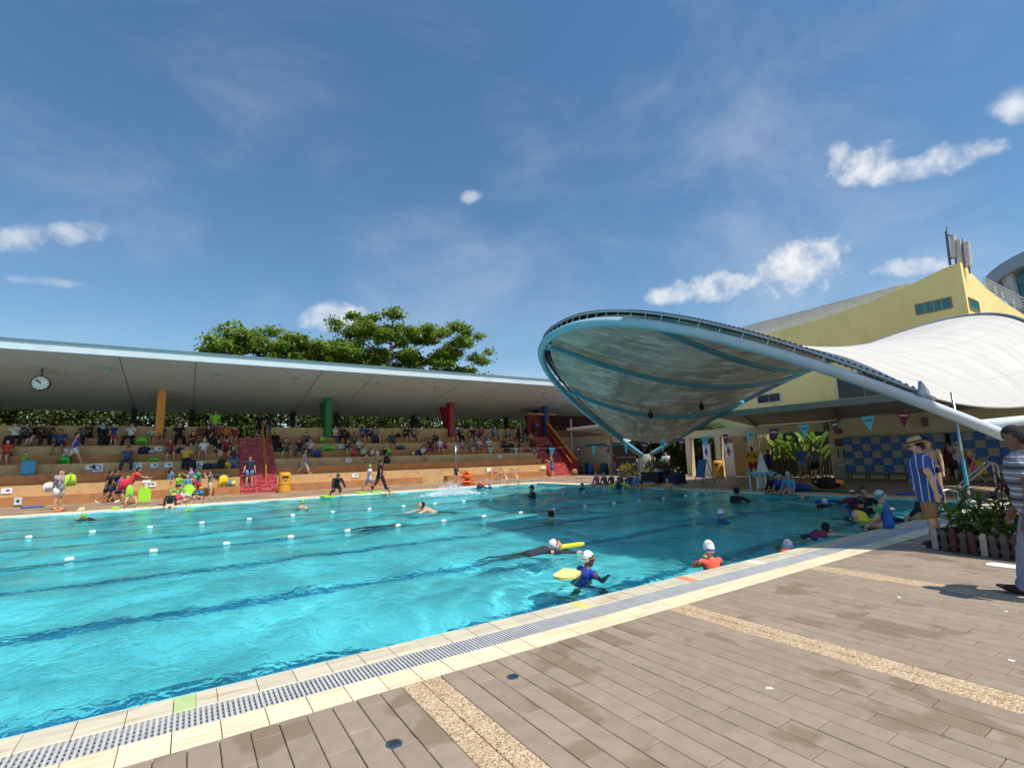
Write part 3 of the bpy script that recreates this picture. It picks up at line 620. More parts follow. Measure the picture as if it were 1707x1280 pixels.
# membrane: dirty underside and clean white top, 6 cm apart at the seams
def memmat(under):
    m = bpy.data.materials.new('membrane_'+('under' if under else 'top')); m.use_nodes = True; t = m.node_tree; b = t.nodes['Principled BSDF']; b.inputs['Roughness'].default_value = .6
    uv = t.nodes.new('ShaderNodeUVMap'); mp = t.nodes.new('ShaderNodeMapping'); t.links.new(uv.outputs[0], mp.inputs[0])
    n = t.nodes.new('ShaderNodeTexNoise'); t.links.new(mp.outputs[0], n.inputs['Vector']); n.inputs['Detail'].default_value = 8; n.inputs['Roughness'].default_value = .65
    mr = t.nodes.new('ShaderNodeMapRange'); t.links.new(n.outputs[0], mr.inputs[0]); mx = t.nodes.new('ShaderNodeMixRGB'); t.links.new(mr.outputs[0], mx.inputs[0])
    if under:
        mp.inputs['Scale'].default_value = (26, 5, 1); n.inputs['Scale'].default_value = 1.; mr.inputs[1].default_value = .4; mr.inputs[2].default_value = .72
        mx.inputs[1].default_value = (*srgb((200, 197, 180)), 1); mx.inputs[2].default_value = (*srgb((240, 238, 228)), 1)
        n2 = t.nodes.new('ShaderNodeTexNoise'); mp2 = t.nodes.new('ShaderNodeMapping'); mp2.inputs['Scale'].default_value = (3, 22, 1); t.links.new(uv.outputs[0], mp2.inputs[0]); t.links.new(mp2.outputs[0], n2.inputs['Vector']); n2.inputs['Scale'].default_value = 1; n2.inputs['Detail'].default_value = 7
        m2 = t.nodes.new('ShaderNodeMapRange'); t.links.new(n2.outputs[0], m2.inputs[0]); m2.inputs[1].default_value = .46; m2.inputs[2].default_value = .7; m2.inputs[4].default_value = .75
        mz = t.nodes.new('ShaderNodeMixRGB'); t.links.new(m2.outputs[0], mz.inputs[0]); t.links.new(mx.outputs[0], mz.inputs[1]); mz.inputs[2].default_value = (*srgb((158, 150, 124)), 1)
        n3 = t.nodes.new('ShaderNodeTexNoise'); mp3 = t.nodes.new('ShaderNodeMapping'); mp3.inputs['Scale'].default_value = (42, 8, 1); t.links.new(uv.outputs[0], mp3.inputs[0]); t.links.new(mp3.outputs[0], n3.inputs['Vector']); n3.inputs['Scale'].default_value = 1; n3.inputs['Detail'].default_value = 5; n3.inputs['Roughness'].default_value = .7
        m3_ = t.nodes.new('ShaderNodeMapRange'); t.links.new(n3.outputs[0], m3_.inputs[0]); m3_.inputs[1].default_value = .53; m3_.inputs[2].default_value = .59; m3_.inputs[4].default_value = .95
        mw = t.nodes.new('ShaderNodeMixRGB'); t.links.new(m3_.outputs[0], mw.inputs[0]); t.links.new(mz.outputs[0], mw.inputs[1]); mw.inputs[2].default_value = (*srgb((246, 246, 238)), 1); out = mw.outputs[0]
    else:
        mp.inputs['Scale'].default_value = (7, 40, 1); n.inputs['Scale'].default_value = 1; mr.inputs[1].default_value = .35; mr.inputs[2].default_value = .8
        mx.inputs[1].default_value = (*srgb((212, 209, 202)), 1); mx.inputs[2].default_value = (*srgb((186, 181, 170)), 1); out = mx.outputs[0]
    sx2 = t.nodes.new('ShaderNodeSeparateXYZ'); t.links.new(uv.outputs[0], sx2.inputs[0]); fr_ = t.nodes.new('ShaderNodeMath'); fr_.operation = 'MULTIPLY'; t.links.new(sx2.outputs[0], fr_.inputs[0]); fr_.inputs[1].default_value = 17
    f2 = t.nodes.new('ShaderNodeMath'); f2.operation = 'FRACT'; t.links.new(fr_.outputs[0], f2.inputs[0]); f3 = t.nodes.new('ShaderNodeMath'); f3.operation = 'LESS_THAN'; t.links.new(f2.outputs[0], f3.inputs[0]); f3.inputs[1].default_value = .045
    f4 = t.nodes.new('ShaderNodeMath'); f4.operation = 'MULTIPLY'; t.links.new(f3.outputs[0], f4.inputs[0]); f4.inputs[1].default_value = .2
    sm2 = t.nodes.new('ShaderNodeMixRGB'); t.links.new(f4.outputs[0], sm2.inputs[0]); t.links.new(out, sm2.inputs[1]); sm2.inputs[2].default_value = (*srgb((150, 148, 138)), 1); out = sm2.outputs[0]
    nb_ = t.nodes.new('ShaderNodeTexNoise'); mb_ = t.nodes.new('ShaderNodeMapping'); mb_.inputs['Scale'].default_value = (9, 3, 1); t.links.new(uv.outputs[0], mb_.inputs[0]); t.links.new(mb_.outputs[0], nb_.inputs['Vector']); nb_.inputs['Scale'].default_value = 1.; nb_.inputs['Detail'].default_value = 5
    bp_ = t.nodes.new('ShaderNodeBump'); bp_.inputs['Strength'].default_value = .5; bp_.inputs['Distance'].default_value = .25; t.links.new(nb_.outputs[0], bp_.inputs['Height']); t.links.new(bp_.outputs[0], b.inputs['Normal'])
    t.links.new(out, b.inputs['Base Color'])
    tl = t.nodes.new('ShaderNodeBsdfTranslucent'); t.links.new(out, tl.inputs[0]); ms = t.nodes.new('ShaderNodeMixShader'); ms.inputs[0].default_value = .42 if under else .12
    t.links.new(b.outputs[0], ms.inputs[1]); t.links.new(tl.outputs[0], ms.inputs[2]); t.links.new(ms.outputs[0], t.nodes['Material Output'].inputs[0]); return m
def sheet(name, m, dz):
    ns, nt_ = 70, 26; s0, s1 = -.9, .83; mb = MB(); uvs = []
    for i in range(ns+1):
        for j in range(nt_+1):
            t = .018+.964*j/nt_; ends = 4*t*(1-t)*.05; a = s0+ends; b = s1+.075*t-ends*.4; s = a+(b-a)*i/ns
            p = MEM(s, t)+Vector((0, 0, dz)); mb.v.append(tuple(p)); uvs.append((i/ns, t))
    mb.f = [(i*(nt_+1)+j, (i+1)*(nt_+1)+j, (i+1)*(nt_+1)+j+1, i*(nt_+1)+j+1) for i in range(ns) for j in range(nt_)]; mb.m = [0]*len(mb.f)
    d = mb.mesh(name, m, True); u = d.uv_layers.new(name='UVMap')
    for lp in d.loops: u.data[lp.index].uv = uvs[lp.vertex_index]
    return place(name, d, can)
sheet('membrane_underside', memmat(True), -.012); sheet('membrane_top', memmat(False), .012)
# edge tube, stand-off stubs and lacing loops along the pool-side edge
es = np.linspace(-.93, .84, 110); galv = mat('galvanised', (176, 184, 186), .4, .08, 6, metal=.6); black = mat('lace_black', (26, 26, 26), .7)
MB().tube([EF(s)+Vector((-.05, 0, .02)) for s in es], .045, 8).build('edge_tube', galv, can, True)
MB().tube([EB(s) for s in es], .045, 8).build('edge_tube', galv, can, True)
stub = MB()
for s in np.linspace(-.9, .82, 44): stub.tube([AF(s)+Vector((0, 0, .08)), EF(s)+Vector((-.05, 0, 0))], .022, 5); stub.tube([AB(s), EB(s)], .022, 5)
stub.build('stand_off_stubs', galv, can)['kind'] = 'stuff'
lace = MB()
for s in np.linspace(-.9, .82, 210):
    p = EF(s)+Vector((-.05, 0, .02)); q = MEM(s, .02)+Vector((0, 0, .03)); d = (p-q).normalized()
    lace.tube([q, q.lerp(p, .5)+Vector((0, 0, .07)), p+d*.05+Vector((0, 0, .02)), p+d*.02+Vector((0, 0, -.06)), q.lerp(p, .4)+Vector((0, 0, -.05))], .019, 4)
lace.build('lacing', black, can)['kind'] = 'stuff'
# curved ribs under the membrane
def near_s(fn, px, py, lo=-.95, hi=.9):
    return min(np.linspace(lo, hi, 400), key=lambda s: (proj(fn(s))[0]-px)**2+(proj(fn(s))[1]-py)**2)
for (f1, b1) in (((938.6, 655), (1240, 669)), ((911, 580), (1345, 621)), ((1065, 540), None)):
    sf = near_s(AF, *f1); sb = near_s(AB, *b1) if b1 else -.28
    pts = []
    for k in range(25):
        t = k/24; s = sf+(sb-sf)*t; p = MEM(s, t) if 0 < k < 24 else (AF(sf) if k == 0 else AB(sb)); pts.append(p+Vector((0, 0, -.2 if 0 < k < 24 else 0)))
    MB().tube(pts, .1, 12).build('rib', blue_pipe, can, True)
pts = [AF(.89).lerp(AB(.925), k/10) for k in range(11)]; MB().tube(pts, .12, 12).build('end_strut', pale_pipe, can, True)
MB().tube([AF(-.86), AB(-.86)], .1, 10).build('end_strut', paintmat('pipe_grey', (120, 150, 162), (96, 120, 132)), can, True)
pl = MB(); p = AF(.83)
pl.box(p+Vector((0, 0, .28)), (.5, .06, .36), Matrix.Rotation(.5, 3, 'Y')); pl.tube([p+Vector((.1, .05, .2)), p+Vector((.5, .5, .62))], .04, 6); pl.build('corner_plate', galv, can)
for (px, py, s_, t_) in ((1110, 677, -.55, .42), (1196, 668, -.45, .62)):
    q = MEM(s_, t_)+Vector((0, 0, -.35)); MB().ell(q, (.13, .13, .16), 10, 6).tube([q, q+Vector((0, 0, .3))], .03, 6).build('spotlight', black, can, True)
conc = mat('concrete', (158, 158, 152), .8, .15, 3, .3, 30, coords='World', stain=(112, 112, 104), sscale=1.5)
for q, h in ((SC(CP1), 1.5), (SC(CP2), 1.1)):
    MB().lathe([(.62, 0), (.5, .5), (.36, h-.15), (.3, h), (0, h)], (q.x, q.y, 0), 14).build('pedestal', conc, can)
# ================================================================== CHANGING ROOM BUILDING (end of the pool)
bx = 27.6
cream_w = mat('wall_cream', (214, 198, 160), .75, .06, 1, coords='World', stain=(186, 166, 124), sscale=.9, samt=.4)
cr = thing('changing_building', 'low cream changing block with deep eaves facing the pool end', 'building')
YR = -9.
yA, yB = yat(1385, bx, 1), yat(1146, bx, 1)
MB().b2((bx, YR, 0), (bx+.25, yA, 3.)).build('wall', cream_w, cr)
MB().b2((bx-.03, yA+.003, 2.42), (bx+.25, yB+.3, 2.9)).build('lintel', cream_w, cr)
for px0, px1 in ((1145, 1153), (1195, 1203), (1249, 1260)):
    a, b = yat(px0, bx, 1.2), yat(px1, bx, 1.2); MB().b2((bx-.05, b, 0), (bx+.3, a, 2.418)).build('pillar', cream_w, cr)
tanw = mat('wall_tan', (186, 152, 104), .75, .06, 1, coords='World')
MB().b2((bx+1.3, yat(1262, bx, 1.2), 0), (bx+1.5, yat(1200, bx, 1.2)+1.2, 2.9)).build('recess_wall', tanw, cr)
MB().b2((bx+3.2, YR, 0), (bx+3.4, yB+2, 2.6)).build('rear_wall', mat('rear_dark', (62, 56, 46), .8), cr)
white_p = mat('panel_white', (226, 220, 204), .6, .05, 2)
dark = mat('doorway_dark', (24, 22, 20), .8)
def sign(pa, pb, z0, z1, col, woman):
    ya, yb = yat(pa, bx, 1), yat(pb, bx, 1); yc = (ya+yb)/2
    t = MB().b2((bx-.12, yb, 0), (bx-.04, ya, 2.02)).build('screen_panel', white_p, cr)
    MB().b2((bx-.145, yc-.22, z0), (bx-.122, yc+.22, z1)).build('toilet_sign', mat('sign_white', (236, 238, 236), .4), t)
    q = MB(); m_ = mat('icon_'+('red' if woman else 'blue'), col, .5); zc = (z0+z1)/2; h = (z1-z0)
    q.box((bx-.15, yc, zc+h*.36), (.008, .1, .1)); q.prism([(yc-.08, zc+h*.28), (yc+.08, zc+h*.28), (yc+(.14 if woman else .1), zc-h*.08), (yc-(.14 if woman else .1), zc-h*.08)], 'x', bx-.153, bx-.147)
    q.b2((bx-.153, yc-.06, zc-h*.34), (bx-.147, yc-.012, zc-h*.08)); q.b2((bx-.153, yc+.012, zc-h*.34), (bx-.147, yc+.06, zc-h*.08)); q.build('pictogram', m_, t)
sign(1175, 1187, 1.1, 1.85, (30, 48, 128), False); sign(1211, 1226, 1.1, 1.85, (150, 44, 60), True)
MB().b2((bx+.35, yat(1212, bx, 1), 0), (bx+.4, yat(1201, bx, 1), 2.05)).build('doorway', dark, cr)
for k in range(8):
    y = yat(1281, bx+.9, 1.5)+k*.13; MB().b2((bx+.88, y, .8), (bx+.94, y+.06, 2.42)).build('screen_slat', mat('slat_cream', (206, 192, 158), .6), cr)
mb = MB()
for k in range(3): mb.lathe([(0, 0), (.16, 0), (.16, .05), (0, .06)], n=14)
for px, z in ((1214, 2.2), (1244, 2.2)):
    y = yat(px, bx+1.28, z); w = MB().tube([(bx+1.29, y, z), (bx+1.2, y, z)], .17, 16).build('wall_fan', mat('fan_grey', (120, 118, 110), .5), cr)
# wall fittings
def wallbox(nm, px, z, w, h, d, m_, lab=None):
    y = yat(px, bx, z); o = MB().b2((bx-d, y-w/2, z-h/2), (bx-.002, y+w/2, z+h/2)).build(nm, m_, cr); return o
for px, z in ((1378, 2.62), (1543, 2.55)): wallbox('speaker_box', px, z, .2, .42, .16, mat('speaker_grey', (112, 106, 94), .6))
y = yat(1399, bx, 2.35); MB().tube([(bx-.1, y, 2.35), (bx, y, 2.35)], .14, 16).build('alarm_bell', mat('bell_red', (110, 24, 24), .4), cr)
wallbox('notice_board', 1400, 1.78, .44, .38, .05, mat('board_brown', (112, 88, 62), .7, .4, 14)); wallbox('notice_paper', 1385.5, 1.62, .2, .2, .01, white_p)
f_ = wallbox('equipment_frame', 1403, 1.22, .36, .5, .06, mat('frame_pale', (196, 190, 172), .5))
y = yat(1403, bx, 1.2)
for k in (-.12, .12): MB().b2((bx-.075, y+k-.025, 1.02), (bx-.061, y+k+.025, 1.42)).build('dark_bar', dark, f_)
MB().b2((bx-.07, y-.03, 1.18), (bx-.061, y+.03, 1.24)).build('red_mark', mat('bell_red', (110, 24, 24), .4), f_)
c_ = wallbox('cabinet_door', 1402, .42, .58, .8, .1, mat('cabinet_grey', (158, 152, 138), .5)); y = yat(1404, bx, .7); MB().b2((bx-.108, y-.17, .64), (bx-.101, y+.13, .74)).build('door_sign', white_p, c_)
# eaves roof: soffit falls towards the wall
ex, ez0, ez1 = 24.3, 3.36, 3.62
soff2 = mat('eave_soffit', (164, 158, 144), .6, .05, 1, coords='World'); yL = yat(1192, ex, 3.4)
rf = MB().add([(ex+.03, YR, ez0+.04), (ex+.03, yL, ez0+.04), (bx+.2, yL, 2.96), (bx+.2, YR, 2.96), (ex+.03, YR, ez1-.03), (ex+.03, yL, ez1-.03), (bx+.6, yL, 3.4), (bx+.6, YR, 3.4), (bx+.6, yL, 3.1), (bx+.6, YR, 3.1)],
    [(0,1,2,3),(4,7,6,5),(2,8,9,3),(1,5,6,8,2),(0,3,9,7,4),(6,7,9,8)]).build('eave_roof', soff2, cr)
MB().b2((ex-.02, YR, ez0), (ex+.028, yL+.02, ez1)).build('fascia', mat('fascia_blue_grey', (150, 176, 186), .5, .06, 1, coords='World'), rf); MB().b2((ex-.06, YR, ez1), (ex+.2, yL+.02, ez1+.05)).build('gutter', fas, rf)
y = yL-1.6
while y > YR:
    q = MB(); q.add([(ex+.1, y-.05, ez0+.02), (ex+.1, y+.05, ez0+.02), (bx, y+1.2+.05, 2.84), (bx, y+1.2-.05, 2.84), (ex+.1, y-.05, ez0+.06), (ex+.1, y+.05, ez0+.06), (bx, y+1.25, 2.98), (bx, y+1.15, 2.98)], [(0,3,2,1),(0,1,5,4),(1,2,6,5),(2,3,7,6),(3,0,4,7)]); q.build('bracket', mat('bracket_grey', (110, 106, 98), .6), rf); y -= 4.4
# lockers
lk_b = [mat('locker_blue', (34, 96, 168), .45, .06, 3, rnd=.06), mat('locker_grey', (150, 150, 148), .45, .05, 3, rnd=.05)]; lk_f = mat('locker_frame', (92, 96, 98), .5); lat = mat('locker_latch', (60, 58, 54), .4)
def lockers(pa, pb, ncol, label):
    ya, yb = yat(pa, bx-.5, 1), yat(pb, bx-.5, 1); w = (ya-yb)/ncol; z0, z1 = .3, 2.02; rh = (z1-z0-.06)/5
    t = thing('locker_bank', label, 'lockers', (bx-.03, ya, 0), group='locker banks')
    MB().b2((-.45, -w*ncol-.04, z0-.06), (0, .03, z1)).build('carcass', lk_f, t)
    for k in range(0, ncol+1, 2):
        for d in (-.04, -.38): MB().b2((d-.025, -k*w-.025+ .02, 0), (d+.025, -k*w+.025+.02, z0-.06)).build('leg', lk_f, t)
    dm = MB().b2((-.018, -w/2+.012, -rh/2+.01), (0, w/2-.012, rh/2-.01)); dms = [dm.mesh('locker_door', m_) for m_ in lk_b]; lm = MB().b2((-.02, -.02, -.025), (0, .02, .025)).mesh('latch', lat)
    for c in range(ncol):
        for r in range(5):
            d = place('locker_door', dms[(c+r) % 2], t, (-.455, -w*(c+.5), z1-.03-rh*(r+.5))); place('latch', lm, d, (-.019, -w/2+.05, 0))
    return t
lockers(1409, 1579, 10, 'long blue and grey chequered locker bank behind the hatted man')
lockers(1590, 1712, 6, 'shorter chequered locker bank beside the right edge of the frame')
# ------------------------------------------------------------------ tall yellow hall behind
yx = 33.; yel_w = mat('hall_yellow', (254, 232, 156), .75, .05, .6, coords='World', stain=(220, 192, 112), sscale=.9, samt=.28, stretch=(1, 1, .35))
hall = thing('yellow_hall', 'tall yellow hall with swooping roofline behind the white canopy', 'building')
cor = onX(1600, 437, yx); top = [onX(x, y, yx) for x, y in ((1600, 437), (1570, 449), (1535, 466), (1500, 482), (1450, 503), (1400, 521), (1350, 537), (1300, 551), (1265, 560))]
poly = [(p.y, p.z) for p in top]+[(20.6, top[-1].z-.25), (26, 8.6), (26, 0), (cor.y, 0)]
# left face is built round its window openings
MB().prism(poly, 'x', yx, yx+.3).build('pool_face', yel_w, hall)
rt = [(cor.x, cor.z), (36.55, 10.14), (40, 9.8), (44.4, 9.59), (52, 9.3), (52, 0), (cor.x, 0)]
MB().prism([(x+.302, z) for x, z in rt], 'y', cor.y, cor.y+.3).build('side_face', yel_w, hall)
glass = bpy.data.materials.new('window_glass'); glass.use_nodes = True; b_ = glass.node_tree.nodes['Principled BSDF']; b_.inputs['Base Color'].default_value = (*srgb((64, 128, 130)), 1); b_.inputs['Roughness'].default_value = .12; b_.inputs['Metallic'].default_value = .1
wf = mat('window_frame', (150, 132, 92), .6); wfw = mat('window_frame_white', (210, 210, 206), .5)
def window(x, ya, yb, z0, z1, nm, fm, g=glass, div=0):
    fr = MB(); e = .07
    for a, b in (((ya-e, z0-e), (yb+e, z0)), ((ya-e, z1), (yb+e, z1+e)), ((ya-e, z0), (ya, z1)), ((yb, z0), (yb+e, z1))): fr.b2((x-.05, a[0], a[1]), (x+.05, b[0], b[1]))
    w = fr.build('window', fm, hall); n = div+1
    for k in range(n):
        a = ya+(yb-ya)*k/n; b = ya+(yb-ya)*(k+1)/n; MB().b2((x-.03, a+(.0 if k == 0 else .02), z0), (x-.02, b-(.0 if k == n-1 else .02), z1)).build('pane', g, w)
    return w
dg_ = mat('glass_dark', (26, 30, 34), .1, .02)
window(yx, 8.14, 9.56, 8.62, 9.1, 'strip', wf, glass, 3)
a, b = onX(1300, 655, yx), onX(1276, 672, yx); window(yx, a.y, b.y+.5, b.z+.05, a.z, 'small', wfw, dg_, 1)
a, b = onX(1392, 632, yx), onX(1392, 667, yx); window(yx, cor.y+1.0, a.y-.1, b.z, a.z+.2, 'long', wfw, dg_, 3)
fr = MB(); sx_, zz0, zz1 = (33.35, 34.8), 8.47, 8.95
fr.b2((sx_[0]-.07, cor.y-.05, zz0-.07), (sx_[1]+.07, cor.y+.0, zz0)).b2((sx_[0]-.07, cor.y-.05, zz1), (sx_[1]+.07, cor.y, zz1+.07)).b2((sx_[0]-.07, cor.y-.05, zz0), (sx_[0], cor.y, zz1)).b2((sx_[1], cor.y-.05, zz0), (sx_[1]+.07, cor.y, zz1))
w_ = fr.build('window', wf, hall); MB().b2((sx_[0], cor.y-.03, zz0), (sx_[1], cor.y-.02, zz1)).build('pane', glass, w_)
# louvre screen along the roof, and slanting rails on the other side
lv = mat('louvre_grey', (214, 218, 222), .5, .06, 2); p1, p2 = onX(1222, 549, yx+.5), onX(1515, 471, yx+.5)
for k in range(13):
    z1_, z2_ = p1.z-k*.15, p2.z-k*.15
    q = MB(); q.add([(yx+.45, p1.y, z1_), (yx+.45, p2.y, z2_), (yx+.55, p2.y, z2_-.09), (yx+.55, p1.y, z1_-.09), (yx+.45, p1.y, z1_-.03), (yx+.45, p2.y, z2_-.03), (yx+.55, p2.y, z2_-.12), (yx+.55, p1.y, z1_-.12)], [(0,1,2,3),(7,6,5,4),(0,4,5,1),(2,6,7,3),(1,5,6,2),(3,7,4,0)]); q.build('louvre_slat', lv, hall)
for k in range(9):
    y = p1.y+(p2.y-p1.y)*(k+.3)/8.6; z = p1.z+(p2.z-p1.z)*(k+.3)/8.6; MB().tube([(yx+.62, y, z-2.1), (yx+.62, y, z+.03)], .03, 6).build('louvre_post', lv, hall)
for k in range(5):
    a, b = onY(1640, 481-k*4.5, cor.y+.8), onY(1760, 545-k*5, cor.y+.8); MB().tube([a, b], .04, 6).build('roof_rail', lv, hall)
for px, py in ((1660, 490), (1672, 498), (1690, 508)):
    a = onY(px, py, cor.y+.8); MB().tube([a+Vector((0, 0, -1.)), a+Vector((0, 0, .5))], .05, 6).build('rail_post', lv, hall)
# phone antennas on the roof corner
an = thing('antenna_cluster', 'cluster of pale phone antennas on the yellow roof corner', 'antennas', (cor.x+.5, cor.y+.4, cor.z-.6), group=None)
grey_a, pale_a = mat('antenna_steel', (104, 106, 110), .5), mat('antenna_pale', (206, 200, 190), .5)
def rel(px, py): return onX(px, py, cor.x+.6)-Vector((cor.x+.5, cor.y+.4, cor.z-.6))
for (xt, yt, xb, yb, r_, m_, nm) in ((1577, 386, 1584, 442, .06, grey_a, 'mast'), (1578, 377, 1578.5, 388, .02, grey_a, 'whip'), (1588, 391, 1591, 430, .115, pale_a, 'antenna_panel'), (1592, 410, 1594, 442, .05, grey_a, 'mast'), (1598, 400, 1602, 440, .115, pale_a, 'antenna_panel'), (1604, 406, 1609, 446, .06, grey_a, 'mast'), (1604, 398, 1604.4, 408, .02, grey_a, 'whip'), (1611, 404, 1615, 444, .14, pale_a, 'antenna_panel'), (1615, 444, 1617, 456, .04, grey_a, 'mast')):
    MB().tube([rel(xt, yt), rel(xb, yb)], r_, 10).build(nm, m_, an)
for (x0, y0, x1, y1) in ((1577, 392, 1587, 393), (1593, 401, 1600, 402), (1603, 408, 1612, 408), (1582, 431, 1591, 430)): MB().tube([rel(x0, y0), rel(x1, y1)], .05, 6).build('bracket', grey_a, an)
# far glazed building with a curved roof
gb = thing('glazed_tower', 'distant teal glass building with an arched silver roof', 'building'); gx_ = 58.
arc = [(1641, 463), (1652, 452), (1668, 440), (1686, 429), (1707, 419), (1740, 408), (1800, 398)]
P = [onX(a, b, gx_) for a, b in arc]
q = MB()
for i in range(len(P)-1):
    a, b = P[i], P[i+1]; q.add([a, b, b+Vector((6, 0, 0)), a+Vector((6, 0, 0)), a-Vector((0, 0, 1.15)), b-Vector((0, 0, 1.15)), b+Vector((6, 0, -1.15)), a+Vector((6, 0, -1.15))], [(0,1,2,3),(0,4,5,1),(4,7,6,5)])
q.add([P[0], P[0]+Vector((6, 0, 0)), P[0]+Vector((6, 0, -1.15)), P[0]-Vector((0, 0, 1.15))], [(0,1,2,3)])
q.build('curved_roof', mat('roof_silver', (152, 166, 180), .4), gb)
a = onX(1690, 520, gx_+1.2); tealg = glass
yy = onX(1683, 450, gx_+1.2).y; zt = onX(1700, 436, gx_+1.2).z
for k in range(9):
    MB().b2((gx_+1.2, -14, zt-2-1.25*(k+1)), (gx_+1.3, yy, zt-2-1.25*k-.12)).build('glass_band', tealg, gb)
MB().add([(gx_+1.19, yy-.2, zt-2), (gx_+1.19, -14, zt-2), (gx_+1.19, -14, zt+4), (gx_+1.19, onX(1707, 424, gx_+1.2).y, zt+.6)], [(0,1,2,3)]).build('glass_gable', tealg, gb)
MB().b2((gx_+1.25, -14, 0), (gx_+5, yy-.1, zt-2)).build('core', mat('core_dark', (60, 92, 92), .5), gb)
a, b = onX(1676, 452, gx_+.8), onX(1690, 498, gx_+.8); MB().tube([a, b, Vector((b.x, b.y-.4, 0))], [.45, .4, .4], 8).build('column', mat('col_pale', (188, 192, 192), .5), gb)
# ------------------------------------------------------------------ low store and gate beyond the far stair
ls = thing('store_shelter', 'low pale store wall under a thin white lean-to roof', 'building'); wx = 29.5
pale = mat('store_wall', (206, 194, 170), .7, .06, 1, coords='World')
MB().b2((wx, 30.35, 0), (wx+.2, 38, 3.2)).build('wall', pale, ls)
zz = onX(947, 717, 26.6).z; MB().add([(26.6, 22.5, zz+.1), (26.6, 32.3, zz), (31.5, 32.3, zz-.35), (31.5, 22.5, zz-.25), (26.6, 22.5, zz+.28), (26.6, 32.3, zz+.18), (31.5, 32.3, zz-.15), (31.5, 22.5, zz-.05)], [(0,1,2,3),(7,6,5,4),(0,4,5,1),(1,5,6,2),(2,6,7,3),(3,7,4,0)]).build('roof', mat('lean_roof', (208, 214, 214), .5), ls)
MB().tube([(26.75, 31.9, 0), (26.75, 31.9, 4.6)], .08, 8).build('post', mat('post_grey', (140, 142, 140), .5), ls)
MB().b2((wx-.12, 28.3, 2.28), (wx-.02, 33.2, 2.5)).build('light_strip', mat('strip_blue', (70, 130, 150), .5), ls)
gt = thing('slat_gate', 'grey vertical slat gate beside the red shirted man', 'gate', (wx, 27.4, 0)); gm = mat('gate_grey', (96, 88, 82), .7, .1, 3)
for k in range(22): MB().b2((-.03, .03+k*.13, .06), (.03, .12+k*.13, 2.55)).build('slat', gm, gt)
for z in (.3, 1.25, 2.3): MB().b2((-.07, 0, z), (-.032, 2.92, z+.09)).build('rail', mat('gate_rail', (150, 146, 138), .6), gt)
MB().b2((wx-.3, 30.0, 0), (wx+.1, 30.34, 2.9)).build('pillar', pale, ls)
gw = thing('garden_wall', 'pale stub of wall behind the canopy foot', 'wall'); MB().b2((wx+2.4, yat(1076, wx+2.4, 1), 0), (wx+2.7, yat(1060, wx+2.4, 1), 2.6)).build('wall', pale, gw); MB().b2((wx+2.35, yat(1077, wx+2.4, 1), 2.6), (wx+2.75, yat(1059, wx+2.4, 1), 2.7)).build('coping', pale, gw)
# garden hedge and trees between the gate and the toilets
# ================================================================== PLANTS
def shrub(name, label, lo, hi, n, size, m, seed, cat='shrub', flat=.6, group=None):
    """leafy mass filling a box, with stems"""
    rg = np.random.default_rng(seed); c = [(lo[i]+hi[i])/2 for i in range(2)]; t = thing(name, label, cat, (c[0], c[1], 0), group=group)
    h = [(hi[i]-lo[i])/2 for i in range(3)]; u = rg.normal(0, 1, (n, 3)); u /= np.linalg.norm(u, axis=1, keepdims=True); u *= (rg.random((n, 1))**.45)
    p = np.sign(u)*np.abs(u)**.75*np.array(h)+np.array([0, 0, (lo[2]+hi[2])/2]); k = rg.integers(0, 9, n)
    p += (np.sin(k*2.3)[:, None]*np.array([[.12, .1, .15]]))
    nm = 'crown' if cat == 'tree' else 'foliage'; place(nm, leaves_mesh(nm, p, size, m, rg, flat, .45), t); mb = MB()
    for i in range(6):
        a = Vector((random.uniform(-h[0], h[0])*.6, random.uniform(-h[1], h[1])*.6, 0)); mb.tube([a, a+Vector((random.uniform(-.1, .1), random.uniform(-.1, .1), lo[2]+(hi[2]-lo[2])*.7))], [.03, .015], 5)
    mb.build('trunk' if cat == 'tree' else 'stems', bark, t); return t
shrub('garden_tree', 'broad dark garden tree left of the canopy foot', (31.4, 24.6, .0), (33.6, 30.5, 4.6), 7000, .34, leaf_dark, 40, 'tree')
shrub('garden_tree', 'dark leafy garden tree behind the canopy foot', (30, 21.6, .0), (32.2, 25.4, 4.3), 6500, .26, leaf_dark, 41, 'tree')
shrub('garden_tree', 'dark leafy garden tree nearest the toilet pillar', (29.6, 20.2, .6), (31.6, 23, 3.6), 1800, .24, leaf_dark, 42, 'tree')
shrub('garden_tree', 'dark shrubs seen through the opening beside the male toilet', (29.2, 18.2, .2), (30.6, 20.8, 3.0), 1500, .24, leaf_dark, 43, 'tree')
q1 = SC(CP1)
shrub('planter_shrub', 'yellow-green shrub at the left side of the canopy foot', (q1.x-1.2, q1.y+.1, .25), (q1.x-.3, q1.y+1.3, .9), 700, .14, leafmat('leaf_croton', (96, 92, 26), (160, 136, 40), .3), 44)
shrub('planter_shrub', 'olive shrub at the right side of the canopy foot', (q1.x-1.2, q1.y-2.3, .3), (q1.x, q1.y-.4, 1.2), 900, .16, leafmat('leaf_olive', (74, 82, 30), (124, 122, 50), .35), 45)
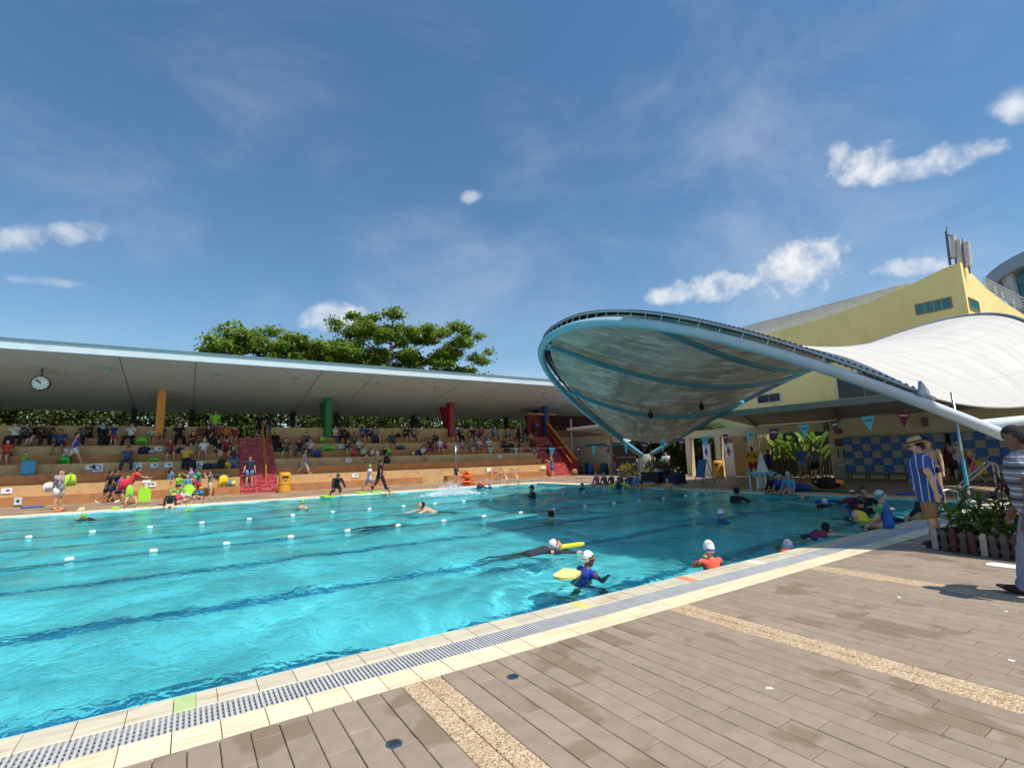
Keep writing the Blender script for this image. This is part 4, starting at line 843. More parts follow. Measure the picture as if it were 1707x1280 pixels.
# big-leaved heliconias in the gap left of the lockers
def blade(length, width, n=7, bend=.5, fold=.18):
    """one arching leaf blade with a folded midrib, growing along +X"""
    mb = MB(); vs = []
    for i in range(n+1):
        t = i/n; w = width*math.sin(math.pi*min(1, t*.97+.03))**.7*(1 if t < .98 else .2); x = length*t*(1-.18*bend*t); z = -bend*length*.55*t*t
        vs += [(x, -w/2, z+fold*w), (x, 0, z), (x, w/2, z+fold*w)]
    fs = []
    for i in range(n): a = i*3; fs += [(a, a+3, a+4, a+1), (a+1, a+4, a+5, a+2)]
    return mb.add(vs, fs)
heli_m = leafmat('leaf_heliconia', (70, 104, 34), (128, 158, 58), .4)
def heli_leaf_mat():
    return heli_m
hblades = [blade(.95, .27, 7, b).mesh('leaf', heli_m, True) for b in (.25, .5, .8)]; stalk = mat('stalk_green', (82, 104, 46), .6)
hy = [yat(px, 29.2, 1.2) for px in (1290, 1306, 1322, 1338, 1354, 1370)]
for k, y in enumerate(hy):
    lab = ['big-leaved heliconia beside the cream slat screen', 'big-leaved heliconia clump second from the slat screen', 'big-leaved heliconia clump third from the slat screen', 'big-leaved heliconia clump above the blue shirted man', 'big-leaved heliconia clump behind the grey shirted man', 'big-leaved heliconia nearest the locker wall'][k]
    t = thing('heliconia', lab, 'plant', (29.0+random.uniform(-.3, .3), y, 0), random.random()*6, group='heliconias by the lockers'); sm = MB()
    for j in range(10):
        a = j*2.4+random.random()*.5; h = random.uniform(.7, 2.0); b = Vector((math.cos(a)*.25, math.sin(a)*.25, h)); sm.tube([(b.x*.3, b.y*.3, 0), b], [.022, .014], 5)
        o = place('leaf', random.choice(hblades), t, b); o.rotation_euler = (random.uniform(-.4, .4), -random.uniform(.75, 1.25), a); s = random.uniform(.8, 1.2); o.scale = (s, s, s)
    sm.build('stalks', stalk, t)
# low dark rail fence in front of the heliconias
fe = thing('low_fence', 'low dark slatted fence in front of the heliconias', 'fence', (28.3, 0, 0)); fm = mat('fence_dark', (64, 52, 40), .8)
ya, yb = yat(1275, 28.3, .5), yat(1383, 28.3, .5); y = yb
while y < ya: MB().b2((-.02, y, .02), (.02, y+.07, .95)).build('slat', fm, fe); y += .17
MB().b2((.021, yb, .75), (.05, ya, .83)).build('rail', fm, fe)
# ---- picket planter at the right
fl_, fr_ = gp(1556, 916), gp(1712, 938); ang = math.atan2(fr_.y-fl_.y, fr_.x-fl_.x); flen = (fr_-fl_).length
pk = thing('picket_fence', 'weathered low picket fence round the planter beside the walking man', 'fence', (fl_.x, fl_.y, 0), ang)
wood = [mat('picket_white', (168, 160, 148), .85, .25, 8, .4, 40, stain=(70, 58, 48), sscale=7, samt=.9), mat('picket_dark', (84, 74, 66), .85, .25, 9, .4, 40, stain=(140, 130, 116), sscale=9, samt=.5), mat('picket_red', (84, 44, 40), .75, .15, 8, .2, 40)]
kinds = [0, 1, 2, 1, 2, 0, 1, 1, 2, 0, 1]
npk = 11; sp = flen/9.0
for k in range(npk):
    w = sp*.62; h = .31+random.uniform(-.02, .02); q = MB(); prof = [(-w/2, 0), (w/2, 0), (w/2, h-.04), (w/4, h-.005), (0, h), (-w/4, h-.005), (-w/2, h-.04)]
    q.prism(prof, 'y', -.012, .012); o = q.build('picket', wood[kinds[k]], pk, loc=(k*sp+w/2, 0, .01)); o.rotation_euler = (random.uniform(-.03, .03), random.uniform(-.035, .035), 0)
for z in (.07, .22): MB().b2((-.03, .014, z), (npk*sp, .034, z+.045)).build('rail', wood[1], pk)
MB().b2((-.02, .05, 0), (.02, .75, .27)).build('corner_post', wood[1], pk)
for k in range(5): MB().b2((-.012, .12+k*.12, .01), (.012, .19+k*.12, .29)).build('picket', wood[1], pk)
bx_ = thing('planter_box', 'dark red planter trough behind the picket fence', 'planter', (fl_.x, fl_.y, 0), ang)
MB().b2((.06, .12, .0), (flen+.8, .16, .24)).b2((.06, .62, 0), (flen+.8, .66, .24)).b2((.06, .16, 0), (.1, .62, .24)).build('trough', mat('planter_red', (96, 46, 36), .7, .15, 4), bx_); MB().b2((.1, .16, .02), (flen+.8, .62, .2)).build('soil', mat('soil', (58, 44, 34), .95, .3, 20), bx_)
cord_g, cord_r = leafmat('leaf_cordyline', (58, 92, 30), (126, 150, 54), .35), leafmat('leaf_cordyline_red', (62, 34, 30), (112, 62, 50), .3)
cb = {m_: [blade(.27, .05, 6, b, .25).mesh('leaf', m_, True) for b in (.4, .9, 1.4)] for m_ in (cord_g, cord_r)}
rot_ = Matrix.Rotation(ang, 3, 'Z')
for k, (u, v_, h, m_, lab) in enumerate(((.13, .3, .62, cord_g, 'green cordyline at the left end of the picket planter'), (.20, .48, .82, cord_g, 'tall green cordyline beside the steel handrail'), (.3, .25, .5, cord_g, 'short green cordyline second in the planter'), (.42, .45, .72, cord_g, 'green cordyline in the middle of the picket planter'), (.52, .3, .58, cord_g, 'bushy green cordyline right of the planter middle'),
        (.60, .5, .95, cord_r, 'tall dark red cordyline in the picket planter'), (.68, .3, .66, cord_g, 'green cordyline in front of the dark red one'), (.76, .5, .88, cord_r, 'dark red cordyline nearest the striped shirt man'), (.83, .28, .7, cord_g, 'green cordyline beside the striped shirt man'), (.92, .42, .66, cord_g, 'last green cordyline partly behind the striped shirt man'), (.36, .56, .55, cord_g, 'low green cordyline at the back of the planter'))):
    p = Vector((fl_.x, fl_.y, 0))+rot_ @ Vector((u*flen, v_, .18)); t = thing('cordyline', lab, 'plant', p, random.random()*6, group='cordylines in the picket planter'); sm = MB()
    ns = 3
    for j in range(ns):
        a = j*2.1+k; top_ = Vector((.06*math.cos(a), .06*math.sin(a), h*(1-.22*j)-.18)); sm.tube([(.02*math.cos(a), .02*math.sin(a), 0), top_*.5+Vector((.012, 0, 0)), top_], .008, 5)
        for i in range(11):
            b = i*2.4+random.random()*.4; o = place('leaf', random.choice(cb[m_]), t, top_+Vector((0, 0, -.012*i))); o.rotation_euler = (random.uniform(-.3, .3), -random.uniform(.1, 1.15), b); s = random.uniform(.75, 1.15); o.scale = (s, s, s)
    sm.build('stems', mat('cord_stem', (84, 70, 52), .8), t)
# ================================================================== BUNTING over the pool
BXX = 15.2
fl_px = [(666/1, 0)]
dots = [(763, 742), (787, 745), (818, 748), (835, 745), (860, 747), (890, 749), (920, 748), (964, 745), (989, 744), (1013, 743), (1043, 738), (1074, 735), (1104, 733), (1136, 731), (1175, 727), (1209, 724), (1252, 721), (1291, 714), (1341, 707), (1393, 702), (1449, 694), (1509, 686)]
ycur = [yat(px, BXX, 2) for px, _ in dots]
bn = thing('bunting_line', 'string of blue and maroon pennants strung across the pool', 'bunting', (BXX, 0, 0))
ylast = 4.05; zl = [onX(px, py, BXX).z for px, py in dots]
pts_z = lambda y: np.interp(y, ycur[::-1], zl[::-1])
ymax = ycur[0]
fm_b, fm_r, fm_t = mat('pennant_blue', (122, 190, 206), .7, .05, 6), mat('pennant_maroon', (120, 36, 58), .7, .05, 6), mat('pennant_print', (230, 226, 222), .7)
fm_d = mat('pennant_print_dark', (40, 70, 84), .7)
n = 26; ylist = [ymax-(ymax-5.4)*k/n for k in range(n+1)]
ycs = sorted(set(ycur)); 
zfit = np.polyfit(ycur, zl, 2); zf_ = lambda y: float(np.polyval(zfit, y))
MB().tube([(0, ymax+.3, zf_(ymax+.3))]+[(0, y, zf_(y)) for y in np.linspace(ymax, 4.0, 40)], .006, 5).build('line', mat('line_grey', (150, 150, 150), .7), bn)
pe = MB().add([(0, -.16, 0), (0, .16, 0), (.004, 0, -.42), (.006, -.16, 0), (.006, .16, 0), (.008, 0, -.42)], [(0,1,2),(3,5,4),(0,3,4,1),(1,4,5,2),(2,5,3,0)])
pem = [pe.mesh('pennant', m_) for m_ in (fm_b, fm_r)]
pr = MB()
for k in range(6): pr.b2((-.0035, -.075+k*.025, -.13), (-.0005, -.057+k*.025, -.09+.006*(k % 2)))
prm = [pr.mesh('print', m_) for m_ in (fm_d, fm_t)]
yy_ = ymax-.15; k = 0
ys_f = list(np.interp(np.arange(0, 21.01, 1), range(22), ycur))
for k, y in enumerate(ys_f):
    o = place('pennant', pem[k % 2], bn, (0, y, zf_(y))); o.rotation_euler = (random.uniform(-.08, .08), random.uniform(-.1, .1), random.uniform(-.5, .5)); q = place('print', prm[k % 2], o, (0, 0, 0)); q.scale = (1, 1.2, 1)
for (y, zt, lab) in ((ymax+.3, zf_(ymax+.3)+.05, 'slim grey bunting pole on the far deck'), (4.0, 2.75, 'leaning steel bunting pole behind the picket planter')):
    t = thing('bunting_pole', lab, 'pole', (BXX, y, 0), group='bunting poles'); MB().tube([(0, 0, 0), (0, 0, zt)], .032, 10).build('shaft', steel, t, True); MB().lathe([(.14, 0), (.14, .02), (.05, .05), (.05, .12), (0, .12)], n=14).build('foot_plate', steel, t)
    if y < 5: MB().tube([(0, 0, .45), (0, 0, 1.15)], .036, 10).build('sleeve', mat('sleeve_teal', (92, 176, 186), .5), t)
# ================================================================== BINS, RAILS, SIGNS
binm = mat('bin_yellow', (220, 158, 52), .5, .06, 3)
def bin_(p, h, r, label):
    t = thing('litter_bin', label, 'bin', p, random.random()*.4-2, group='yellow litter bins')
    MB().lathe([(r*.95, 0), (r, .03), (r, h*.42), (r*1.05, h*.43), (r*1.05, h*.47), (r, h*.48), (r, h*.86), (r*.94, h*.95), (r*.6, h), (0, h)], n=20).build('body', binm, t, False)
    MB().box((r*.98, 0, h*.77), (.04, r*.9, h*.1)).build('opening', dark, t); MB().box((r*1.0, 0, h*.6), (.02, r*.3, h*.06)).build('sticker', dark, t); return t
p = gp(474, 820.5); bin_(Vector((xat(474, 30.6, 0), 30.6, 0)), 1.1, .33, 'yellow litter bin at the foot of the red stairs').rotation_euler[2] = -1.6
bin_(gp(1199, 795.5), .98, .28, 'yellow litter bin between the toilet signs').rotation_euler[2] = 3.3
def ladder(px_a, py, label):
    t = thing('pool_ladder', label, 'ladder')
    for px in px_a:
        x = xat(px, YF+.75, .1); MB().tube(smooth_interp([(x, YF+.75, 0), (x, YF+.75, .75), (x, YF+.6, .9), (x, YF+.3, .7), (x, YF-.02, .35), (x, YF-.12, .12), (x, YF-.12, -.9)], 5), .024, 8).build('hand_rail', steel, t, True)
    xa, xb = [xat(px, YF+.75, .1) for px in px_a]
    for z in (-.25, -.55): MB().b2((xa, YF-.16, z), (xb, YF-.08, z+.03)).build('rung', steel, t)
ladder((833, 851), 803, 'stainless ladder rails at the far pool edge')
t = thing('ramp_rail', 'pair of stainless handrails sloping into the pool beyond the planter', 'handrail')
for px, d in ((1652, 0), (1660, .45)):
    a = Vector((xat(px, 5.2-d*1.0, 1.), 5.2-d*1.0, 0)); x = a.x
    MB().tube(smooth_interp([(x, a.y, 0), (x, a.y, .75), (x-.12, a.y+.05, .9), (x-.4, a.y+.1, .85), (x-2.0, a.y+.5, .12), (x-2.6, a.y+.6, -.3)], 5), .026, 8).build('rail', steel, t, True)
t = thing('grab_rail', 'short stainless grab rail beside the hatted man', 'handrail', tuple(gp(1600, 852)))
MB().tube(smooth_interp([(0, 0, 0), (0, 0, .38), (-.05, .03, .47), (-.25, .18, .45), (-.6, .4, .1), (-.7, .46, -.5)], 5), .024, 8).build('rail', steel, t, True)
# starting platform with cone
sp_ = gp(1271, 818); t = thing('start_platform', 'blue topped starting platform on pale legs at the pool end', 'platform', sp_)
plb = mat('platform_blue', (92, 178, 210), .5); plw = mat('platform_white', (200, 206, 204), .5)
MB().b2((-.3, -.42, .62), (.3, .42, .7)).build('top_board', plb, t)
for sx_ in (-.24, .2):
    for sy_ in (-.3, .3): MB().b2((sx_-.025, sy_-.025, 0), (sx_+.025, sy_+.025, .62)).build('leg', plw, t)
MB().b2((.18, -.55, .22), (.5, -.3, .28)).build('step', plb, t); MB().b2((-.25, -.04, .1), (.22, .04, .55)).build('brace', plw, t)
t = thing('marker_cone', 'pale marker cone standing on the blue starting platform', 'cone', (sp_.x+.05, sp_.y-.05, .7)); MB().lathe([(.22, 0), (.21, .03), (.02, .72), (0, .73)], n=14).build('cone', mat('cone_pale', (216, 218, 206), .5), t); MB().b2((-.24, -.24, 0), (.24, .24, .02)).build('base', mat('cone_pale', (216, 218, 206), .5), t)
# A-frame notice
a_ = gp(1170, 806); t = thing('notice_easel', 'blue notice board leaning on a dark easel at the pool end', 'sign', a_, -.35)
MB().add([(-.1, -.36, .3), (-.1, .36, .3), (.12, .3, 1.15), (.12, -.3, 1.15), (-.06, -.36, .29), (-.06, .36, .29), (.16, .3, 1.14), (.16, -.3, 1.14)], [(0,3,2,1),(4,5,6,7),(0,1,5,4),(1,2,6,5),(2,3,7,6),(3,0,4,7)]).build('board', mat('notice_blue', (62, 126, 200), .5), t)
for k in range(4): MB().box((-.03+.045*k, 0, .56+.15*k), (.01, .42-.05*(k % 2), .028), Matrix.Rotation(.25, 3, 'Y')).build('print_line', mat('notice_print', (24, 50, 104), .5), t)
for y in (-.32, .32): MB().tube([(-.18, y, 0), (.14, y*.85, 1.2)], .018, 6).tube([(.5, y, 0), (.15, y*.85, 1.2)], .018, 6).build('leg', dk, t)
# crates, stacked floats by the canopy foot
def crate(p, d, m_, label, heap):
    t = thing('storage_crate', label, 'crate', p, group='storage crates by the canopy foot'); x, y, z = d
    MB().b2((-x/2, -y/2, 0), (x/2, y/2, .04)).b2((-x/2, -y/2, .04), (-x/2+.04, y/2, z)).b2((x/2-.04, -y/2, .04), (x/2, y/2, z)).b2((-x/2+.04, -y/2, .04), (x/2-.04, -y/2+.04, z)).b2((-x/2+.04, y/2-.04, .04), (x/2-.04, y/2, z)).build('tub', m_, t)
    MB().b2((-x/2-.02, -y/2-.02, z-.06), (-x/2-.002, y/2+.02, z)).build('rim', m_, t)
    return t
crate(gp(1083, 805)+Vector((.4, 0, 0)), (.8, 1.15, .56), mat('crate_dark', (26, 32, 48), .6), 'dark storage crate heaped with yellow and blue swim toys', 1)
crate(gp(1116, 806)+Vector((.4, 0, 0)), (.7, .85, .46), mat('crate_navy', (24, 44, 84), .6), 'navy storage crate of orange toys beside the dark one', 1)
cg = gp(1083, 805)
for k, (c_, lb_) in enumerate((((216, 190, 60), 'amber swim float at the left end of the dark crate'), ((226, 216, 120), 'pale yellow swim float on the dark crate'), ((196, 170, 40), 'mustard swim float in the middle of the dark crate'), ((220, 220, 200), 'whitish swim float on the dark crate'), ((70, 140, 196), 'blue swim float at the right end of the dark crate'))):
    q = MB().ell((0, 0, 0), (.13, .16, .1), 9, 6).tube([(-.1, 0, .05), (0, 0, .14), (.1, 0, .05)], .025, 5)
    tag(q.build('swim_toy', mat('toy_%d_%d' % (c_[0], c_[2]), c_, .5), None, True, (cg.x+.15+random.uniform(-.1, .45), cg.y+.42-k*.21, .58+random.uniform(0, .05))), lb_, 'swim float', 'floats heaped on the dark crate')
def kickmesh(l, w, m_):
    q = MB(); n = 12; prof = [(-w/2, -l/2), (w/2, -l/2), (w/2, l*.2)]+[(w/2*math.cos(math.pi*k/n), l*.2+l*.3*math.sin(math.pi*k/n)) for k in range(1, n)]+[(-w/2, l*.2)]
    q.prism(prof, 'z', -.018, .018); return q.mesh('kickboard', m_)
kb = {}
def kick(col, p, rot, label, l=.46, w=.3, group='kickboards'):
    key = (col, l, w)
    if key not in kb: kb[key] = kickmesh(l, w, mat('foam_%d_%d_%d' % col, col, .75, .05, 8, .1, 60))
    o = place('kickboard', kb[key], None, p); o.rotation_euler = rot; return tag(o, label, 'kickboard', group)
LIME, YELB = (150, 206, 40), (226, 200, 84)
c = gp(1083, 809)
for k, cc in enumerate(((214, 120, 50), (226, 190, 60), (230, 226, 214), (214, 120, 50), (60, 110, 180))): kick(cc, (c.x-.35, c.y-.1+.02*k, .03+.037*k), (0, 0, 1.5+.08*k), ['orange kickboard at the bottom of the pile by the crate', 'amber kickboard second from the bottom of the pile', 'white kickboard in the middle of the pile', 'orange kickboard second from the top of the pile', 'blue kickboard on top of the pile by the crate'][k], .9, .4)
# kickboards and mats on the far deck
for (px, py, col, rz, lab, l, w) in ((53, 846, (44, 92, 168), .4, 'blue kickboard lying on the far deck at the left', .8, .7), (66, 841, LIME, .2, 'lime kickboard behind the blue one on the far deck', .9, .4), (545, 828, LIME, 0, 'lime float board under the kneeling wetsuit diver', 1.5, .5), (602, 822, LIME, .1, 'lime float board at the far edge by the walking boy', .8, .5), (628, 820, LIME, -.1, 'lime float board at the far edge by the man in black', .8, .5),
        (100, 851.5, (220, 110, 50), 0, 'orange mat strip on the coping by the woman with the tote', 1.3, .25), (136, 849.5, (222, 196, 150), .1, 'pale mat strip on the coping in front of the stand', 1.6, .2), (193, 848, LIME, .1, 'lime foam strip on the coping by the crouching child', .9, .22), (270, 841, (222, 110, 60), .5, 'orange foam strip beside the seated child in black', .6, .2)):
    p = gp(px, py); kick(col, (p.x, p.y, .035), (0, 0, rz), lab, l, w)
kick(LIME, Vector((xat(241, 27.3, .4), 27.3, .42)), (1.45, 0, .15), 'lime kickboard held upright by the child in white', .62, .46)
kick(LIME, Vector((xat(314, 27.6, .4), 27.6, .5)), (1.2, .5, .1), 'lime kickboard propped among the seated children', .55, .42)
kick((44, 92, 190), gp(1507, 824)+Vector((0, 0, .03)), (0, 0, 1.5), 'blue foam noodle board on the end coping by the rash guard child', .9, .18)
p = gp(1374, 819.5); t = thing('goggle_string', 'green netting strip lying along the end coping', 'netting', p)
for k in range(5): MB().tube(smooth_interp([(random.uniform(-.1, .1)+.05*k, .75-.4*j+random.uniform(-.05, .05), .02+.02*(j % 2)) for j in range(6)], 4), .025, 5).build('strand', mat('net_green', (50, 120, 84), .7), t)
p = gp(1334, 819); t = thing('swim_bag', 'blue drawstring swim bag beside the three seated boys', 'bag', p); MB().ell((0, 0, .14), (.2, .42, .15), 14, 8).build('body', mat('bag_blue', (36, 70, 158), .6), t, True); MB().tube([(0, .4, .14), (0, .52, .2), (0, .6, .12)], .02, 6).build('drawstring', plw, t)
# ---- backpacks and bags
def bag(p, col, label, h=.45, w=.32, d=.2, rz=0., lying=False, group='bags on the stand', col2=None):
    t = thing('backpack', label, 'bag', p, rz, group); m_ = mat('bagc_%d_%d_%d' % col, col, .75, .12, 10); m2 = mat('bagc_%d_%d_%d' % (col2 or tuple(int(c*.6) for c in col)), col2 or tuple(int(c*.6) for c in col), .75)
    X, Y, Zv = Vector((1, 0, 0)), Vector((0, 1, 0)), Vector((0, 0, 1))
    if lying: h, d = h*.75, h
    secs = [((0, 0, h*f), X, Y, w/2*a, d/2*a) for f, a in ((0, .75), (.04, .95), (.3, 1), (.65, .97), (.85, .85), (.97, .5), (1, .2))]
    MB().loft(secs, 12).build('body', m_, t, True); MB().loft([((0, -d*.48, h*f), X, Y, w*.34*a, d*.2*a) for f, a in ((.08, .7), (.12, 1), (.4, 1), (.48, .6))], 10).build('pocket', m2, t, True)
    for s_ in (-1, 1): MB().tube(smooth_interp([(s_*w*.25, d*.42, h*.9), (s_*w*.3, d*.75, h*.6), (s_*w*.25, d*.46, h*.15)], 4), .02, 5).build('strap', m2, t)
    MB().tube([(-.05, 0, h*.97), (-.04, 0, h+.05), (.04, 0, h+.05), (.05, 0, h*.97)], .012, 5).build('handle', m2, t); return t
def on(px, k, dy=.22): # point on tread k (0-based riser index) at image column px
    y = TY[k]+dy; return Vector((xat(px, y, TZ[k]), y, TZ[k]))
BAGS = ((107, 3, (60, 190, 50), 'bright green bag by the walking woman in blue', .36, .5), (112, 3, (30, 32, 30), 'black bag touching the bright green one', .36, .3), (236, 5, (110, 190, 40), 'boxy lime carrier bag between the capped spectators', .5, .55), (240, 4, (34, 40, 70), 'navy dotted tote on the middle bench', .42, .55), (252, 4, (210, 206, 196), 'white plastic bag beside the navy tote', .22, .3),
  (257, 3, (120, 200, 40), 'flat lime bag alone on the third foot step', .2, .6), (300, 4, (44, 46, 74), 'navy bag behind the man in yellow', .34, .36), (353, 5, (30, 32, 34), 'black backpack beside the white capped woman', .48, .45), (340, 4, (120, 200, 60), 'lime bag between the knees of the white capped woman', .36, .2), (318, 2, (26, 32, 52), 'large dark backpack under the man in yellow', .55, .5),
  (347, 2, (32, 34, 36), 'black bag at the left of the heap by the stairs', .32, .6), (357, 2, (40, 52, 90), 'navy bag in the heap by the stairs', .3, .5), (366, 2, (226, 120, 40), 'orange pouch in the heap by the stairs', .3, .4), (377, 2, (216, 172, 50), 'mustard bag in the heap by the stairs', .4, .5), (388, 2, (40, 70, 150), 'royal blue pouch at the stair end of the heap', .26, .3), (370, 2, (20, 22, 22), 'black backpack on top of the bag heap', .55, .5),
  (366, 1, (52, 54, 58), 'long black mesh bag on the sunlit tan step', .22, 1.3), (372, 0, (232, 196, 40), 'yellow black-strapped backpack on the front bench', .62, .5), (383, 0, (70, 130, 170), 'blue bottle bag on the front bench', .3, .3), (389, 0, (216, 200, 90), 'pale yellow pouch at the stair end of the front bench', .3, .25),
  (330, 6, (214, 106, 50), 'orange bag on the top bench', .4, .4), (337, 6, (40, 36, 34), 'dark duffel on the top bench beside the orange bag', .3, .5), (463, 4, (40, 80, 50), 'dark green bag left of the sunglasses man', .25, .5), (529, 3, (38, 66, 124), 'blue backpack with lime strap on the third step', .5, .45), (537, 5, (130, 200, 60), 'lime and white drawstring bag under the green column', .5, .35), (541, 4, (110, 190, 50), 'lime bag on a bench right of the two women', .3, .4),
  (551, 4, (120, 200, 60), 'rounded lime bag by itself on the middle bench', .36, .55), (589, 3, (200, 60, 80), 'striped red tote beside the woman with the red bag', .5, .3), (626, 5, (30, 36, 70), 'navy backpack in front of the grey shirted spectator', .55, .45), (645, 2, (30, 34, 34), 'black lime-edged backpack below the boy in black', .5, .42), (648, 3, (130, 200, 50), 'lime backpack worn behind the boy in black', .5, .35), (668, 4, (60, 90, 100), 'grey backpack with a lime panel lying on the bench', .3, .6), (664, 6, (34, 32, 30), 'small black bag on the top bench', .3, .3),
  (579, 6, (40, 30, 28), 'dark bag at the foot of the top wall', .4, .4), (700, 3, (36, 48, 66), 'navy bag in front of the white topped girl', .4, .45), (689, 3, (226, 224, 218), 'small white bag left of the white topped girl', .25, .2), (742, 4, (196, 50, 90), 'magenta bag beside the woman in white', .42, .35), (773, 4, (196, 60, 90), 'pink bag under the bunting on the middle bench', .36, .26), (779, 4, (120, 190, 50), 'lime bag next to the pink one under the bunting', .4, .3), (783, 6, (220, 170, 50), 'yellow bag on the top bench right of the red column', .36, .3), (797, 6, (196, 80, 110), 'pink bag on the top bench beside the yellow one', .34, .3),
  (852, 4, (44, 44, 50), 'black bag left of the spectators by the far stairs', .4, .5), (858, 3, (60, 70, 84), 'grey shoes bag on the third step near the far stairs', .16, .4), (880, 3, (180, 50, 50), 'red bag on the third step near the far stairs', .3, .45), (815, 0, (232, 228, 216), 'white tote slumped on the sunlit front bench', .42, .5), (826, 0, (190, 110, 120), 'pink towel bag beside the slumped white tote', .2, .4), (905, 0, (214, 204, 170), 'cream paper bag on the front bench near the walking man', .36, .5))
for (px, k, col, lab, h, w) in BAGS: bag(on(px, k, .3), col, lab, h, w, max(.18, w*.45), random.uniform(-.4, .4))
def deckbag(px, py, col, lab, h=.5, w=.4, **k): return bag(gp(px, py), col, lab, h, w, w*.6, random.uniform(-.5, .5), group='bags on the decks', **k)
deckbag(966, 791, (60, 52, 46), 'dark trolley bag against the store wall', .7, .6); deckbag(979, 790, (38, 50, 60), 'tall navy bag against the store wall', .95, .5); deckbag(985, 790.5, (40, 86, 170), 'blue backpack against the store wall', .72, .5); deckbag(995, 790, (226, 92, 44), 'orange backpack against the store wall', .8, .5); deckbag(1008, 790.5, (44, 62, 66), 'bulging dark backpack at the end of the store wall', .9, .75); deckbag(958, 792, (160, 110, 70), 'brown bag at the left end of the store wall', .5, .5)
deckbag(1379, 813, (24, 24, 26), 'large black backpack lying on the end deck', .42, 1.1); deckbag(1397, 813, (226, 150, 80), 'orange swim bag leaning on the black backpack', .32, .6)
p = gp(1122, 803); t = thing('mesh_ball_bag', 'yellow mesh bag hanging between the crates', 'bag', (p.x, p.y+.9, 0)); MB().ell((0, 0, .4), (.2, .22, .3), 12, 8).build('mesh', mat('mesh_yellow', (224, 190, 40), .6, .3, 30), t, True); MB().tube([(0, 0, .66), (0, 0, .85)], .02, 5).build('cord', mat('mesh_yellow', (224, 190, 40), .6), t)
# orange life jacket heap on the far deck
p = Vector((xat(778, 26.2, .2), 26.2, 0)); oj = mat('jacket_orange', (236, 104, 34), .6, .15, 9)
for k in range(9):
    a = k*2.2; lab = ['orange life jacket at the bottom left of the heap', 'orange life jacket at the bottom right of the heap', 'orange life jacket at the front of the heap', 'orange life jacket behind the front of the heap', 'orange life jacket low in the middle of the heap', 'orange life jacket higher in the middle of the heap', 'orange life jacket near the top of the heap', 'orange life jacket topping the heap', 'flat orange life jacket beside the heap'][k]
    z = .1+.11*max(0, k-1) if k < 8 else .06; r = .28*(1-k/12) if k < 8 else .95
    t = thing('life_jacket', lab, 'life jacket', (p.x+r*math.cos(a) if k < 8 else p.x+.75, p.y+r*math.sin(a)*.6, z), a, 'orange life jackets in a heap')
    for s_ in (-1, 1): MB().loft([((s_*.13, y_, 0), Vector((1, 0, 0)), Vector((0, 0, 1)), .11*q_, .06*q_) for y_, q_ in ((-.25, .5), (-.22, .95), (0, 1), (.2, .9), (.26, .4))], 10).build('foam_panel', oj, t, True)
    MB().b2((-.2, -.05, .05), (.2, -.02, .075)).build('strap', black, t)
# letter sheets and notices on the tiers
paper = mat('paper_white', (232, 234, 236), .7); ink = mat('ink_blue', (40, 52, 96), .7)
def sheet_(px, k, ch, w, h, label, dz=0):
    y = TY[k]-.03; z = TZ[k]-h/2-.02+dz; t = thing('letter_sheet', label, 'notice', (xat(px, y, z), y, z), group='paper notices taped to the tiers')
    MB().b2((-w/2, -.004, -h/2), (w/2, .004, h/2)).build('sheet', paper, t)
    if ch: text(ch, h*.95, ink, t, (0, -.006, 0), (R(90), 0, 0))
    else: MB().b2((-.02, -.008, -h*.1), (w*.3, -.0045, h*.22)).build('print', ink, t)
sheet_(163, 3, 'D', .42, .42, 'white sheet with a large letter D on the tan step', -.02); sheet_(228, 3, 'C', .42, .42, 'white sheet with a large letter C on the tan step', -.02); sheet_(331, 3, 'A', .42, .42, 'white sheet with a large letter A on the tan step', -.05)
for px, k, lab in ((150, 3, 'blank pale sheet left of the letter D'), (257, 3, 'small notice left of the seated man in yellow'), (281, 3, 'pale notice behind the woman in orange'), (264, 5, 'small notice on the upper tan step'), (253, 1, 'white notice behind the child with the kickboard'), (592, 1, 'white notice on the sunlit tan step below the green column'), (581, 3, 'white notice below the woman with the red bag'), (570, 5, 'white notice left of the woman in purple'), (834, 3, 'white notice on the step under the bunting'), (11, 1, 'grey plate on the sunlit tan step at the far left')): sheet_(px, k, None, .36, .24, lab, -.06)
t = thing('socket_box', 'pale electrical box on the front orange bench at the left', 'box', (xat(30, TY[0]-.05, .25), TY[0]-.05, .25)); MB().b2((-.13, -.03, -.17), (.13, .05, .17)).build('cover', plw, t); MB().b2((-.05, -.04, -.04), (.05, -.031, .06)).build('socket', dark, t)
# shoes left along the foot of the stand
for (px, py, c, lab) in ((357, 825.5, (40, 52, 90), 'navy shoe behind the boy in khaki shorts'), (370, 825, (60, 120, 130), 'teal shoe below the yellow backpack'), (385, 824, (60, 60, 60), 'grey shoe at the end of the front bench by the stairs'), (502, 817, (40, 40, 40), 'black shoe right of the yellow litter bin'), (583, 812.5, (40, 40, 40), 'dark shoe under the front bench left of the walking boy'), (612, 810.5, (44, 44, 44), 'dark shoe behind the legs of the walking boy'), (828, 799.5, (70, 60, 60), 'dark shoe beside the pool ladder rails'), (251, 831, (70, 50, 44), 'brown shoe right of the child in white'), (811, 800, (200, 190, 180), 'pale shoe left of the pool ladder rails')):
    p = gp(px, py); q = MB().loft([((x_, 0, .03), Vector((0, 1, 0)), Vector((0, 0, 1)), .05*a, .035*a) for x_, a in ((-.13, .6), (-.08, .9), (.03, .8), (.1, 1), (.14, .5))], 8)
    o = q.build('sandal', mat('shoe_%d_%d' % (c[0], c[2]), c, .7), None, True, p); o.rotation_euler[2] = random.random()*6; tag(o, lab, 'shoe', 'shoes left along the stand')
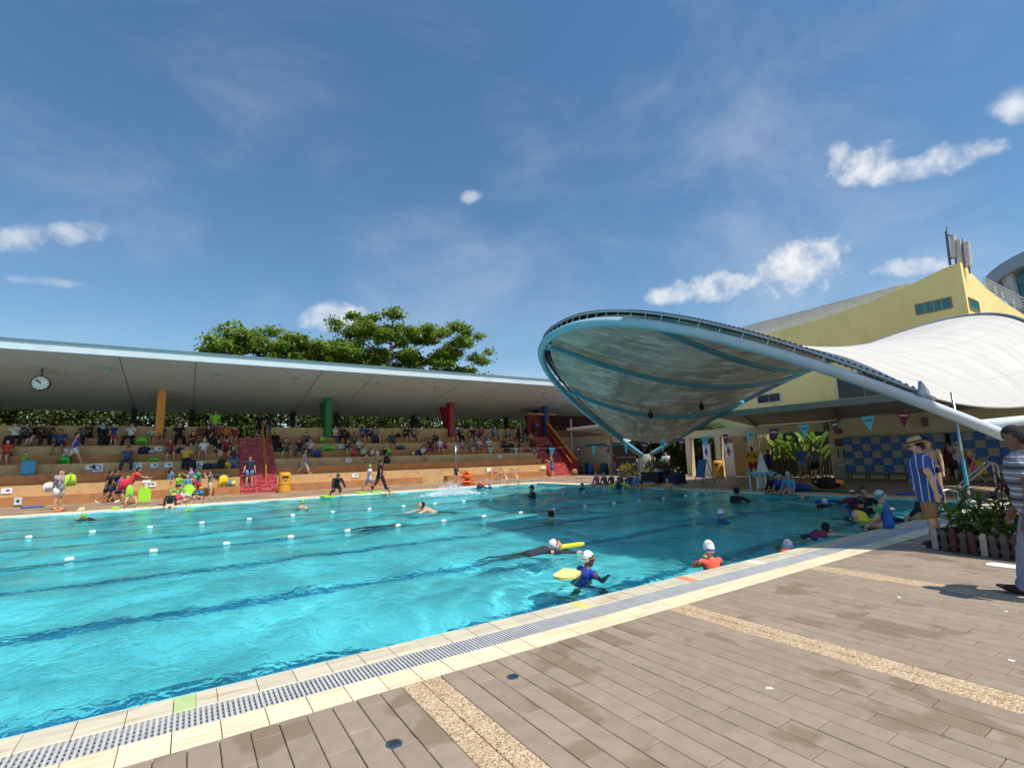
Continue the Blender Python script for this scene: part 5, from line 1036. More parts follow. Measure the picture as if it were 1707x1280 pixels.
# splash made by the kicking swimmer
rg = np.random.default_rng(8); sp0 = gp(753, 823); n = 2600
pp = rg.normal(0, 1, (n, 3))*np.array([.5, .3, .2]); pp[:, 2] = np.abs(pp[:, 2])*(1.1-np.minimum(1, np.abs(pp[:, 0])/1.4)); spm = MB()
for q in pp: r_ = random.uniform(.006, .02)*(1.6 if q[2] < .12 else 1); spm.ell(tuple(q), (r_, r_, r_*1.5), 4, 3)
foam = mat('foam_white', (236, 242, 244), .3); o = spm.build('splash', foam, None, True, (sp0.x, sp0.y, WZ)); o['kind'] = 'stuff'; tag(o, 'burst of white spray at the far edge by the life jackets', 'splash')
# ================================================================== PEOPLE
SK = [(232, 190, 158), (206, 158, 124), (164, 116, 86), (112, 76, 58)]
HB = (26, 22, 20)
skin_m = [mat('skin_%d' % i, c, .42, .08, 14, .2, 60) for i, c in enumerate(SK)]
def cloth(c): return mat('cloth_%d_%d_%d' % tuple(c), c, .85, .14, 9, .6, 24)
def stripe(name, base, st_, axis, period, width, off=0.):
    m = bpy.data.materials.new(name); m.use_nodes = True; t = m.node_tree; b = t.nodes['Principled BSDF']; b.inputs['Roughness'].default_value = .85
    co = t.nodes.new('ShaderNodeTexCoord'); sp = t.nodes.new('ShaderNodeSeparateXYZ'); t.links.new(co.outputs['Object'], sp.inputs[0])
    def mth(op, a, bb):
        n = t.nodes.new('ShaderNodeMath'); n.operation = op; t.links.new(a, n.inputs[0]); n.inputs[1].default_value = bb; return n.outputs[0]
    col = (*srgb(base), 1); last = None
    v = mth('ADD', sp.outputs[axis], off)
    for (c, per, w, ph) in st_:
        f = mth('FRACT', mth('MULTIPLY', mth('ADD', v, ph+50), 1/per), 0); k = mth('LESS_THAN', f, w/per)
        mx = t.nodes.new('ShaderNodeMixRGB'); t.links.new(k, mx.inputs[0])
        if last is None: mx.inputs[1].default_value = col
        else: t.links.new(last, mx.inputs[1])
        mx.inputs[2].default_value = (*srgb(c), 1); last = mx.outputs[0]
    t.links.new(last, b.inputs['Base Color']); return m
def D(f, ab, s): f, ab = R(f), R(ab); return Vector((s*math.sin(ab), math.sin(f)*math.cos(ab), -math.cos(f)*math.cos(ab)))
POSES = {
 'stand': dict(lean=2, legs=((3, 4, 4), (-2, 4, 4)), arms=((6, 9, 18, 0), (2, 9, 14, 0))),
 'walk': dict(lean=5, legs=((27, 8, 2), (-18, 26, 2)), arms=((-24, 8, 16, 0), (26, 8, 26, 0))),
 'hold': dict(lean=3, legs=((3, 4, 5), (-2, 4, 5)), arms=((38, 6, 85, 30), (32, 6, 90, 30)), head=(-18, 0)),
 'phone': dict(lean=-1, legs=((3, 4, 5), (-2, 4, 5)), arms=((62, 10, 105, 28), (58, 8, 100, 28)), head=(-6, 0)),
 'sit': dict(lean=-2, legs=((86, 86, 9), (88, 88, 9)), arms=((34, 8, 48, 26), (30, 8, 52, 26)), sit=1, head=(-10, 0)),
 'sitb': dict(lean=12, legs=((86, 78, 12), (90, 92, 6)), arms=((48, 6, 60, 30), (44, 8, 66, 30)), sit=1, head=(-24, 0)),
 'sitx': dict(lean=-8, legs=((84, 55, 4), (94, 70, -6)), arms=((24, 10, 60, 20), (34, 12, 40, 30)), sit=1, head=(-4, 18)),
 'edge': dict(lean=8, legs=((82, 74, 6), (84, 78, 6)), arms=((18, 12, 20, 5), (16, 12, 24, 5)), sit=1, head=(-14, 8)),
 'floor': dict(lean=14, legs=((118, 128, 14), (112, 120, 14)), arms=((60, 8, 40, 20), (58, 8, 44, 20)), sit=1, head=(-14, 0)),
 'crouch': dict(lean=55, legs=((120, 140, 16), (112, 138, 16)), arms=((50, 12, 20, 10), (46, 12, 24, 10)), head=(-10, 0)),
 'kneel': dict(lean=48, legs=((58, 138, 10), (62, 140, 10)), arms=((38, 12, 12, 6), (34, 14, 16, 6)), head=(-20, 0)),
 'bend': dict(lean=30, legs=((10, 10, 5), (2, 6, 5)), arms=((58, 8, 25, 8), (48, 8, 30, 8)), head=(-4, 0)),
 'tread': dict(lean=14, legs=((40, 62, 12), (20, 50, 12)), arms=((55, 30, 20, 10), (50, 34, 24, 10)), swim=1),
 'swim': dict(lean=62, legs=((-58, 12, 6), (-66, 4, 6)), arms=((80, 16, 4, 10), (72, 22, 8, 10)), swim=1, head=(38, 0)),
 'prone': dict(lean=80, legs=((-80, 6, 6), (-74, 14, 6)), arms=((84, 8, 2, 6), (80, 8, 4, 6)), swim=1, head=(50, 0)),
 'point': dict(lean=4, legs=((10, 16, 8), (4, 12, 8)), arms=((30, 80, 6, 0), (40, 20, 30, 10)), swim=1),
}
FOLD = bpy.data.textures.new('folds', 'CLOUDS'); FOLD.noise_scale = .085; FOLD.noise_depth = 1
def person(label, pos, heading, H=1.7, pose='stand', top=('tee', (90, 90, 90)), bot=('shorts', (50, 50, 60)), hair=('short', HB), sk=1, fem=False, fat=1., detail=0, group=None, headz=None, shoes=None, **ov):
    P = dict(POSES[pose]); P.update(ov); lean = R(P['lean']); kid = H < 1.4
    T = Vector((0, math.sin(lean), math.cos(lean))); F = Vector((0, math.cos(lean), -math.sin(lean))); X = Vector((1, 0, 0))
    pel = Vector((0, 0, 0)); hw = .052*H; sw = (.104 if fem or kid else .115)*H*(.5+.5*fat)
    J = {}
    for i, s in ((0, 1), (1, -1)):
        f, k, ab = P['legs'][i]; h = pel+X*(s*hw)+Vector((0, 0, -.012*H)); kn = h+D(f, ab, s)*.245*H; an = kn+D(f-k, ab*.6, s)*.245*H
        toe = D(f-k+92 if not P.get('swim') else f-k+30, ab+4, s); J['leg', s] = (h, kn, an, an+toe*.1*H, an+Vector((0, 0, -.035*H)))
        f, ab, e, inn = P['arms'][i]; sh = pel+T*.272*H+X*(s*sw); el = sh+D(f, ab, s)*.175*H; wr = el+D(f+e, ab-inn, s)*.15*H; J['arm', s] = (sh, el, wr, wr+D(f+e+6, ab-inn, s)*.055*H)
    hp, hy = P.get('head', (0, 0)); HS = 1.15 if kid else 1.0
    HR = Matrix.Rotation(R(hy), 3, 'Z') @ Matrix.Rotation(R(hp), 3, 'X'); nb = pel+T*.3*H; hc = nb+(T*.6+Vector((0, 0, .4))).normalized()*.088*H*(.5+.5*HS)+F*.006*H
    low = min(min(J['leg', s][4].z, J['leg', s][3].z-.012*H) for s in (1, -1))
    if P.get('swim'): sh_ = Vector((-hc.x, -hc.y, (headz or 0)-(hc.z+.07*H*HS)))
    elif P.get('sit'): sh_ = Vector((0, 0, .06*H*fat))
    else: sh_ = Vector((0, 0, -low))
    pel = pel+sh_; nb += sh_; hc += sh_
    for k_ in J: J[k_] = tuple(p+sh_ for p in J[k_])
    sec = [(-.062, .05, .048), (-.03, .086, .064), (.03, .087, .066), (.09, .079, .06), (.16, .088, .064), (.225, .098, .066), (.268, .092, .056), (.292, .058, .042), (.31, .031, .032), (.35, .029, .03)]
    if fem: sec = [(-.062, .05, .05), (-.03, .09, .068), (.03, .086, .064), (.095, .07, .054), (.16, .08, .06), (.21, .086, .07), (.262, .082, .052), (.29, .05, .038), (.31, .027, .029), (.35, .026, .028)]
    def tors(a, b, g=0., m=1., n=14):
        out = []
        zs = sorted(set([a, b]+([-.09, -.06] if a < -.1 else [])+[z for z, _, _ in sec if a < z < b])); zz = [q[0] for q in sec]
        for z in zs:
            zq = max(z, -.03) if a < -.1 else z
            rx = float(np.interp(zq, zz, [q[1] for q in sec])); ry = float(np.interp(zq, zz, [q[2] for q in sec]))
            ft = fat if z < .26 else 1; out.append((pel+T*(z*H)+F*(.012*H*(fat-1)*4 if .0 < z < .2 else 0), X, F, rx*H*ft*m+g, ry*H*(ft*1.0)*m+g))
        return out
    limb = (1 if not kid else 1.05)*(.8+.2*fat)
    b = MB(); b.loft(tors(-.062, .35), 14)
    # head: narrower jaw, full skull
    hx = [(-.07, .012, .016, .016), (-.06, .026, .03, .012), (-.04, .037, .042, .006), (-.015, .043, .05, .002), (.012, .046, .054, -.001), (.038, .044, .053, -.003), (.058, .034, .043, -.004), (.069, .016, .022, -.004)]
    b.loft([(hc+HR @ Vector((0, y*H*HS, z*H*HS)), HR @ X, HR @ Vector((0, 1, 0)), rx*H*HS, ry*H*HS) for z, rx, ry, y in hx], 12)
    b.ell(hc+HR @ Vector((0, .054*H*HS, -.012*H*HS)), (.009*H, .013*H, .016*H), 6, 5, HR)
    for s in (1, -1): b.ell(hc+HR @ Vector((s*.046*H*HS, -.004*H, -.008*H*HS)), (.006*H, .011*H, .017*H), 6, 5, HR)
    for s in (1, -1):
        h, kn, an, toe, heel = J['leg', s]; r = limb*H
        c1 = kn.lerp(an, .3)+(kn-h).normalized()*.004*H
        b.tube([h, h.lerp(kn, .35), kn, c1, an], [.058*r, .053*r, .036*r, .038*r, .022*r], 9)
        b.loft([(an+(toe-an)*t_+(heel-an)*u_, X, Vector((0, 0, 1)) if abs((toe-an).z) < .06*H else F, .03*H*a_, .022*H*c_) for t_, u_, a_, c_ in ((-.28, .5, .6, .7), (0, .45, .85, 1.1), (.6, .6, 1, .85), (1.1, .8, .95, .6), (1.35, .85, .5, .4))], 8)
        sh, el, wr, hd_ = J['arm', s]; r2 = (1 if not fem else .85)*limb*H
        b.tube([sh-X*(s*.02*H), sh, sh.lerp(el, .5), el, el.lerp(wr, .3), wr], [.03*r2, .036*r2, .031*r2, .025*r2, .026*r2, .0165*r2], 8)
        d = (hd_-wr).normalized(); side_ = d.cross(X*s).normalized() if abs(d.dot(X)) < .95 else Vector((0, 0, 1)); nrm = side_.cross(d)
        if detail >= 2:
            b.loft([(wr+d*(q_*H), side_, nrm, .021*H*a_, .011*H*a_) for q_, a_ in ((-.004, .7), (.012, .95), (.035, 1.1), (.052, .95))], 8)
            for q_, (o_, l_) in enumerate(((-.016, .036), (-.005, .042), (.006, .04), (.0165, .031))):
                base = wr+d*(.05*H)+side_*(o_*H); b.tube([base-d*.01*H, base+d*(l_*.5*H)+nrm*.002*H*s, base+d*(l_*H)+nrm*(.012*H)], [.0058*H, .0052*H, .0042*H], 6)
            base = wr+d*(.016*H)+side_*(-.02*H); b.tube([base+side_*.008*H, base+d*.02*H-side_*.012*H, base+d*.04*H-side_*.014*H], [.0066*H, .006*H, .0045*H], 6)
        else:
            b.ell(wr+d*.04*H, (.02*H, .02*H, .046*H), 7, 6, d.to_track_quat('Z', 'Y').to_matrix()); b.tube([wr+d*.015*H, wr+d*.045*H-side_*.026*H], [.009*H, .007*H], 5)
    me_ = b.mesh('person', skin_m[sk], True); o = bpy.data.objects.new('person', me_); COL.objects.link(o); o.location = pos; o.rotation_euler = (0, 0, R(heading-90)); tag(o, label, 'person', group)
    vs = .0068 if detail >= 2 else (.013 if detail else .017*max(H, 1.1))
    m = o.modifiers.new('remesh', 'REMESH'); m.mode = 'VOXEL'; m.voxel_size = vs; m.use_smooth_shade = True; m = o.modifiers.new('smooth', 'SMOOTH'); m.factor = .5; m.iterations = 5 if detail >= 2 else 2
    def part(name, mb, mt, rm=None):
        q = mb.build(name, mt, o, True)
        fold = detail and name in ('shirt', 'shorts', 'trousers')
        if detail or rm:
            z = q.modifiers.new('remesh', 'REMESH'); z.mode = 'VOXEL'; z.voxel_size = rm or (.009 if detail >= 2 else .014); z.use_smooth_shade = True; z = q.modifiers.new('smooth', 'SMOOTH'); z.factor = .5; z.iterations = 4
        if fold:
            z = q.modifiers.new('folds', 'DISPLACE'); z.texture = FOLD; z.strength = .035; z.mid_level = .42
        return q
    g = .011*H
    def sleeve(mb, fr, ex=g, flare=1.):
        for s in (1, -1):
            sh, el, wr, _ = J['arm', s]; r2 = (1 if not fem else .85)*limb*H
            if fr <= 1: e = sh.lerp(el, fr); mb.tube([sh-X*(s*.045*H)-T*.006*H, sh-X*(s*.012*H), sh.lerp(e, .5), e], [.03*r2+ex, .037*r2+ex, .034*r2+ex*flare, .031*r2+ex*flare*1.15], 10)
            else: mb.tube([sh-X*(s*.045*H)-T*.006*H, sh-X*(s*.01*H), sh.lerp(el, .5), el, el.lerp(wr, .35), wr], [.03*r2+ex, .037*r2+ex, .032*r2+ex, .026*r2+ex, .027*r2+ex, .018*r2+ex], 10)
    if top and top[0] != 'none':
        c = top[1]; mt = c if not isinstance(c, tuple) else cloth(c); k = top[0]; mb = MB()
        if k in ('tee', 'polo'): mb.loft(tors(-.05 if P.get('sit') else P.get('hem', -.085), .298, g*1.35, 1.03), 14); sleeve(mb, .62, g*1.3, 1.25)
        elif k == 'long': mb.loft(tors(-.03, .3, g*.75), 14); sleeve(mb, 2, g*.6)
        elif k in ('rash', 'rashs'):
            mb.loft(tors(-.05, .305, g*.5), 14); mz = mb if len(top) < 3 else MB(); sleeve(mz, 2 if k == 'rash' else .7, g*.5)
            if mz is not mb: part('sleeves', mz, cloth(top[2]))
        elif k == 'tank': mb.loft(tors(-.05, .262, g, 1.02), 14); [mb.tube([pel+T*.255*H+X*(s*.06*H)+F*.05*H, pel+T*.3*H+X*(s*.06*H), pel+T*.255*H+X*(s*.06*H)-F*.05*H], .016*H, 6) for s in (1, -1)]
        elif k == 'swimsuit': mb.loft(tors(-.066, .25, g*.45), 14); [mb.tube([pel+T*.24*H+X*(s*.05*H)+F*.055*H, pel+T*.298*H+X*(s*.045*H), pel+T*.24*H+X*(s*.045*H)-F*.055*H], .011*H, 6) for s in (1, -1)]
        elif k == 'dress':
            mb.loft(tors(-.05, .298, g*1.4, 1.03), 14); sleeve(mb, 2 if len(top) > 2 else .6, g*1.6)
        part('swimsuit' if k in ('swimsuit',) else ('rash_guard' if k.startswith('rash') else ('dress' if k == 'dress' else 'shirt')), mb, mt)
        if k == 'polo' and detail: q = MB(); q.loft([(nb-T*.018*H, X, F, .05*H, .052*H), (nb+T*.004*H, X, F, .042*H, .045*H), (nb+T*.014*H, X, F, .038*H, .041*H)], 14); part('collar', q, cloth(top[2]))
    if bot and bot[0] != 'none':
        k, c = bot[0], bot[1]; mt = c if not isinstance(c, tuple) else cloth(c); mb = MB(); mb.loft(tors(-.066, .05 if k != 'trunks' else .03, g*(1.0 if k != 'trunks' else .5)), 14)
        if k in ('skirt', 'abaya'):
            for s in (1, -1): h, kn, an, _, _ = J['leg', s]; mb.tube([h, kn, kn.lerp(an, .5 if k == 'skirt' else 1.)], [.075*H, .072*H, .07*H if k == 'skirt' else .1*H], 10)
            h1, k1 = J['leg', 1][:2]; h2, k2 = J['leg', -1][:2]; mb.tube([(h1+h2)/2, (k1+k2)/2], [.07*H, .066*H], 10)
            if k == 'abaya': a1, a2 = J['leg', 1][2], J['leg', -1][2]; mb.tube([(k1+k2)/2, (a1+a2)/2], [.1*H, .14*H], 12)
        else:
            fr = {'trunks': .25, 'shorts': .78, 'bermuda': 1.05}.get(k)
            for s in (1, -1):
                h, kn, an, _, _ = J['leg', s]; e = g*(1.2 if k not in ('trunks', 'bermuda') else (.6 if k == 'trunks' else .9))
                if k == 'leggings': mb.tube([h, h.lerp(kn, .4), kn, kn.lerp(an, .3), an], [(r_*limb*H+g*.45) for r_ in (.058, .052, .036, .038, .023)], 10)
                elif fr: mb.tube([h, h.lerp(kn, fr*.5), h.lerp(kn, min(fr, 1))]+([kn.lerp(an, fr-1)] if fr > 1 else []), [.058*limb*H+e, .053*limb*H+e, .044*limb*H+e*1.2]+([.042*limb*H+e*1.2] if fr > 1 else []), 10)
                else: mb.tube([h, h.lerp(kn, .45), kn, kn.lerp(an, .4), an+(an-kn).normalized()*.01*H], [.058*limb*H+e, .052*limb*H+e, .04*limb*H+e, .038*limb*H+e, .03*limb*H+e], 10)
        part({'trunks': 'swim_trunks', 'skirt': 'skirt', 'abaya': 'skirt', 'trousers': 'trousers', 'leggings': 'leggings'}.get(k, 'shorts'), mb, mt)
    if shoes:
        for s in (1, -1):
            mb = MB(); h, kn, an, toe, heel = J['leg', s]; mb.loft([(an+(toe-an)*t_+(heel-an)*u_, X, Vector((0, 0, 1)), .036*H*a_, .027*H*c_) for t_, u_, a_, c_ in ((-.3, .5, .6, .7), (0, .5, .9, 1.2), (.5, .62, 1, .95), (.9, .8, 1, .7), (1.15, .88, .55, .45))], 9)
            part('shoe', mb, cloth(shoes))
    r = Vector((.047*H*HS, .056*H*HS, .071*H*HS)); k, c = hair[0], hair[1]; mt = cloth(c); mb = MB(); n_, m_ = (22, 16) if detail else (12, 10)
    if k in ('short', 'long', 'bun', 'bald'):
        th = .12 if k == 'short' else .2
        kp = (lambda x, y, z: z > .42-(.95 if y < -.25 else (.35 if y < .1 else 0)) and not (y > .5 and z < .5)) if k != 'bald' else (lambda x, y, z: y < .2 and -.5 < z < .45)
        mb.ell(hc+HR @ Vector((0, -.003*H, .003*H)), r*1.1, n_, m_, HR, kp); q = part('hair', mb, mt, None) if not detail else mb.build('hair', mt, o, True)
        if k == 'long': q2 = MB(); q2.loft([(hc+HR @ Vector((0, -.035*H, .03*H)), X, F, .045*H, .03*H), (hc+HR @ Vector((0, -.05*H, -.04*H)), X, F, .05*H, .024*H), (nb-F*.055*H-T*.03*H, X, F, .048*H, .02*H), (nb-F*.06*H-T*.11*H, X, F, .03*H, .012*H)], 10); q2.build('long_hair', mt, o, True)
        if k == 'bun': MB().ell(hc+HR @ Vector((0, -.062*H*HS, .03*H)), (.024*H, .024*H, .024*H), 9, 7).build('bun', mt, o, True)
    elif k in ('cap', 'suncap'):
        if k == 'cap': mt = mat('latex_%d_%d_%d' % tuple(c), c, .38, .06, 9, .25, 18)
        mb.ell(hc+HR @ Vector((0, -.002*H, .004*H)), r*1.06, n_, m_, HR, lambda x, y, z: z > .12-(.5 if y < -.1 else 0)+(.2 if y > .55 else 0)); q = mb.build('swim_cap' if k == 'cap' else 'cap', mt, o, True); s_ = q.modifiers.new('thick', 'SOLIDIFY'); s_.thickness = .004
        if len(hair) > 2:
            q3 = MB(); q3.ell(hc+HR @ Vector((0, -.002*H, .004*H)), r*1.09, n_, 16, HR, lambda x, y, z: (hair[3] if len(hair) > 3 else .25) < z+.25*y < (hair[4] if len(hair) > 4 else .5)); q3.build('cap_band', cloth(hair[2]), o, True)
        if k == 'suncap': MB().loft([(hc+HR @ Vector((0, y_*H*HS, .022*H)), HR @ X, HR @ Vector((0, 0, 1)), .036*H*a_, .005*H) for y_, a_ in ((.03, 1), (.07, 1), (.095, .7))], 10).build('brim', mt, o, True)
    elif k == 'hat':
        h0 = hc+HR @ Vector((0, -.004*H, .026*H)); ax = HR @ Vector((0, 0, 1)); hx_, hy_ = HR @ X, HR @ Vector((0, 1, 0))
        q = mb.loft([(h0+ax*(z_*H), hx_, hy_, a_*H, b_*H) for z_, a_, b_ in ((-.004, .08, .092), (.001, .082, .094), (.004, .052, .062), (.03, .05, .06), (.052, .044, .053), (.058, .026, .034))], 24).build('hat', mt, o, True)
        if len(hair) > 2: MB().loft([(h0+ax*(z_*H), hx_, hy_, .0535*H, .0635*H) for z_ in (.004, .017)], 24).build('hat_band', cloth(hair[2]), o, True)
        mb2 = MB(); mb2.ell(hc+HR @ Vector((0, -.003*H, .0)), r*1.07, n_, m_, HR, lambda x, y, z: z > -.5 and y < .05 and not (abs(x) > .75 and z < -.2)); mb2.build('hair', cloth(HB), o, True)
    elif k == 'hijab':
        mb.ell(hc, r*1.18, 14, 10, HR, lambda x, y, z: not (y > .62 and -.6 < z < .45)); mb.loft([(nb+T*.04*H, X, F, .05*H, .055*H), (nb-T*.0*H, X, F, .075*H, .07*H), (nb-T*.06*H, X, F, .105*H, .08*H)], 14); mb.build('headscarf', mt, o, True)
    if P.get('goggles'):
        gc = P['goggles']; q = MB(); q.rings([[hc+HR @ Vector((r.x*1.07*math.cos(a_), r.y*1.07*math.sin(a_)-.002*H, z_*H)) for a_ in [6.283*i/24 for i in range(24)]] for z_ in (.001, .009)], False); q.build('goggle_strap', mat('strap_%d' % gc[0], gc, .5), o, True)
        for s in (1, -1): MB().ell(hc+HR @ Vector((s*.02*H*HS, .05*H*HS, .005*H*HS)), (.0145*H, .008*H, .0105*H), 12, 8, HR).build('goggle_lens', mat('lens_%d' % gc[0], gc, .15), o, True)
    if detail:
        dkm, wh = mat('eye_dark', (20, 16, 14), .3), mat('eye_white', (220, 214, 206), .4)
        for s in (1, -1):
            e_ = MB().ell(hc+HR @ Vector((s*.018*H*HS, .0475*H*HS, .004*H*HS)), (.0075*H, .005*H, .0042*H), 10, 7, HR).build('eye', wh, o, True); MB().ell(hc+HR @ Vector((s*.018*H*HS, .051*H*HS, .004*H*HS)), (.0034*H, .003*H, .0036*H), 8, 6, HR).build('pupil', dkm, e_, True)
            MB().ell(hc+HR @ Vector((s*.018*H*HS, .0495*H*HS, .0145*H*HS)), (.011*H, .0035*H, .0022*H), 8, 5, HR).build('eyebrow', cloth(HB), o, True)
        MB().ell(hc+HR @ Vector((0, .0475*H*HS, -.036*H*HS)), (.014*H, .006*H, .0042*H), 10, 6, HR).build('lips', mat('lips', (150, 86, 76), .5), o, True)
    o['_hc'] = list(hc); o['_J'] = [list(J['arm', 1][2]), list(J['arm', -1][2])]; o['_r'] = [math.cos(R(heading-90)), math.sin(R(heading-90))]
    return o
def face_cam(p, off=0): return math.degrees(math.atan2(-p.y, -p.x))+off
def seat(px, k, dy=.24): y = TY[k]+dy; return Vector((xat(px, y, TZ[k]+.4), y, TZ[k]))
def tr(px, k, dy=.28): y = TY[k]+dy; return Vector((xat(px, y, TZ[k]+.7), y, TZ[k]))
G_ST, G_DK, G_PL, G_CL = 'spectators seated on the stand', 'people on the far deck', 'swimmers in the pool', 'children seated along the pool end'
WH, BK, NV, GY_, RD, BL, LM = (226, 224, 220), (26, 26, 28), (32, 40, 66), (120, 120, 122), (176, 44, 48), (44, 86, 170), (140, 200, 50)
capg = ('cap', (110, 196, 60)); sh = ('short', HB); lg = ('long', HB)
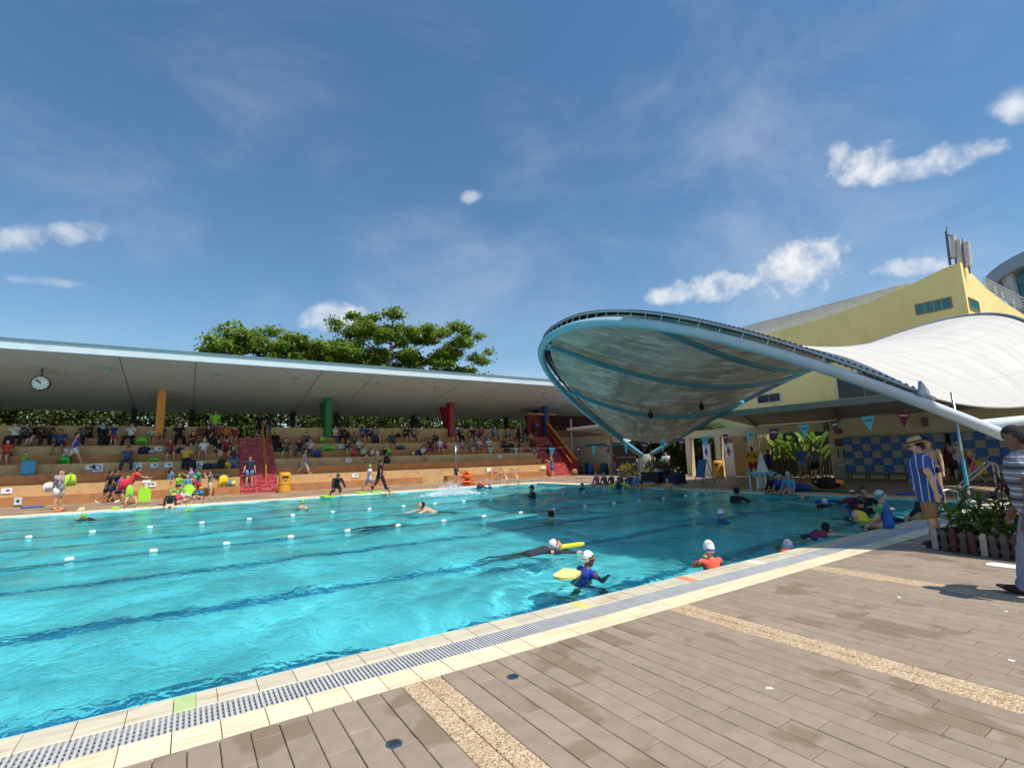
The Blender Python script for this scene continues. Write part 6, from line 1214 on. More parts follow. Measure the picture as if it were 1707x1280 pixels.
# ---- spectators: px, riser index, H, pose, heading offset, top, bottom, hair, skin, fem, label
SP = [
 (13, 4, 1.6, 'sit', 0, ('polo', (196, 60, 56)), ('shorts', (120, 96, 76)), ('bun', HB), 1, 1, 'woman in a red polo seated at the far left end of the stand'),
 (27, 6, 1.6, 'sitb', -30, ('tee', WH), ('trousers', NV), sh, 1, 0, 'spectator in a white tee reading on the top bench at far left'),
 (45, 6, 1.6, 'sitb', 10, ('tee', (58, 66, 86)), ('trousers', BK), lg, 1, 1, 'spectator in slate blue leaning forward on the top bench'),
 (62, 6, 1.65, 'sitx', -20, ('tee', BK), ('shorts', (70, 60, 54)), ('bun', HB), 1, 1, 'woman in black with crossed bare legs on the top bench'),
 (101, 5, 1.75, 'sit', -10, ('polo', (40, 66, 116)), ('shorts', BK), sh, 2, 0, 'man in a blue polo and sunglasses seated behind the woman in blue'),
 (113, 4, .95, 'sit', 0, ('dress', (216, 196, 206)), ('skirt', (206, 180, 196)), lg, 1, 1, 'toddler in a pale pink dress beside the man in the blue polo'),
 (148, 6, 1.65, 'sitb', -20, ('tee', BK), ('trousers', BK), sh, 2, 0, 'spectator all in black left of the woman in a headscarf'),
 (171, 6, 1.65, 'sit', 15, ('dress', BK, 1), ('abaya', BK), ('hijab', (150, 176, 206)), 1, 1, 'woman in a long black robe and pale blue headscarf'),
 (219, 6, 1.62, 'sit', -10, ('tee', WH), ('trousers', BK), ('suncap', (140, 140, 146)), 1, 1, 'woman in white with a grey cap on the top bench'),
 (212, 3, 1.75, 'sitb', 10, ('tee', (62, 92, 136)), ('trousers', (66, 66, 72)), sh, 2, 0, 'man in a blue shirt and grey trousers above the letter C'),
 (253, 6, 1.25, 'sit', 0, ('tee', (160, 176, 168)), ('shorts', (90, 70, 60)), capg, 1, 0, 'child in a grey print tee and lime cap on the top bench'),
 (269, 6, 1.55, 'sitb', 0, ('tee', (60, 40, 84)), ('shorts', BK), lg, 2, 1, 'spectator in dark purple below the yellow column'),
 (298, 6, 1.75, 'sit', 0, ('tee', BK), ('trousers', BK), ('bald', HB), 1, 0, 'man in a black tee seated alone right of the yellow column'),
 (349, 6, 1.6, 'sitb', -20, ('tee', (66, 40, 40)), ('shorts', (60, 40, 40)), sh, 1, 0, 'spectator in brown beside the standing man in lime'),
 (377, 6, 1.6, 'sit', 10, ('tee', (206, 120, 40)), ('shorts', BK), lg, 2, 1, 'spectator in orange and black on the top bench'),
 (391, 6, 1.4, 'sit', 0, ('tee', (156, 36, 44)), ('shorts', (90, 70, 64)), sh, 1, 0, 'boy in a red vest seated at the stair edge'),
 (320, 5, 1.6, 'sitb', 20, ('tee', (92, 40, 40)), ('shorts', BK), lg, 1, 1, 'woman in maroon sitting cross legged behind the man in yellow'),
 (340, 4, 1.6, 'sit', -5, ('tee', WH), ('shorts', (176, 126, 96)), ('suncap', WH), 1, 1, 'woman in a white tee and white cap with bare knees'),
 (365, 4, 1.6, 'sitx', 20, ('tee', BK), ('shorts', (50, 46, 46)), lg, 1, 1, 'woman in a black top turning to her neighbour in red'),
 (378, 4, 1.62, 'sit', -25, ('tee', (150, 34, 40)), ('shorts', (40, 36, 40)), lg, 1, 1, 'woman in dark red talking to the woman in black'),
 (389, 3, 1.62, 'sit', 10, ('tank', (84, 56, 46)), ('leggings', (70, 112, 168)), lg, 1, 1, 'woman in a brown tank top and blue jeans beside the stairs'),
 (310, 3, 1.7, 'sitb', 5, ('tee', (206, 190, 70)), ('trousers', NV), sh, 1, 0, 'man in a pale yellow tee seated above the letter A'),
 (459, 5, 1.6, 'sit', 0, ('dress', BK, 1), ('abaya', BK), ('cap', (120, 190, 60)), 2, 1, 'figure in a black robe and lime cap right of the red stairs'),
 (476, 4, 1.72, 'sit', 0, ('tee', (92, 84, 66)), ('shorts', (60, 58, 50)), sh, 1, 0, 'man in khaki and sunglasses seated right of the red stairs'),
 (499, 4, 1.6, 'sitb', 0, ('tee', (34, 26, 30)), ('leggings', (60, 74, 96)), lg, 1, 1, 'woman in black with long hair above the woman in zebra leggings'),
 (517, 4, 1.6, 'sit', -15, ('tee', (180, 178, 176)), ('leggings', (60, 74, 100)), lg, 1, 1, 'woman in a black and white top smiling beside her friend'),
 (558, 6, 1.62, 'sit', 20, ('tee', (214, 206, 198)), ('leggings', (56, 78, 106)), ('bun', HB), 1, 1, 'woman in a white top and jeans right of the green column'),
 (571, 6, 1.6, 'sit', 0, ('tee', (64, 34, 32)), ('trousers', BK), sh, 2, 0, 'spectator in dark brown shade right of the woman in jeans'),
 (607, 6, 1.72, 'sit', 0, ('tee', (40, 78, 160)), ('shorts', (66, 64, 60)), sh, 1, 0, 'man in a bright blue tee on the top bench'),
 (617, 6, 1.5, 'sitb', 0, ('tee', (40, 36, 40)), ('shorts', BK), sh, 1, 0, 'child in dark clothes between the blue and grey tees'),
 (624, 6, 1.7, 'sit', 10, ('tee', (130, 136, 144)), ('shorts', (60, 60, 64)), sh, 1, 0, 'man in a grey tee behind the navy backpack'),
 (578, 4, 1.6, 'sitb', 10, ('tee', (74, 50, 64)), ('shorts', (110, 104, 100)), lg, 1, 1, 'woman in dusky purple with a red bag on her lap'),
 (599, 4, 1.6, 'sit', 10, ('tee', (190, 200, 186)), ('shorts', (80, 60, 56)), sh, 1, 0, 'spectator in white and lime beside the striped tote'),
 (607, 3, 1.4, 'sitx', 20, ('tee', (176, 170, 150)), ('shorts', (60, 54, 50)), sh, 1, 0, 'boy with white sleeves stretching one leg on the third step'),
 (620, 3, 1.15, 'sit', 0, ('tank', WH), ('shorts', (46, 44, 50)), lg, 1, 1, 'girl with pigtails in white on the third step'),
 (629, 3, .98, 'sit', 0, ('tank', (230, 226, 226)), ('shorts', (200, 180, 180)), lg, 1, 1, 'smallest child in white on the third step'),
 (641, 3, 1.25, 'sitb', -10, ('tee', BK), ('shorts', (80, 120, 40)), sh, 1, 0, 'boy in a black tee beside the lime backpack'),
 (677, 6, 1.65, 'sit', -10, ('tee', (32, 32, 36)), ('shorts', (60, 52, 48)), sh, 1, 0, 'spectator in black left of the crossed-leg woman in grey'),
 (691, 6, 1.62, 'sitx', 20, ('tee', (130, 132, 136)), ('shorts', (60, 60, 66)), sh, 1, 1, 'woman in grey with crossed legs left of the red column'),
 (704, 3, 1.3, 'sitb', 10, ('tee', (206, 206, 210)), ('shorts', NV), lg, 1, 1, 'girl in a white sleeved top looking down on the third step'),
 (717, 4, 1.55, 'sit', -10, ('tee', (60, 38, 44)), ('skirt', (150, 60, 90)), lg, 1, 1, 'girl in dark top with a long pink wrap'),
 (733, 4, 1.6, 'sit', 10, ('tee', (222, 214, 216)), ('shorts', (90, 70, 66)), lg, 1, 1, 'woman in white with pink bag below the red column'),
 (757, 6, 1.62, 'sit', 0, ('tee', (110, 116, 150)), ('shorts', (140, 110, 100)), sh, 1, 1, 'spectator in a patterned lilac top right of the red column'),
 (765, 6, 1.6, 'sitb', 10, ('tee', (30, 28, 36)), ('trousers', BK), lg, 1, 1, 'spectator in black beside the lilac top'),
 (788, 6, 1.62, 'sit', 0, ('tee', (30, 30, 32)), ('shorts', (50, 46, 44)), lg, 1, 1, 'woman in black above the yellow bag on the top bench'),
 (801, 6, 1.62, 'sitb', 0, ('tee', (66, 40, 62)), ('shorts', (46, 40, 46)), sh, 1, 1, 'spectator in plum on the top bench'),
 (813, 5, 1.3, 'sitb', 0, ('tee', (70, 140, 180)), ('shorts', NV), sh, 1, 0, 'child in a turquoise tee below the top bench'),
 (826, 6, 1.72, 'sit', 0, ('tee', (74, 140, 190)), ('shorts', (110, 96, 84)), ('bald', HB), 1, 0, 'balding man in a sky blue tee on the top bench'),
 (785, 4, 1.6, 'sitx', 0, ('tee', (120, 116, 116)), ('shorts', (60, 54, 52)), lg, 1, 1, 'woman in grey crossing her legs under the bunting'),
 (798, 4, 1.6, 'sitb', 0, ('tee', (170, 190, 206)), ('skirt', (140, 60, 66)), lg, 1, 1, 'woman in pale blue reading under the bunting'),
 (814, 4, 1.65, 'sitb', -20, ('tee', (206, 204, 200)), ('shorts', (84, 78, 70)), sh, 1, 0, 'person in a white shirt bent over right of the woman reading'),
 (866, 4, 1.6, 'sitb', 0, ('tee', (110, 46, 50)), ('shorts', (40, 38, 40)), lg, 1, 1, 'spectator in faded red near the far stairs'),
 (874, 5, 1.5, 'sitb', 0, ('tee', (70, 110, 130)), ('shorts', (40, 40, 46)), sh, 2, 0, 'spectator in teal behind the faded red shirt'),
 (886, 5, 1.6, 'sit', 0, ('tee', (214, 112, 84)), ('shorts', (60, 54, 50)), sh, 2, 0, 'man in salmon beside the far stairs'),
 (889, 4, 1.55, 'sitb', -10, ('tee', (54, 44, 40)), ('shorts', (50, 46, 44)), sh, 2, 0, 'spectator in brown seated in front of the salmon shirt'),
]
for (px, k, H, po, off, tp, bt, hr, sk, fem, lab) in SP:
    q = seat(px, k, .24 if H > 1.2 else .16); b_ = POSES[po]; jit = lambda v, a: tuple(x_+random.uniform(-w_, w_) for x_, w_ in zip(v, a))
    person(lab, q, -90+off+random.uniform(-14, 14), H, po, tp, bt, hr, sk, bool(fem), random.uniform(.92, 1.18), group=G_ST, lean=b_['lean']+random.uniform(-8, 12), head=jit(b_['head'], (14, 38)), arms=tuple(jit(v, (22, 9, 32, 14)) for v in b_['arms']), legs=tuple(jit(v, (5, 14, 8)) for v in b_['legs']), shoes=(50, 46, 44) if bt[0] == 'trousers' else None)
for (px, k, H, po, off, tp, bt, hr, sk, fem, lab) in (
 (81, 6, 1.6, 'sitb', 0, ('tee', (70, 60, 58)), ('trousers', BK), sh, 2, 0, 'spectator in taupe between the black top and the blue polo'),
 (140, 6, 1.6, 'sit', 0, ('tee', (96, 90, 100)), ('shorts', (60, 60, 66)), lg, 1, 1, 'woman in mauve grey left of the spectator all in black'),
 (283, 4, 1.6, 'sit', 0, ('tee', (140, 60, 60)), ('shorts', (60, 50, 50)), lg, 1, 1, 'woman in brick red alone on the middle bench left of the yellow tee'),
 (335, 6, 1.55, 'sitx', 0, ('tee', (110, 60, 60)), ('shorts', (50, 46, 50)), lg, 2, 1, 'spectator in rust above the white capped woman'),
 (366, 6, 1.6, 'sit', 0, ('tee', (170, 60, 60)), ('shorts', (60, 60, 60)), sh, 2, 0, 'man in scarlet between the brown and orange spectators'),
 (510, 5, 1.5, 'sitb', 0, ('tee', (70, 76, 96)), ('shorts', (50, 50, 60)), sh, 1, 0, 'youth in slate behind the two long haired women'),
 (590, 5, 1.6, 'sit', 0, ('tee', (120, 96, 84)), ('shorts', (60, 54, 50)), sh, 2, 0, 'man in light brown behind the woman in dusky purple'),
 (654, 5, 1.6, 'sit', 0, ('tee', (60, 80, 70)), ('shorts', (50, 50, 50)), sh, 2, 0, 'man in dark green above the boy in black'),
 (725, 5, 1.55, 'sitb', 0, ('tee', (40, 36, 40)), ('shorts', (50, 46, 44)), lg, 1, 1, 'woman in black behind the pink wrap'),
 (840, 4, 1.6, 'sit', 0, ('tee', (60, 56, 66)), ('trousers', BK), sh, 2, 0, 'spectator in charcoal left of the black bag near the far stairs'),
 (846, 6, 1.6, 'sitb', 0, ('tee', (150, 140, 130)), ('shorts', (70, 64, 60)), sh, 1, 0, 'spectator in beige right of the sky blue tee'),
 (770, 4, 1.4, 'sitb', 0, ('tee', (210, 120, 140)), ('shorts', (90, 60, 80)), lg, 1, 1, 'girl in rose left of the woman crossing her legs')):
    person(lab, seat(px, k), -90+off+random.uniform(-12, 12), H, po, tp, bt, hr, sk, bool(fem), random.uniform(.95, 1.1), group=G_ST)
# standing on the stand
for (px, k, H, po, hd, tp, bt, hr, sk, fem, lab) in (
 (42, 2, 1.12, 'hold', -60, ('tee', (110, 176, 60)), ('leggings', (206, 110, 150)), ('bun', HB), 1, 1, 'girl in a lime top and pink leggings holding a blue towel'),
 (124, 3, 1.65, 'walk', 10, ('tank', (38, 74, 190)), ('shorts', (206, 216, 216)), ('bun', HB), 1, 1, 'woman in a royal blue vest and pale shorts striding along the stand'),
 (190, 5, 1.2, 'stand', -100, ('tee', (36, 58, 120)), ('shorts', (176, 44, 44)), capg, 1, 0, 'child in blue top and red shorts standing with a lime cap'),
 (358, 6, 1.7, 'stand', -80, ('tee', (130, 196, 50)), ('shorts', (120, 104, 88)), sh, 2, 0, 'man in a lime shirt standing on the top bench'),
 (433, 7, 1.65, 'stand', 60, ('tee', BK), ('shorts', BK), sh, 2, 0, 'figure in black leaning at the top of the red stairs'),
 (448, 7, 1.65, 'stand', 120, ('tee', (40, 36, 38)), ('shorts', (96, 100, 112)), lg, 1, 1, 'figure in grey shorts leaning at the top of the red stairs'),
 (507, 1, 1.6, 'walk', -10, ('tee', (150, 148, 156)), ('leggings', stripe('zebra', (226, 226, 228), [((24, 26, 44), .07, .035, 0)], 'Z', .1, .05)), ('bun', HB), 1, 1, 'woman in zebra leggings stepping down the tan step'),
 (864, 5, 1.62, 'stand', -90, ('tank', BK), ('skirt', BK), lg, 1, 1, 'woman in a black dress standing near the far stairs'),
 (885, 7, 1.7, 'hold', -90, ('tee', BK), ('trousers', BK), sh, 2, 0, 'figure in black standing at the top near the blue column'),
 (893, 6, 1.5, 'hold', -40, ('tank', (40, 80, 190)), ('shorts', BK), sh, 2, 0, 'boy in a bright blue vest holding a pale ball by the far stairs')):
    person(lab, tr(px, k, .3) if k < 7 or px > 500 else Vector((xat(px, TY[7]+.15, 4.), TY[7]+.15, 3.25)), hd, H, po, tp, bt, hr, sk, bool(fem), group='people standing on the stand')
# ---- on the far deck
def dk_(px, py, H, po, hd, tp, bt, hr, sk, fem, lab, **kw): return person(lab, gp(px, py), hd, H, po, tp, bt, hr, sk, bool(fem), group=G_DK, **kw)
dk_(95, 849, 1.62, 'phone', -40, ('tee', stripe('floral', (170, 166, 172), [((120, 116, 128), .09, .03, 0)], 'X', .1, .03)), ('shorts', (222, 216, 214)), ('short', (54, 30, 26)), 1, 1, 'woman in grey floral top and white shorts filming with her phone', fat=1.15)
p = gp(95, 849); bag(p+Vector((-.3, .02, .72)), (222, 212, 196), 'white tote hanging from the filming woman', .38, .42, .14, .3, group='bags on the decks'); bag(p+Vector((.3, .12, .9)), (176, 220, 40), 'lime backpack carried on a shoulder beside the filming woman', .5, .42, .2, .5, group='bags on the decks')
dk_(178, 838, 1.6, 'walk', 10, ('tee', (30, 32, 36)), ('shorts', (34, 44, 74)), sh, 2, 0, 'boy in black top and navy shorts striding with white shoes', shoes=WH)
dk_(188, 836, 1.62, 'walk', 10, ('tee', (40, 40, 36)), ('shorts', BK), sh, 2, 0, 'youth in a black and yellow top walking behind the striding boy')
dk_(213, 839, 1.7, 'bend', 0, ('tee', (206, 66, 62)), ('shorts', (90, 70, 96)), sh, 2, 0, 'man in red bending towards the child with the kickboard')
bag(gp(211, 839)+Vector((-.1, -.3, .62)), (206, 40, 60), 'crimson backpack on the bending man', .5, .42, .24, .3, group='bags on the decks'); bag(gp(205, 842)+Vector((.2, -.1, .1)), (150, 206, 60), 'lime striped bag hanging at the bending man', .75, .3, .16, .3, group='bags on the decks')
dk_(242, 834, 1.15, 'hold', -90, ('tee', (222, 224, 214)), ('shorts', (84, 52, 130)), capg, 1, 0, 'child in white and purple with a lime cap')
dk_(219, 846, 1.2, 'crouch', -90, ('none',), ('trunks', (40, 96, 100)), capg, 1, 0, 'bare backed child in a lime cap crouching at the far edge')
dk_(286, 826, 1.62, 'hold', 10, ('tee', (216, 150, 52)), ('trousers', (52, 58, 76)), lg, 2, 1, 'woman in an orange tee and dark trousers among the children')
dk_(303, 825, 1.7, 'hold', 20, ('tee', (196, 104, 70)), ('shorts', (60, 60, 80)), ('suncap', (120, 136, 160)), 1, 0, 'man in a white sleeved orange vest and blue cap')
dk_(317, 827, 1.6, 'hold', 190, ('tee', (150, 138, 196)), ('trousers', (60, 66, 110)), lg, 1, 1, 'woman in a lavender tee tending the children', fat=1.2)
dk_(329, 829, 1.5, 'hold', 200, ('tee', (36, 140, 124)), ('shorts', (186, 46, 52)), sh, 2, 0, 'boy in a teal tee and red shorts holding a lime pouch')
dk_(349, 827, 1.35, 'phone', 180, ('tee', (124, 120, 116)), ('bermuda', (196, 174, 142)), sh, 1, 0, 'boy in a grey tee and khaki shorts drinking')
person('man in a navy tee and denim shorts at the foot of the red stairs', Vector((xat(416, 31.6, .9), 31.7, .41)), -95, 1.68, 'stand', ('tee', NV), ('shorts', (104, 140, 184)), sh, 1, group=G_DK, head=(-22, 0), shoes=(60, 100, 170))
for (px, py, H, po, hd, tp, bt, lab) in ((283, 845, 1.25, 'edge', -90, ('rash', BK), ('trunks', BK), 'child in a black rash guard and lime cap sitting on the far edge'), (293, 841, 1.15, 'floor', -70, ('rash', (206, 50, 90)), ('trunks', (200, 50, 80)), 'child in a pink rash guard and lime cap sitting behind the child in black'), (303, 838, 1.15, 'floor', -60, ('rash', (170, 196, 190)), ('trunks', (60, 120, 60)), 'child in pale green and lime cap third in the seated cluster'), (298, 834, 1.15, 'floor', -80, ('rash', (60, 80, 110)), ('trunks', NV), 'child in slate and lime cap at the back of the seated cluster'), (309, 834, 1.1, 'floor', -100, ('rash', (176, 40, 40)), ('trunks', BK), 'child in a red top behind the propped lime kickboard'), (321, 831, 1.1, 'floor', -110, ('rash', (40, 60, 110)), ('trunks', (180, 50, 50)), 'child in navy and lime cap at the right of the seated cluster')):
    person(lab, gp(px, py), hd, H, po, tp, bt, capg if 'red top' not in lab else ('cap', RD), 0, group='children in lime caps on the far deck')
for (px, py, H, po, hd, tp, bt, hr, sk, fem, lab) in (
 (296, 829, 1.2, 'hold', -60, ('rash', (120, 190, 60)), ('trunks', (40, 60, 110)), capg, 1, 0, 'child in a lime rash guard and lime cap beside the woman in orange'),
 (311, 831, 1.15, 'stand', -110, ('rash', (90, 150, 170)), ('trunks', (60, 60, 90)), capg, 1, 0, 'child in pale teal and lime cap in front of the lavender tee'),
 (324, 830, 1.1, 'hold', 180, ('rash', (196, 70, 60)), ('trunks', (40, 40, 60)), capg, 1, 0, 'child in a coral rash guard and lime cap behind the teal tee'),
 (196, 836, 1.3, 'walk', 10, ('tee', (58, 104, 190)), ('shorts', (40, 50, 90)), sh, 1, 0, 'boy in a sky blue tee following the walking youth'),
 (209, 838, 1.2, 'stand', -20, ('tee', (210, 190, 70)), ('shorts', (110, 60, 120)), capg, 1, 0, 'child in yellow and a lime cap behind the bending man'),
 (281, 829, 1.55, 'stand', 40, ('tee', (92, 120, 150)), ('trousers', (40, 44, 60)), lg, 1, 1, 'woman in steel blue left of the woman in orange'),
 (335, 832, 1.15, 'floor', -120, ('rash', (40, 120, 150)), ('trunks', (30, 60, 90)), capg, 1, 0, 'child in turquoise sitting right of the lime cap cluster'),
 (289, 836, 1.1, 'floor', -80, ('rash', (230, 200, 60)), ('trunks', (60, 60, 70)), capg, 1, 0, 'child in yellow sitting behind the child in black')):
    dk_(px, py, H, po, hd, tp, bt, hr, sk, fem, lab)
dk_(559, 826, 1.65, 'kneel', -90, ('rash', (26, 32, 44)), ('leggings', (26, 32, 44)), ('cap', (36, 40, 50)), 2, 0, 'diver in a dark wetsuit kneeling on the lime board')
dk_(615, 818, 1.45, 'walk', 0, ('tee', (206, 206, 226)), ('shorts', (150, 160, 196)), capg, 2, 0, 'boy in a white tee and lime cap walking the far deck')
dk_(633, 816, 1.72, 'walk', 10, ('tee', BK), ('trousers', (44, 46, 56)), sh, 2, 0, 'man in black carrying a racket bag on the far deck', shoes=(90, 96, 150))
dk_(921, 796, 1.7, 'hold', 150, ('tee', (100, 100, 104)), ('shorts', (70, 92, 160)), ('short', (50, 36, 30)), 1, 0, 'man in a grey tee and blue shorts walking by the far stairs')
person('figure in dark blue descending the far stairs', Vector((xat(912, 33.2, 1.8), 33.2, 1.22)), -90, 1.6, 'stand', ('tee', (28, 36, 64)), ('trousers', BK), sh, 2, group=G_DK)
dk_(760, 806.5, 1.2, 'hold', -90, ('rash', (40, 44, 50)), ('trunks', BK), sh, 1, 0, 'boy in a grey wetsuit beside the bunting pole')
# ---- end deck
def ed(px, py, H, po, hd, tp, bt, hr, sk, fem, lab, **kw): return person(lab, gp(px, py), hd, H, po, tp, bt, hr, sk, bool(fem), group='people on the end deck', **kw)
o = ed(1027, 789, 1.68, 'stand', 100, ('tee', (150, 36, 40)), ('shorts', (120, 160, 190)), sh, 1, 0, 'man in a red jersey numbered nine by the slat gate'); text('9', .3, cloth(WH), o, (-.02, -.16, 1.2), (R(90), 0, 0), 'number')
ed(1066, 795, 1.25, 'bend', 200, ('tee', (70, 60, 110)), ('shorts', (60, 60, 80)), ('cap', (206, 120, 50)), 1, 0, 'child in purple bending left of the canopy foot')
ed(1071, 796, 1.6, 'stand', 150, ('tee', WH), ('trousers', BK), lg, 1, 1, 'figure in white partly hidden behind the canopy foot')
ed(1092, 797, 1.65, 'bend', 200, ('tank', BK), ('trousers', BK), ('bun', HB), 2, 1, 'woman in a black vest leaning right of the canopy foot')
ed(1113, 797, 1.62, 'hold', 200, ('tee', (222, 216, 220)), ('trousers', BK), lg, 1, 1, 'woman in a white tee with a green bag beside the garden')
bag(gp(1111, 797)+Vector((-.25, .0, .75)), (34, 110, 72), 'green carrier held by the woman in white', .45, .5, .2, 0, group='bags on the decks')
ed(1258, 798, 1.74, 'hold', 200, ('tee', (226, 166, 40)), ('shorts', (176, 36, 40)), sh, 3, 0, 'lifeguard in a yellow tee and red shorts by the pillar')
ed(1285, 797, 1.55, 'stand', 180, ('tank', (30, 40, 110)), ('shorts', (40, 40, 100)), sh, 3, 0, 'youth in navy holding a pole by the slat screen')
ed(1340, 797, 1.7, 'stand', 190, ('tee', (60, 104, 168)), ('shorts', (130, 150, 170)), sh, 2, 0, 'man in a blue tee and pale shorts by the heliconias')
ed(1363, 797, 1.7, 'stand', 170, ('tee', (110, 112, 116)), ('bermuda', BK), sh, 1, 0, 'man in a grey tee with a backpack by the heliconias', legs=((22, 4, 4), (30, 6, 6)), lean=-10)
p = gp(1590, 802); ed(1588, 801, 1.62, 'phone', 200, ('tee', (80, 30, 36)), ('shorts', (60, 40, 36)), lg, 2, 1, 'woman with long dark hair in the gap between the locker banks')
ed(1603, 801, 1.72, 'hold', 200, ('tee', (196, 198, 200)), ('bermuda', BK), sh, 1, 0, 'man in a pale print tee with a black backpack by the lockers', fat=1.15, shoes=(60, 58, 56))
ed(1626, 806, 1.3, 'walk', 150, ('swimsuit', (150, 40, 76)), ('trunks', (226, 110, 140)), ('cap', (226, 120, 60), (230, 190, 60)), 1, 1, 'girl in a pink swimsuit and orange cap by the lockers')
kick((214, 180, 50), gp(1631, 806)+Vector((-.05, -.1, .62)), (1.4, .2, 1.3), 'yellow kickboard carried by the girl in pink', .55, .4)
ed(1562, 842, 1.7, 'stand', 170, ('none',), ('trunks', NV), sh, 1, 0, 'bare chested man looking down behind the hatted man', fat=1.1, head=(-28, 0), detail=1)
# ---- children sitting along the pool end (edge X = XE)
def endk(px, z, H, tp, bt, hr, sk, lab, pose='edge', hd=185, **kw): y = yat(px, XE+.3, .3); return person(lab, Vector((XE+.28, y, z)), hd, H, pose, tp, bt, hr, sk, group=G_CL, **kw)
cb_ = ('cap', (108, 176, 196))
for (px, c, lab) in ((996, (190, 70, 150), 'child in a magenta rash guard and pale blue cap, first in the row'), (1009, (60, 96, 96), 'child in dark teal and pale blue cap, second in the row'), (1021, (70, 60, 70), 'child in grey without a cap behind the instructor in lime sleeves'), (1036, (30, 50, 110), 'child in navy and pale blue cap right of the instructor'), (1051, (44, 74, 128), 'child in blue and yellow piping with a pale blue cap'), (1062, (74, 130, 190), 'child in sky blue with a pale blue cap, last in the row')):
    endk(px, .0, 1.2, ('rash', c), ('trunks', c), cb_ if 'without' not in lab else sh, 1, lab, head=(-8, random.uniform(-40, 40)))
endk(1289, .0, 1.22, ('rash', (24, 24, 28)), ('trunks', (160, 60, 40)), ('cap', (150, 170, 186)), 2, 'boy in a black rash guard and pale cap beside the starting platform')
endk(1301, .0, 1.22, ('rashs', (44, 64, 170)), ('trunks', (30, 40, 120)), ('cap', (120, 190, 210)), 1, 'boy in a blue rash guard and turquoise cap, middle of three')
endk(1317, .03, 1.35, ('rash', (86, 160, 200)), ('trunks', (40, 80, 170)), ('cap', (176, 206, 216)), 1, 'taller boy in a light blue rash guard and white cap')
q = gp(1524, 884); person('child in a blue and green rash guard and teal cap sitting on the near coping', Vector((q.x, YN-.12, 0)), 95, 1.3, 'edge', ('rashs', (40, 96, 176), (70, 160, 80)), ('trunks', (40, 90, 170)), ('cap', (196, 200, 196), (40, 130, 130), -.3, .15), 1, detail=1, group='children beside the near coping')
person('child with a white cap seated behind the blue and green rash guard', Vector((xat(1540, YN-.1, .3), YN-.1, 0)), 100, 1.25, 'edge', ('rash', (34, 36, 40)), ('trunks', (120, 150, 40)), ('cap', (222, 224, 230), (60, 90, 170), -.3, -.05), 1, group='children beside the near coping')
kick((236, 206, 90), Vector((xat(1536, YN+.25, .55), YN+.3, .62)), (1.35, .3, 1.2), 'yellow kickboard held between the two capped children', .4, .28)
# ---- swimmers: px, waterline y, head-top y
def sw(px, pw, ph, H, pose, hd, tp, bt, hr, sk, lab, fem=False, **kw):
    q = gp(px, pw, WZ); z = (pw-ph)*proj(q)[2]/FPX/1.02; return person(lab, q, hd, H, pose, tp, bt, hr, sk, fem, group=G_PL, headz=z, **kw)
none = ('none',); tk = ('trunks', NV)
sw(137, 867.5, 855, 1.3, 'swim', 175, ('rash', BK), tk, capg, 1, 'child in a lime cap swimming near the far edge at left')
sw(312, 851, 846.5, 1.2, 'prone', 180, ('rash', (90, 150, 60)), tk, capg, 1, 'child in a lime cap barely breaking the surface by the far edge')
sw(504, 847, 832.5, 1.4, 'tread', 20, none, tk, ('cap', (126, 206, 90), (60, 130, 60)), 1, 'boy in a patterned lime cap with bare shoulders')
sw(649, 823, 812, 1.5, 'tread', -60, none, tk, sh, 1, 'dark haired swimmer at the far edge below the man in black')
sw(702, 853.5, 836, 1.7, 'swim', 165, none, tk, sh, 1, 'man in goggles swimming with bare shoulders in the middle lanes')
sw(801, 814, 802, 1.2, 'tread', 40, ('rash', NV), tk, ('cap', RD, WH, .1, .4), 1, 'child in a red and white cap left of its twin at the far edge')
sw(816, 814, 803.5, 1.2, 'tread', 150, ('rash', (40, 60, 130)), tk, ('cap', RD, WH, .1, .4), 1, 'child in a red and white cap nearer the ladder')
sw(887, 828, 808.5, 1.75, 'point', 160, ('rashs', (28, 36, 58)), tk, ('suncap', (26, 30, 44)), 2, 'instructor in navy with a cap pointing across the pool', arms=((30, 10, 20, 0), (86, 40, 12, 0)))
sw(920, 864, 848, 1.72, 'tread', 10, none, tk, ('bald', HB), 1, 'balding man standing shoulder deep in the canopy shade')
sw(971, 815, 804.5, 1.4, 'tread', -60, ('rash', NV), tk, ('cap', NV), 2, 'swimmer in a navy cap alone near the end corner')
o = sw(1032, 814, 795, 1.65, 'point', 200, ('rash', (34, 50, 120), (196, 226, 50)), tk, sh, 2, 'instructor in navy with lime sleeves facing the seated row', arms=((60, 30, 10, 0), (70, 60, 4, 0)))
sw(1068, 815.5, 802, 1.35, 'tread', 120, none, tk, sh, 1, 'dark haired boy below the last seated child')
sw(1113, 816.5, 796, 1.4, 'tread', 215, none, tk, sh, 1, 'bare chested boy facing the camera by the end wall', lean=2)
sw(1230, 836, 813, 1.6, 'tread', 0, ('rash', BK), tk, ('hat', BK), 2, 'swimmer in a black sun hat and black top', fem=True)
sw(1202, 864, 849, 1.3, 'tread', 60, ('rash', BL), tk, ('cap', (216, 222, 226), (40, 110, 180), -.5, -.1), 1, 'swimmer in a white and blue cap in the shaded lane')
sw(1337, 829, 823.5, 1.3, 'prone', 190, ('rash', (30, 40, 60)), tk, ('cap', (200, 206, 210)), 1, 'swimmer in a white cap lying flat before the seated boys')
sw(1376, 842, 829.5, 1.35, 'swim', 5, ('rash', (40, 40, 50)), tk, ('cap', (206, 216, 222), (206, 130, 150), 0, .2), 1, 'swimmer in a speckled white cap holding a blue noodle')
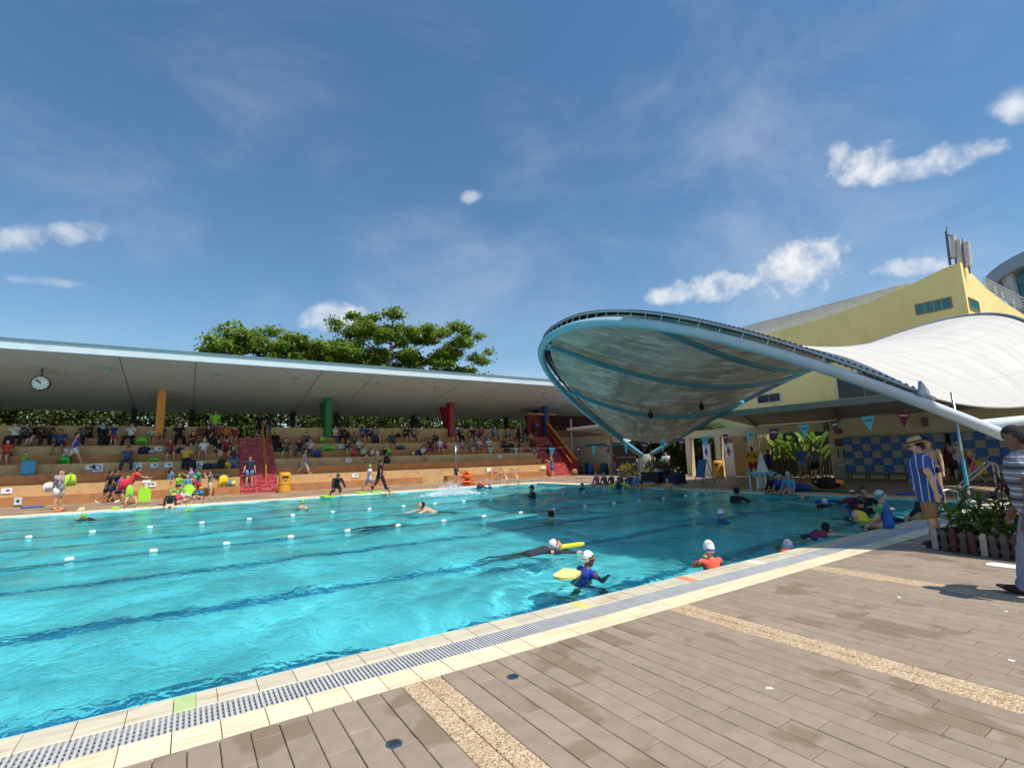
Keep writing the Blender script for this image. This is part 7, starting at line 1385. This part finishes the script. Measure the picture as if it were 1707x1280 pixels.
p = gp(1396, 839, WZ); tag(MB().tube(smooth_interp([(-.1, .55, .03), (0, .2, .05), (.03, -.2, .05), (-.05, -.6, .02)], 5), .035, 9).build('pool_noodle', mat('noodle_blue', (36, 62, 170), .7), None, True, p), 'blue foam noodle floating in front of the speckled cap', 'noodle')
sw(1437, 856, 827, 1.68, 'point', 20, ('rash', (20, 20, 24)), tk, ('cap', (22, 22, 26)), 2, 'instructor in black with a black cap reaching to a board', arms=((60, 20, 20, 0), (70, 6, 10, 0)), detail=1)
sw(1443, 846, 812, 1.7, 'tread', 200, ('rash', (24, 24, 28)), tk, ('short', (24, 20, 20)), 2, 'second figure in black behind the reaching instructor', fem=True)
sw(1424, 845, 815.5, 1.2, 'tread', 30, ('rash', (120, 40, 70)), tk, ('cap', RD, WH, .2, .5), 1, 'child in a red cap beside the two figures in black')
kick((206, 196, 150), gp(1467, 848, WZ)+Vector((0, 0, .02)), (.05, 0, .6), 'pale kickboard under the reaching instructor', .55, .35)
sw(1424, 868, 851, 1.2, 'swim', 250, ('rash', NV), tk, ('cap', (40, 78, 176)), 1, 'child in a royal blue cap behind a yellow kickboard')
kick((232, 194, 50), gp(1433, 866, WZ)+Vector((-.1, -.05, .09)), (.55, .1, -.9), 'yellow kickboard with red print held by the blue capped child', .36, .28)
sw(1455, 879.5, 862.5, 1.3, 'prone', 30, ('rash', (60, 60, 66)), tk, ('cap', (226, 190, 40), (50, 44, 30), -.35, -.2), 2, 'swimmer in a yellow cap with a dark band by the near edge')
sw(1483, 866, 846.5, 1.3, 'swim', -10, ('rash', (26, 40, 62)), tk, ('cap', (130, 150, 156), (40, 90, 110), 0, .3), 2, 'swimmer in a marbled teal cap holding the near edge')
sw(1379, 893, 871, 1.45, 'prone', -8, ('swimsuit', (110, 40, 70)), tk, ('short', (20, 18, 18)), 1, 'dark haired girl in maroon lying along the near edge', fem=True, head=(15, 0))
sw(1314, 913, 899, 1.3, 'prone', 20, ('rash', (206, 90, 70)), tk, ('cap', WH, (190, 196, 216), .0, .2), 1, 'swimmer in a white cap touching the near coping', detail=1, head=(5, 0))
o = sw(1184, 944, 901.5, 1.32, 'tread', 70, ('rashs', (240, 92, 66)), tk, ('cap', (232, 232, 232), (60, 84, 170), -.42, -.2), 1, 'girl in a coral top and white cap with hands on the coping', fem=True, detail=1, arms=((55, 20, 55, 25), (60, 8, 30, 10)), lean=6, head=(0, -15))
sw(926, 919, 897, 1.35, 'prone', -16, ('rash', (40, 44, 60)), ('trunks', BK), ('cap', (234, 234, 232)), 1, 'swimmer in a white cap gliding with yellow fins forward', detail=1, head=(62, 0), goggles=(30, 30, 34))
kick((230, 212, 60), gp(952, 914, WZ)+Vector((0, 0, .05)), (.05, .1, -1.85), 'slim yellow board in front of the gliding swimmer', .5, .13)
sw(982, 957, 919, 1.4, 'tread', -5, ('rashs', (36, 60, 150)), tk, ('cap', (240, 240, 238)), 3, 'smiling boy in a blue rash guard and white cap with goggles', detail=1, arms=((16, 8, 80, 40), (46, 40, 50, 10)), head=(4, -30), goggles=(214, 110, 50))
kick((240, 222, 130), gp(946, 961, WZ)+Vector((0, 0, .03)), (.0, .02, 2.1), 'pale yellow kickboard held by the smiling boy', .5, .3)
sw(612, 879, 877, 1.6, 'prone', 205, ('rash', (50, 64, 70)), ('trunks', BK), sh, 2, 'swimmer gliding just under the surface in the middle lane')
# ---- the two men at the right
hat_shirt = stripe('striped_polo', (54, 82, 142), [((206, 206, 226), .085, .011, 0)], 'Y', .085, .01, .02)
o = person('man in a straw hat and blue striped polo looking down at the pool', gp(1561, 911), 100, 1.63, 'stand', ('polo', hat_shirt, (24, 32, 70)), ('bermuda', (150, 112, 76)), ('hat', (196, 154, 104), (30, 26, 24)), 1, fat=1.3, detail=2, lean=5, hem=-.125, head=(-16, 0), arms=((-8, 10, 12, 2), (-26, 8, 16, 2)), group='men standing at the right', shoes=(60, 50, 44))
hc = Vector(o['_hc'])
sg = MB(); RH = Matrix.Rotation(R(-16), 3, 'X')
for s in (1, -1): sg.ell(hc+RH @ Vector((s*.031, .088, .008)), (.026, .01, .018), 12, 8, RH); sg.tube([hc+RH @ Vector((s*.052, .08, .012)), hc+RH @ Vector((s*.08, -.01, .01))], .004, 5)
sg.build('sunglasses', mat('sunglass', (14, 14, 16), .15), o, True); MB().tube(smooth_interp([hc+Vector((-.082, .004, -.02)), hc+Vector((-.085, .02, -.1)), hc+Vector((-.07, .06, -.2)), hc+Vector((-.03, .1, -.3))], 5), .0025, 5).build('earphone_cord', cloth(WH), o)
man_shirt = stripe('grey_stripes', (118, 122, 132), [((196, 200, 214), .155, .016, 0), ((58, 62, 78), .155, .03, .06), ((190, 194, 208), .155, .014, .1)], 'Z', .15, .02)
o = person('man in a striped grey polo striding in from the right edge', gp(1759, 1002), 98, 1.7, 'walk', ('polo', man_shirt, (150, 156, 170)), ('trousers', (128, 136, 158)), ('short', (18, 16, 16)), 3, fat=1.15, detail=2, lean=6, head=(-14, 0), legs=((16, 6, 3), (-12, 14, 3)), arms=((8, 9, 14, 4), (-6, 8, 16, 4)), group='men standing at the right', shoes=(64, 26, 28))
for o in list(S.objects):
    for k in ('_hc', '_J', '_r'):
        if k in o: del o[k]
# towel held by the girl
p = tr(42, 2, .3); t = thing('towel', 'blue towel held open by the girl in lime', 'towel', p+Vector((.18, -.22, .28))); q = MB()
q.add([(-.25+.5*i/8, .03*math.sin(i*1.1), -.28+.7*j/5) for j in range(6) for i in range(9)], [(j*9+i, j*9+i+1, (j+1)*9+i+1, (j+1)*9+i) for j in range(5) for i in range(8)]); o = q.build('cloth', cloth((70, 150, 190)), t, True); s_ = o.modifiers.new('thick', 'SOLIDIFY'); s_.thickness = .012
# unseen blocker on poles, added and shaped to shade planter and pool end

blocker = struct(MB().prism([(8.75, 4.9), (8.7, .3), (9.3, -1.6), (10.4, -2.9), (10.9, -3.7), (10.9, -10), (17, -10), (16.6, -3), (16, 1), (14.3, 3.6), (12.4, 5.0)], 'z', 14, 14.05).build('added_shade_blocker', mat('blocker_cloth', (210, 206, 196), .7)))
for x, y in ((12.5, -6.), (14.5, -9.)): MB().tube([(x, y, 0), (x, y, 14)], [.16, .11], 10).build('mast', galv, blocker)  # added poles under the unseen blocker
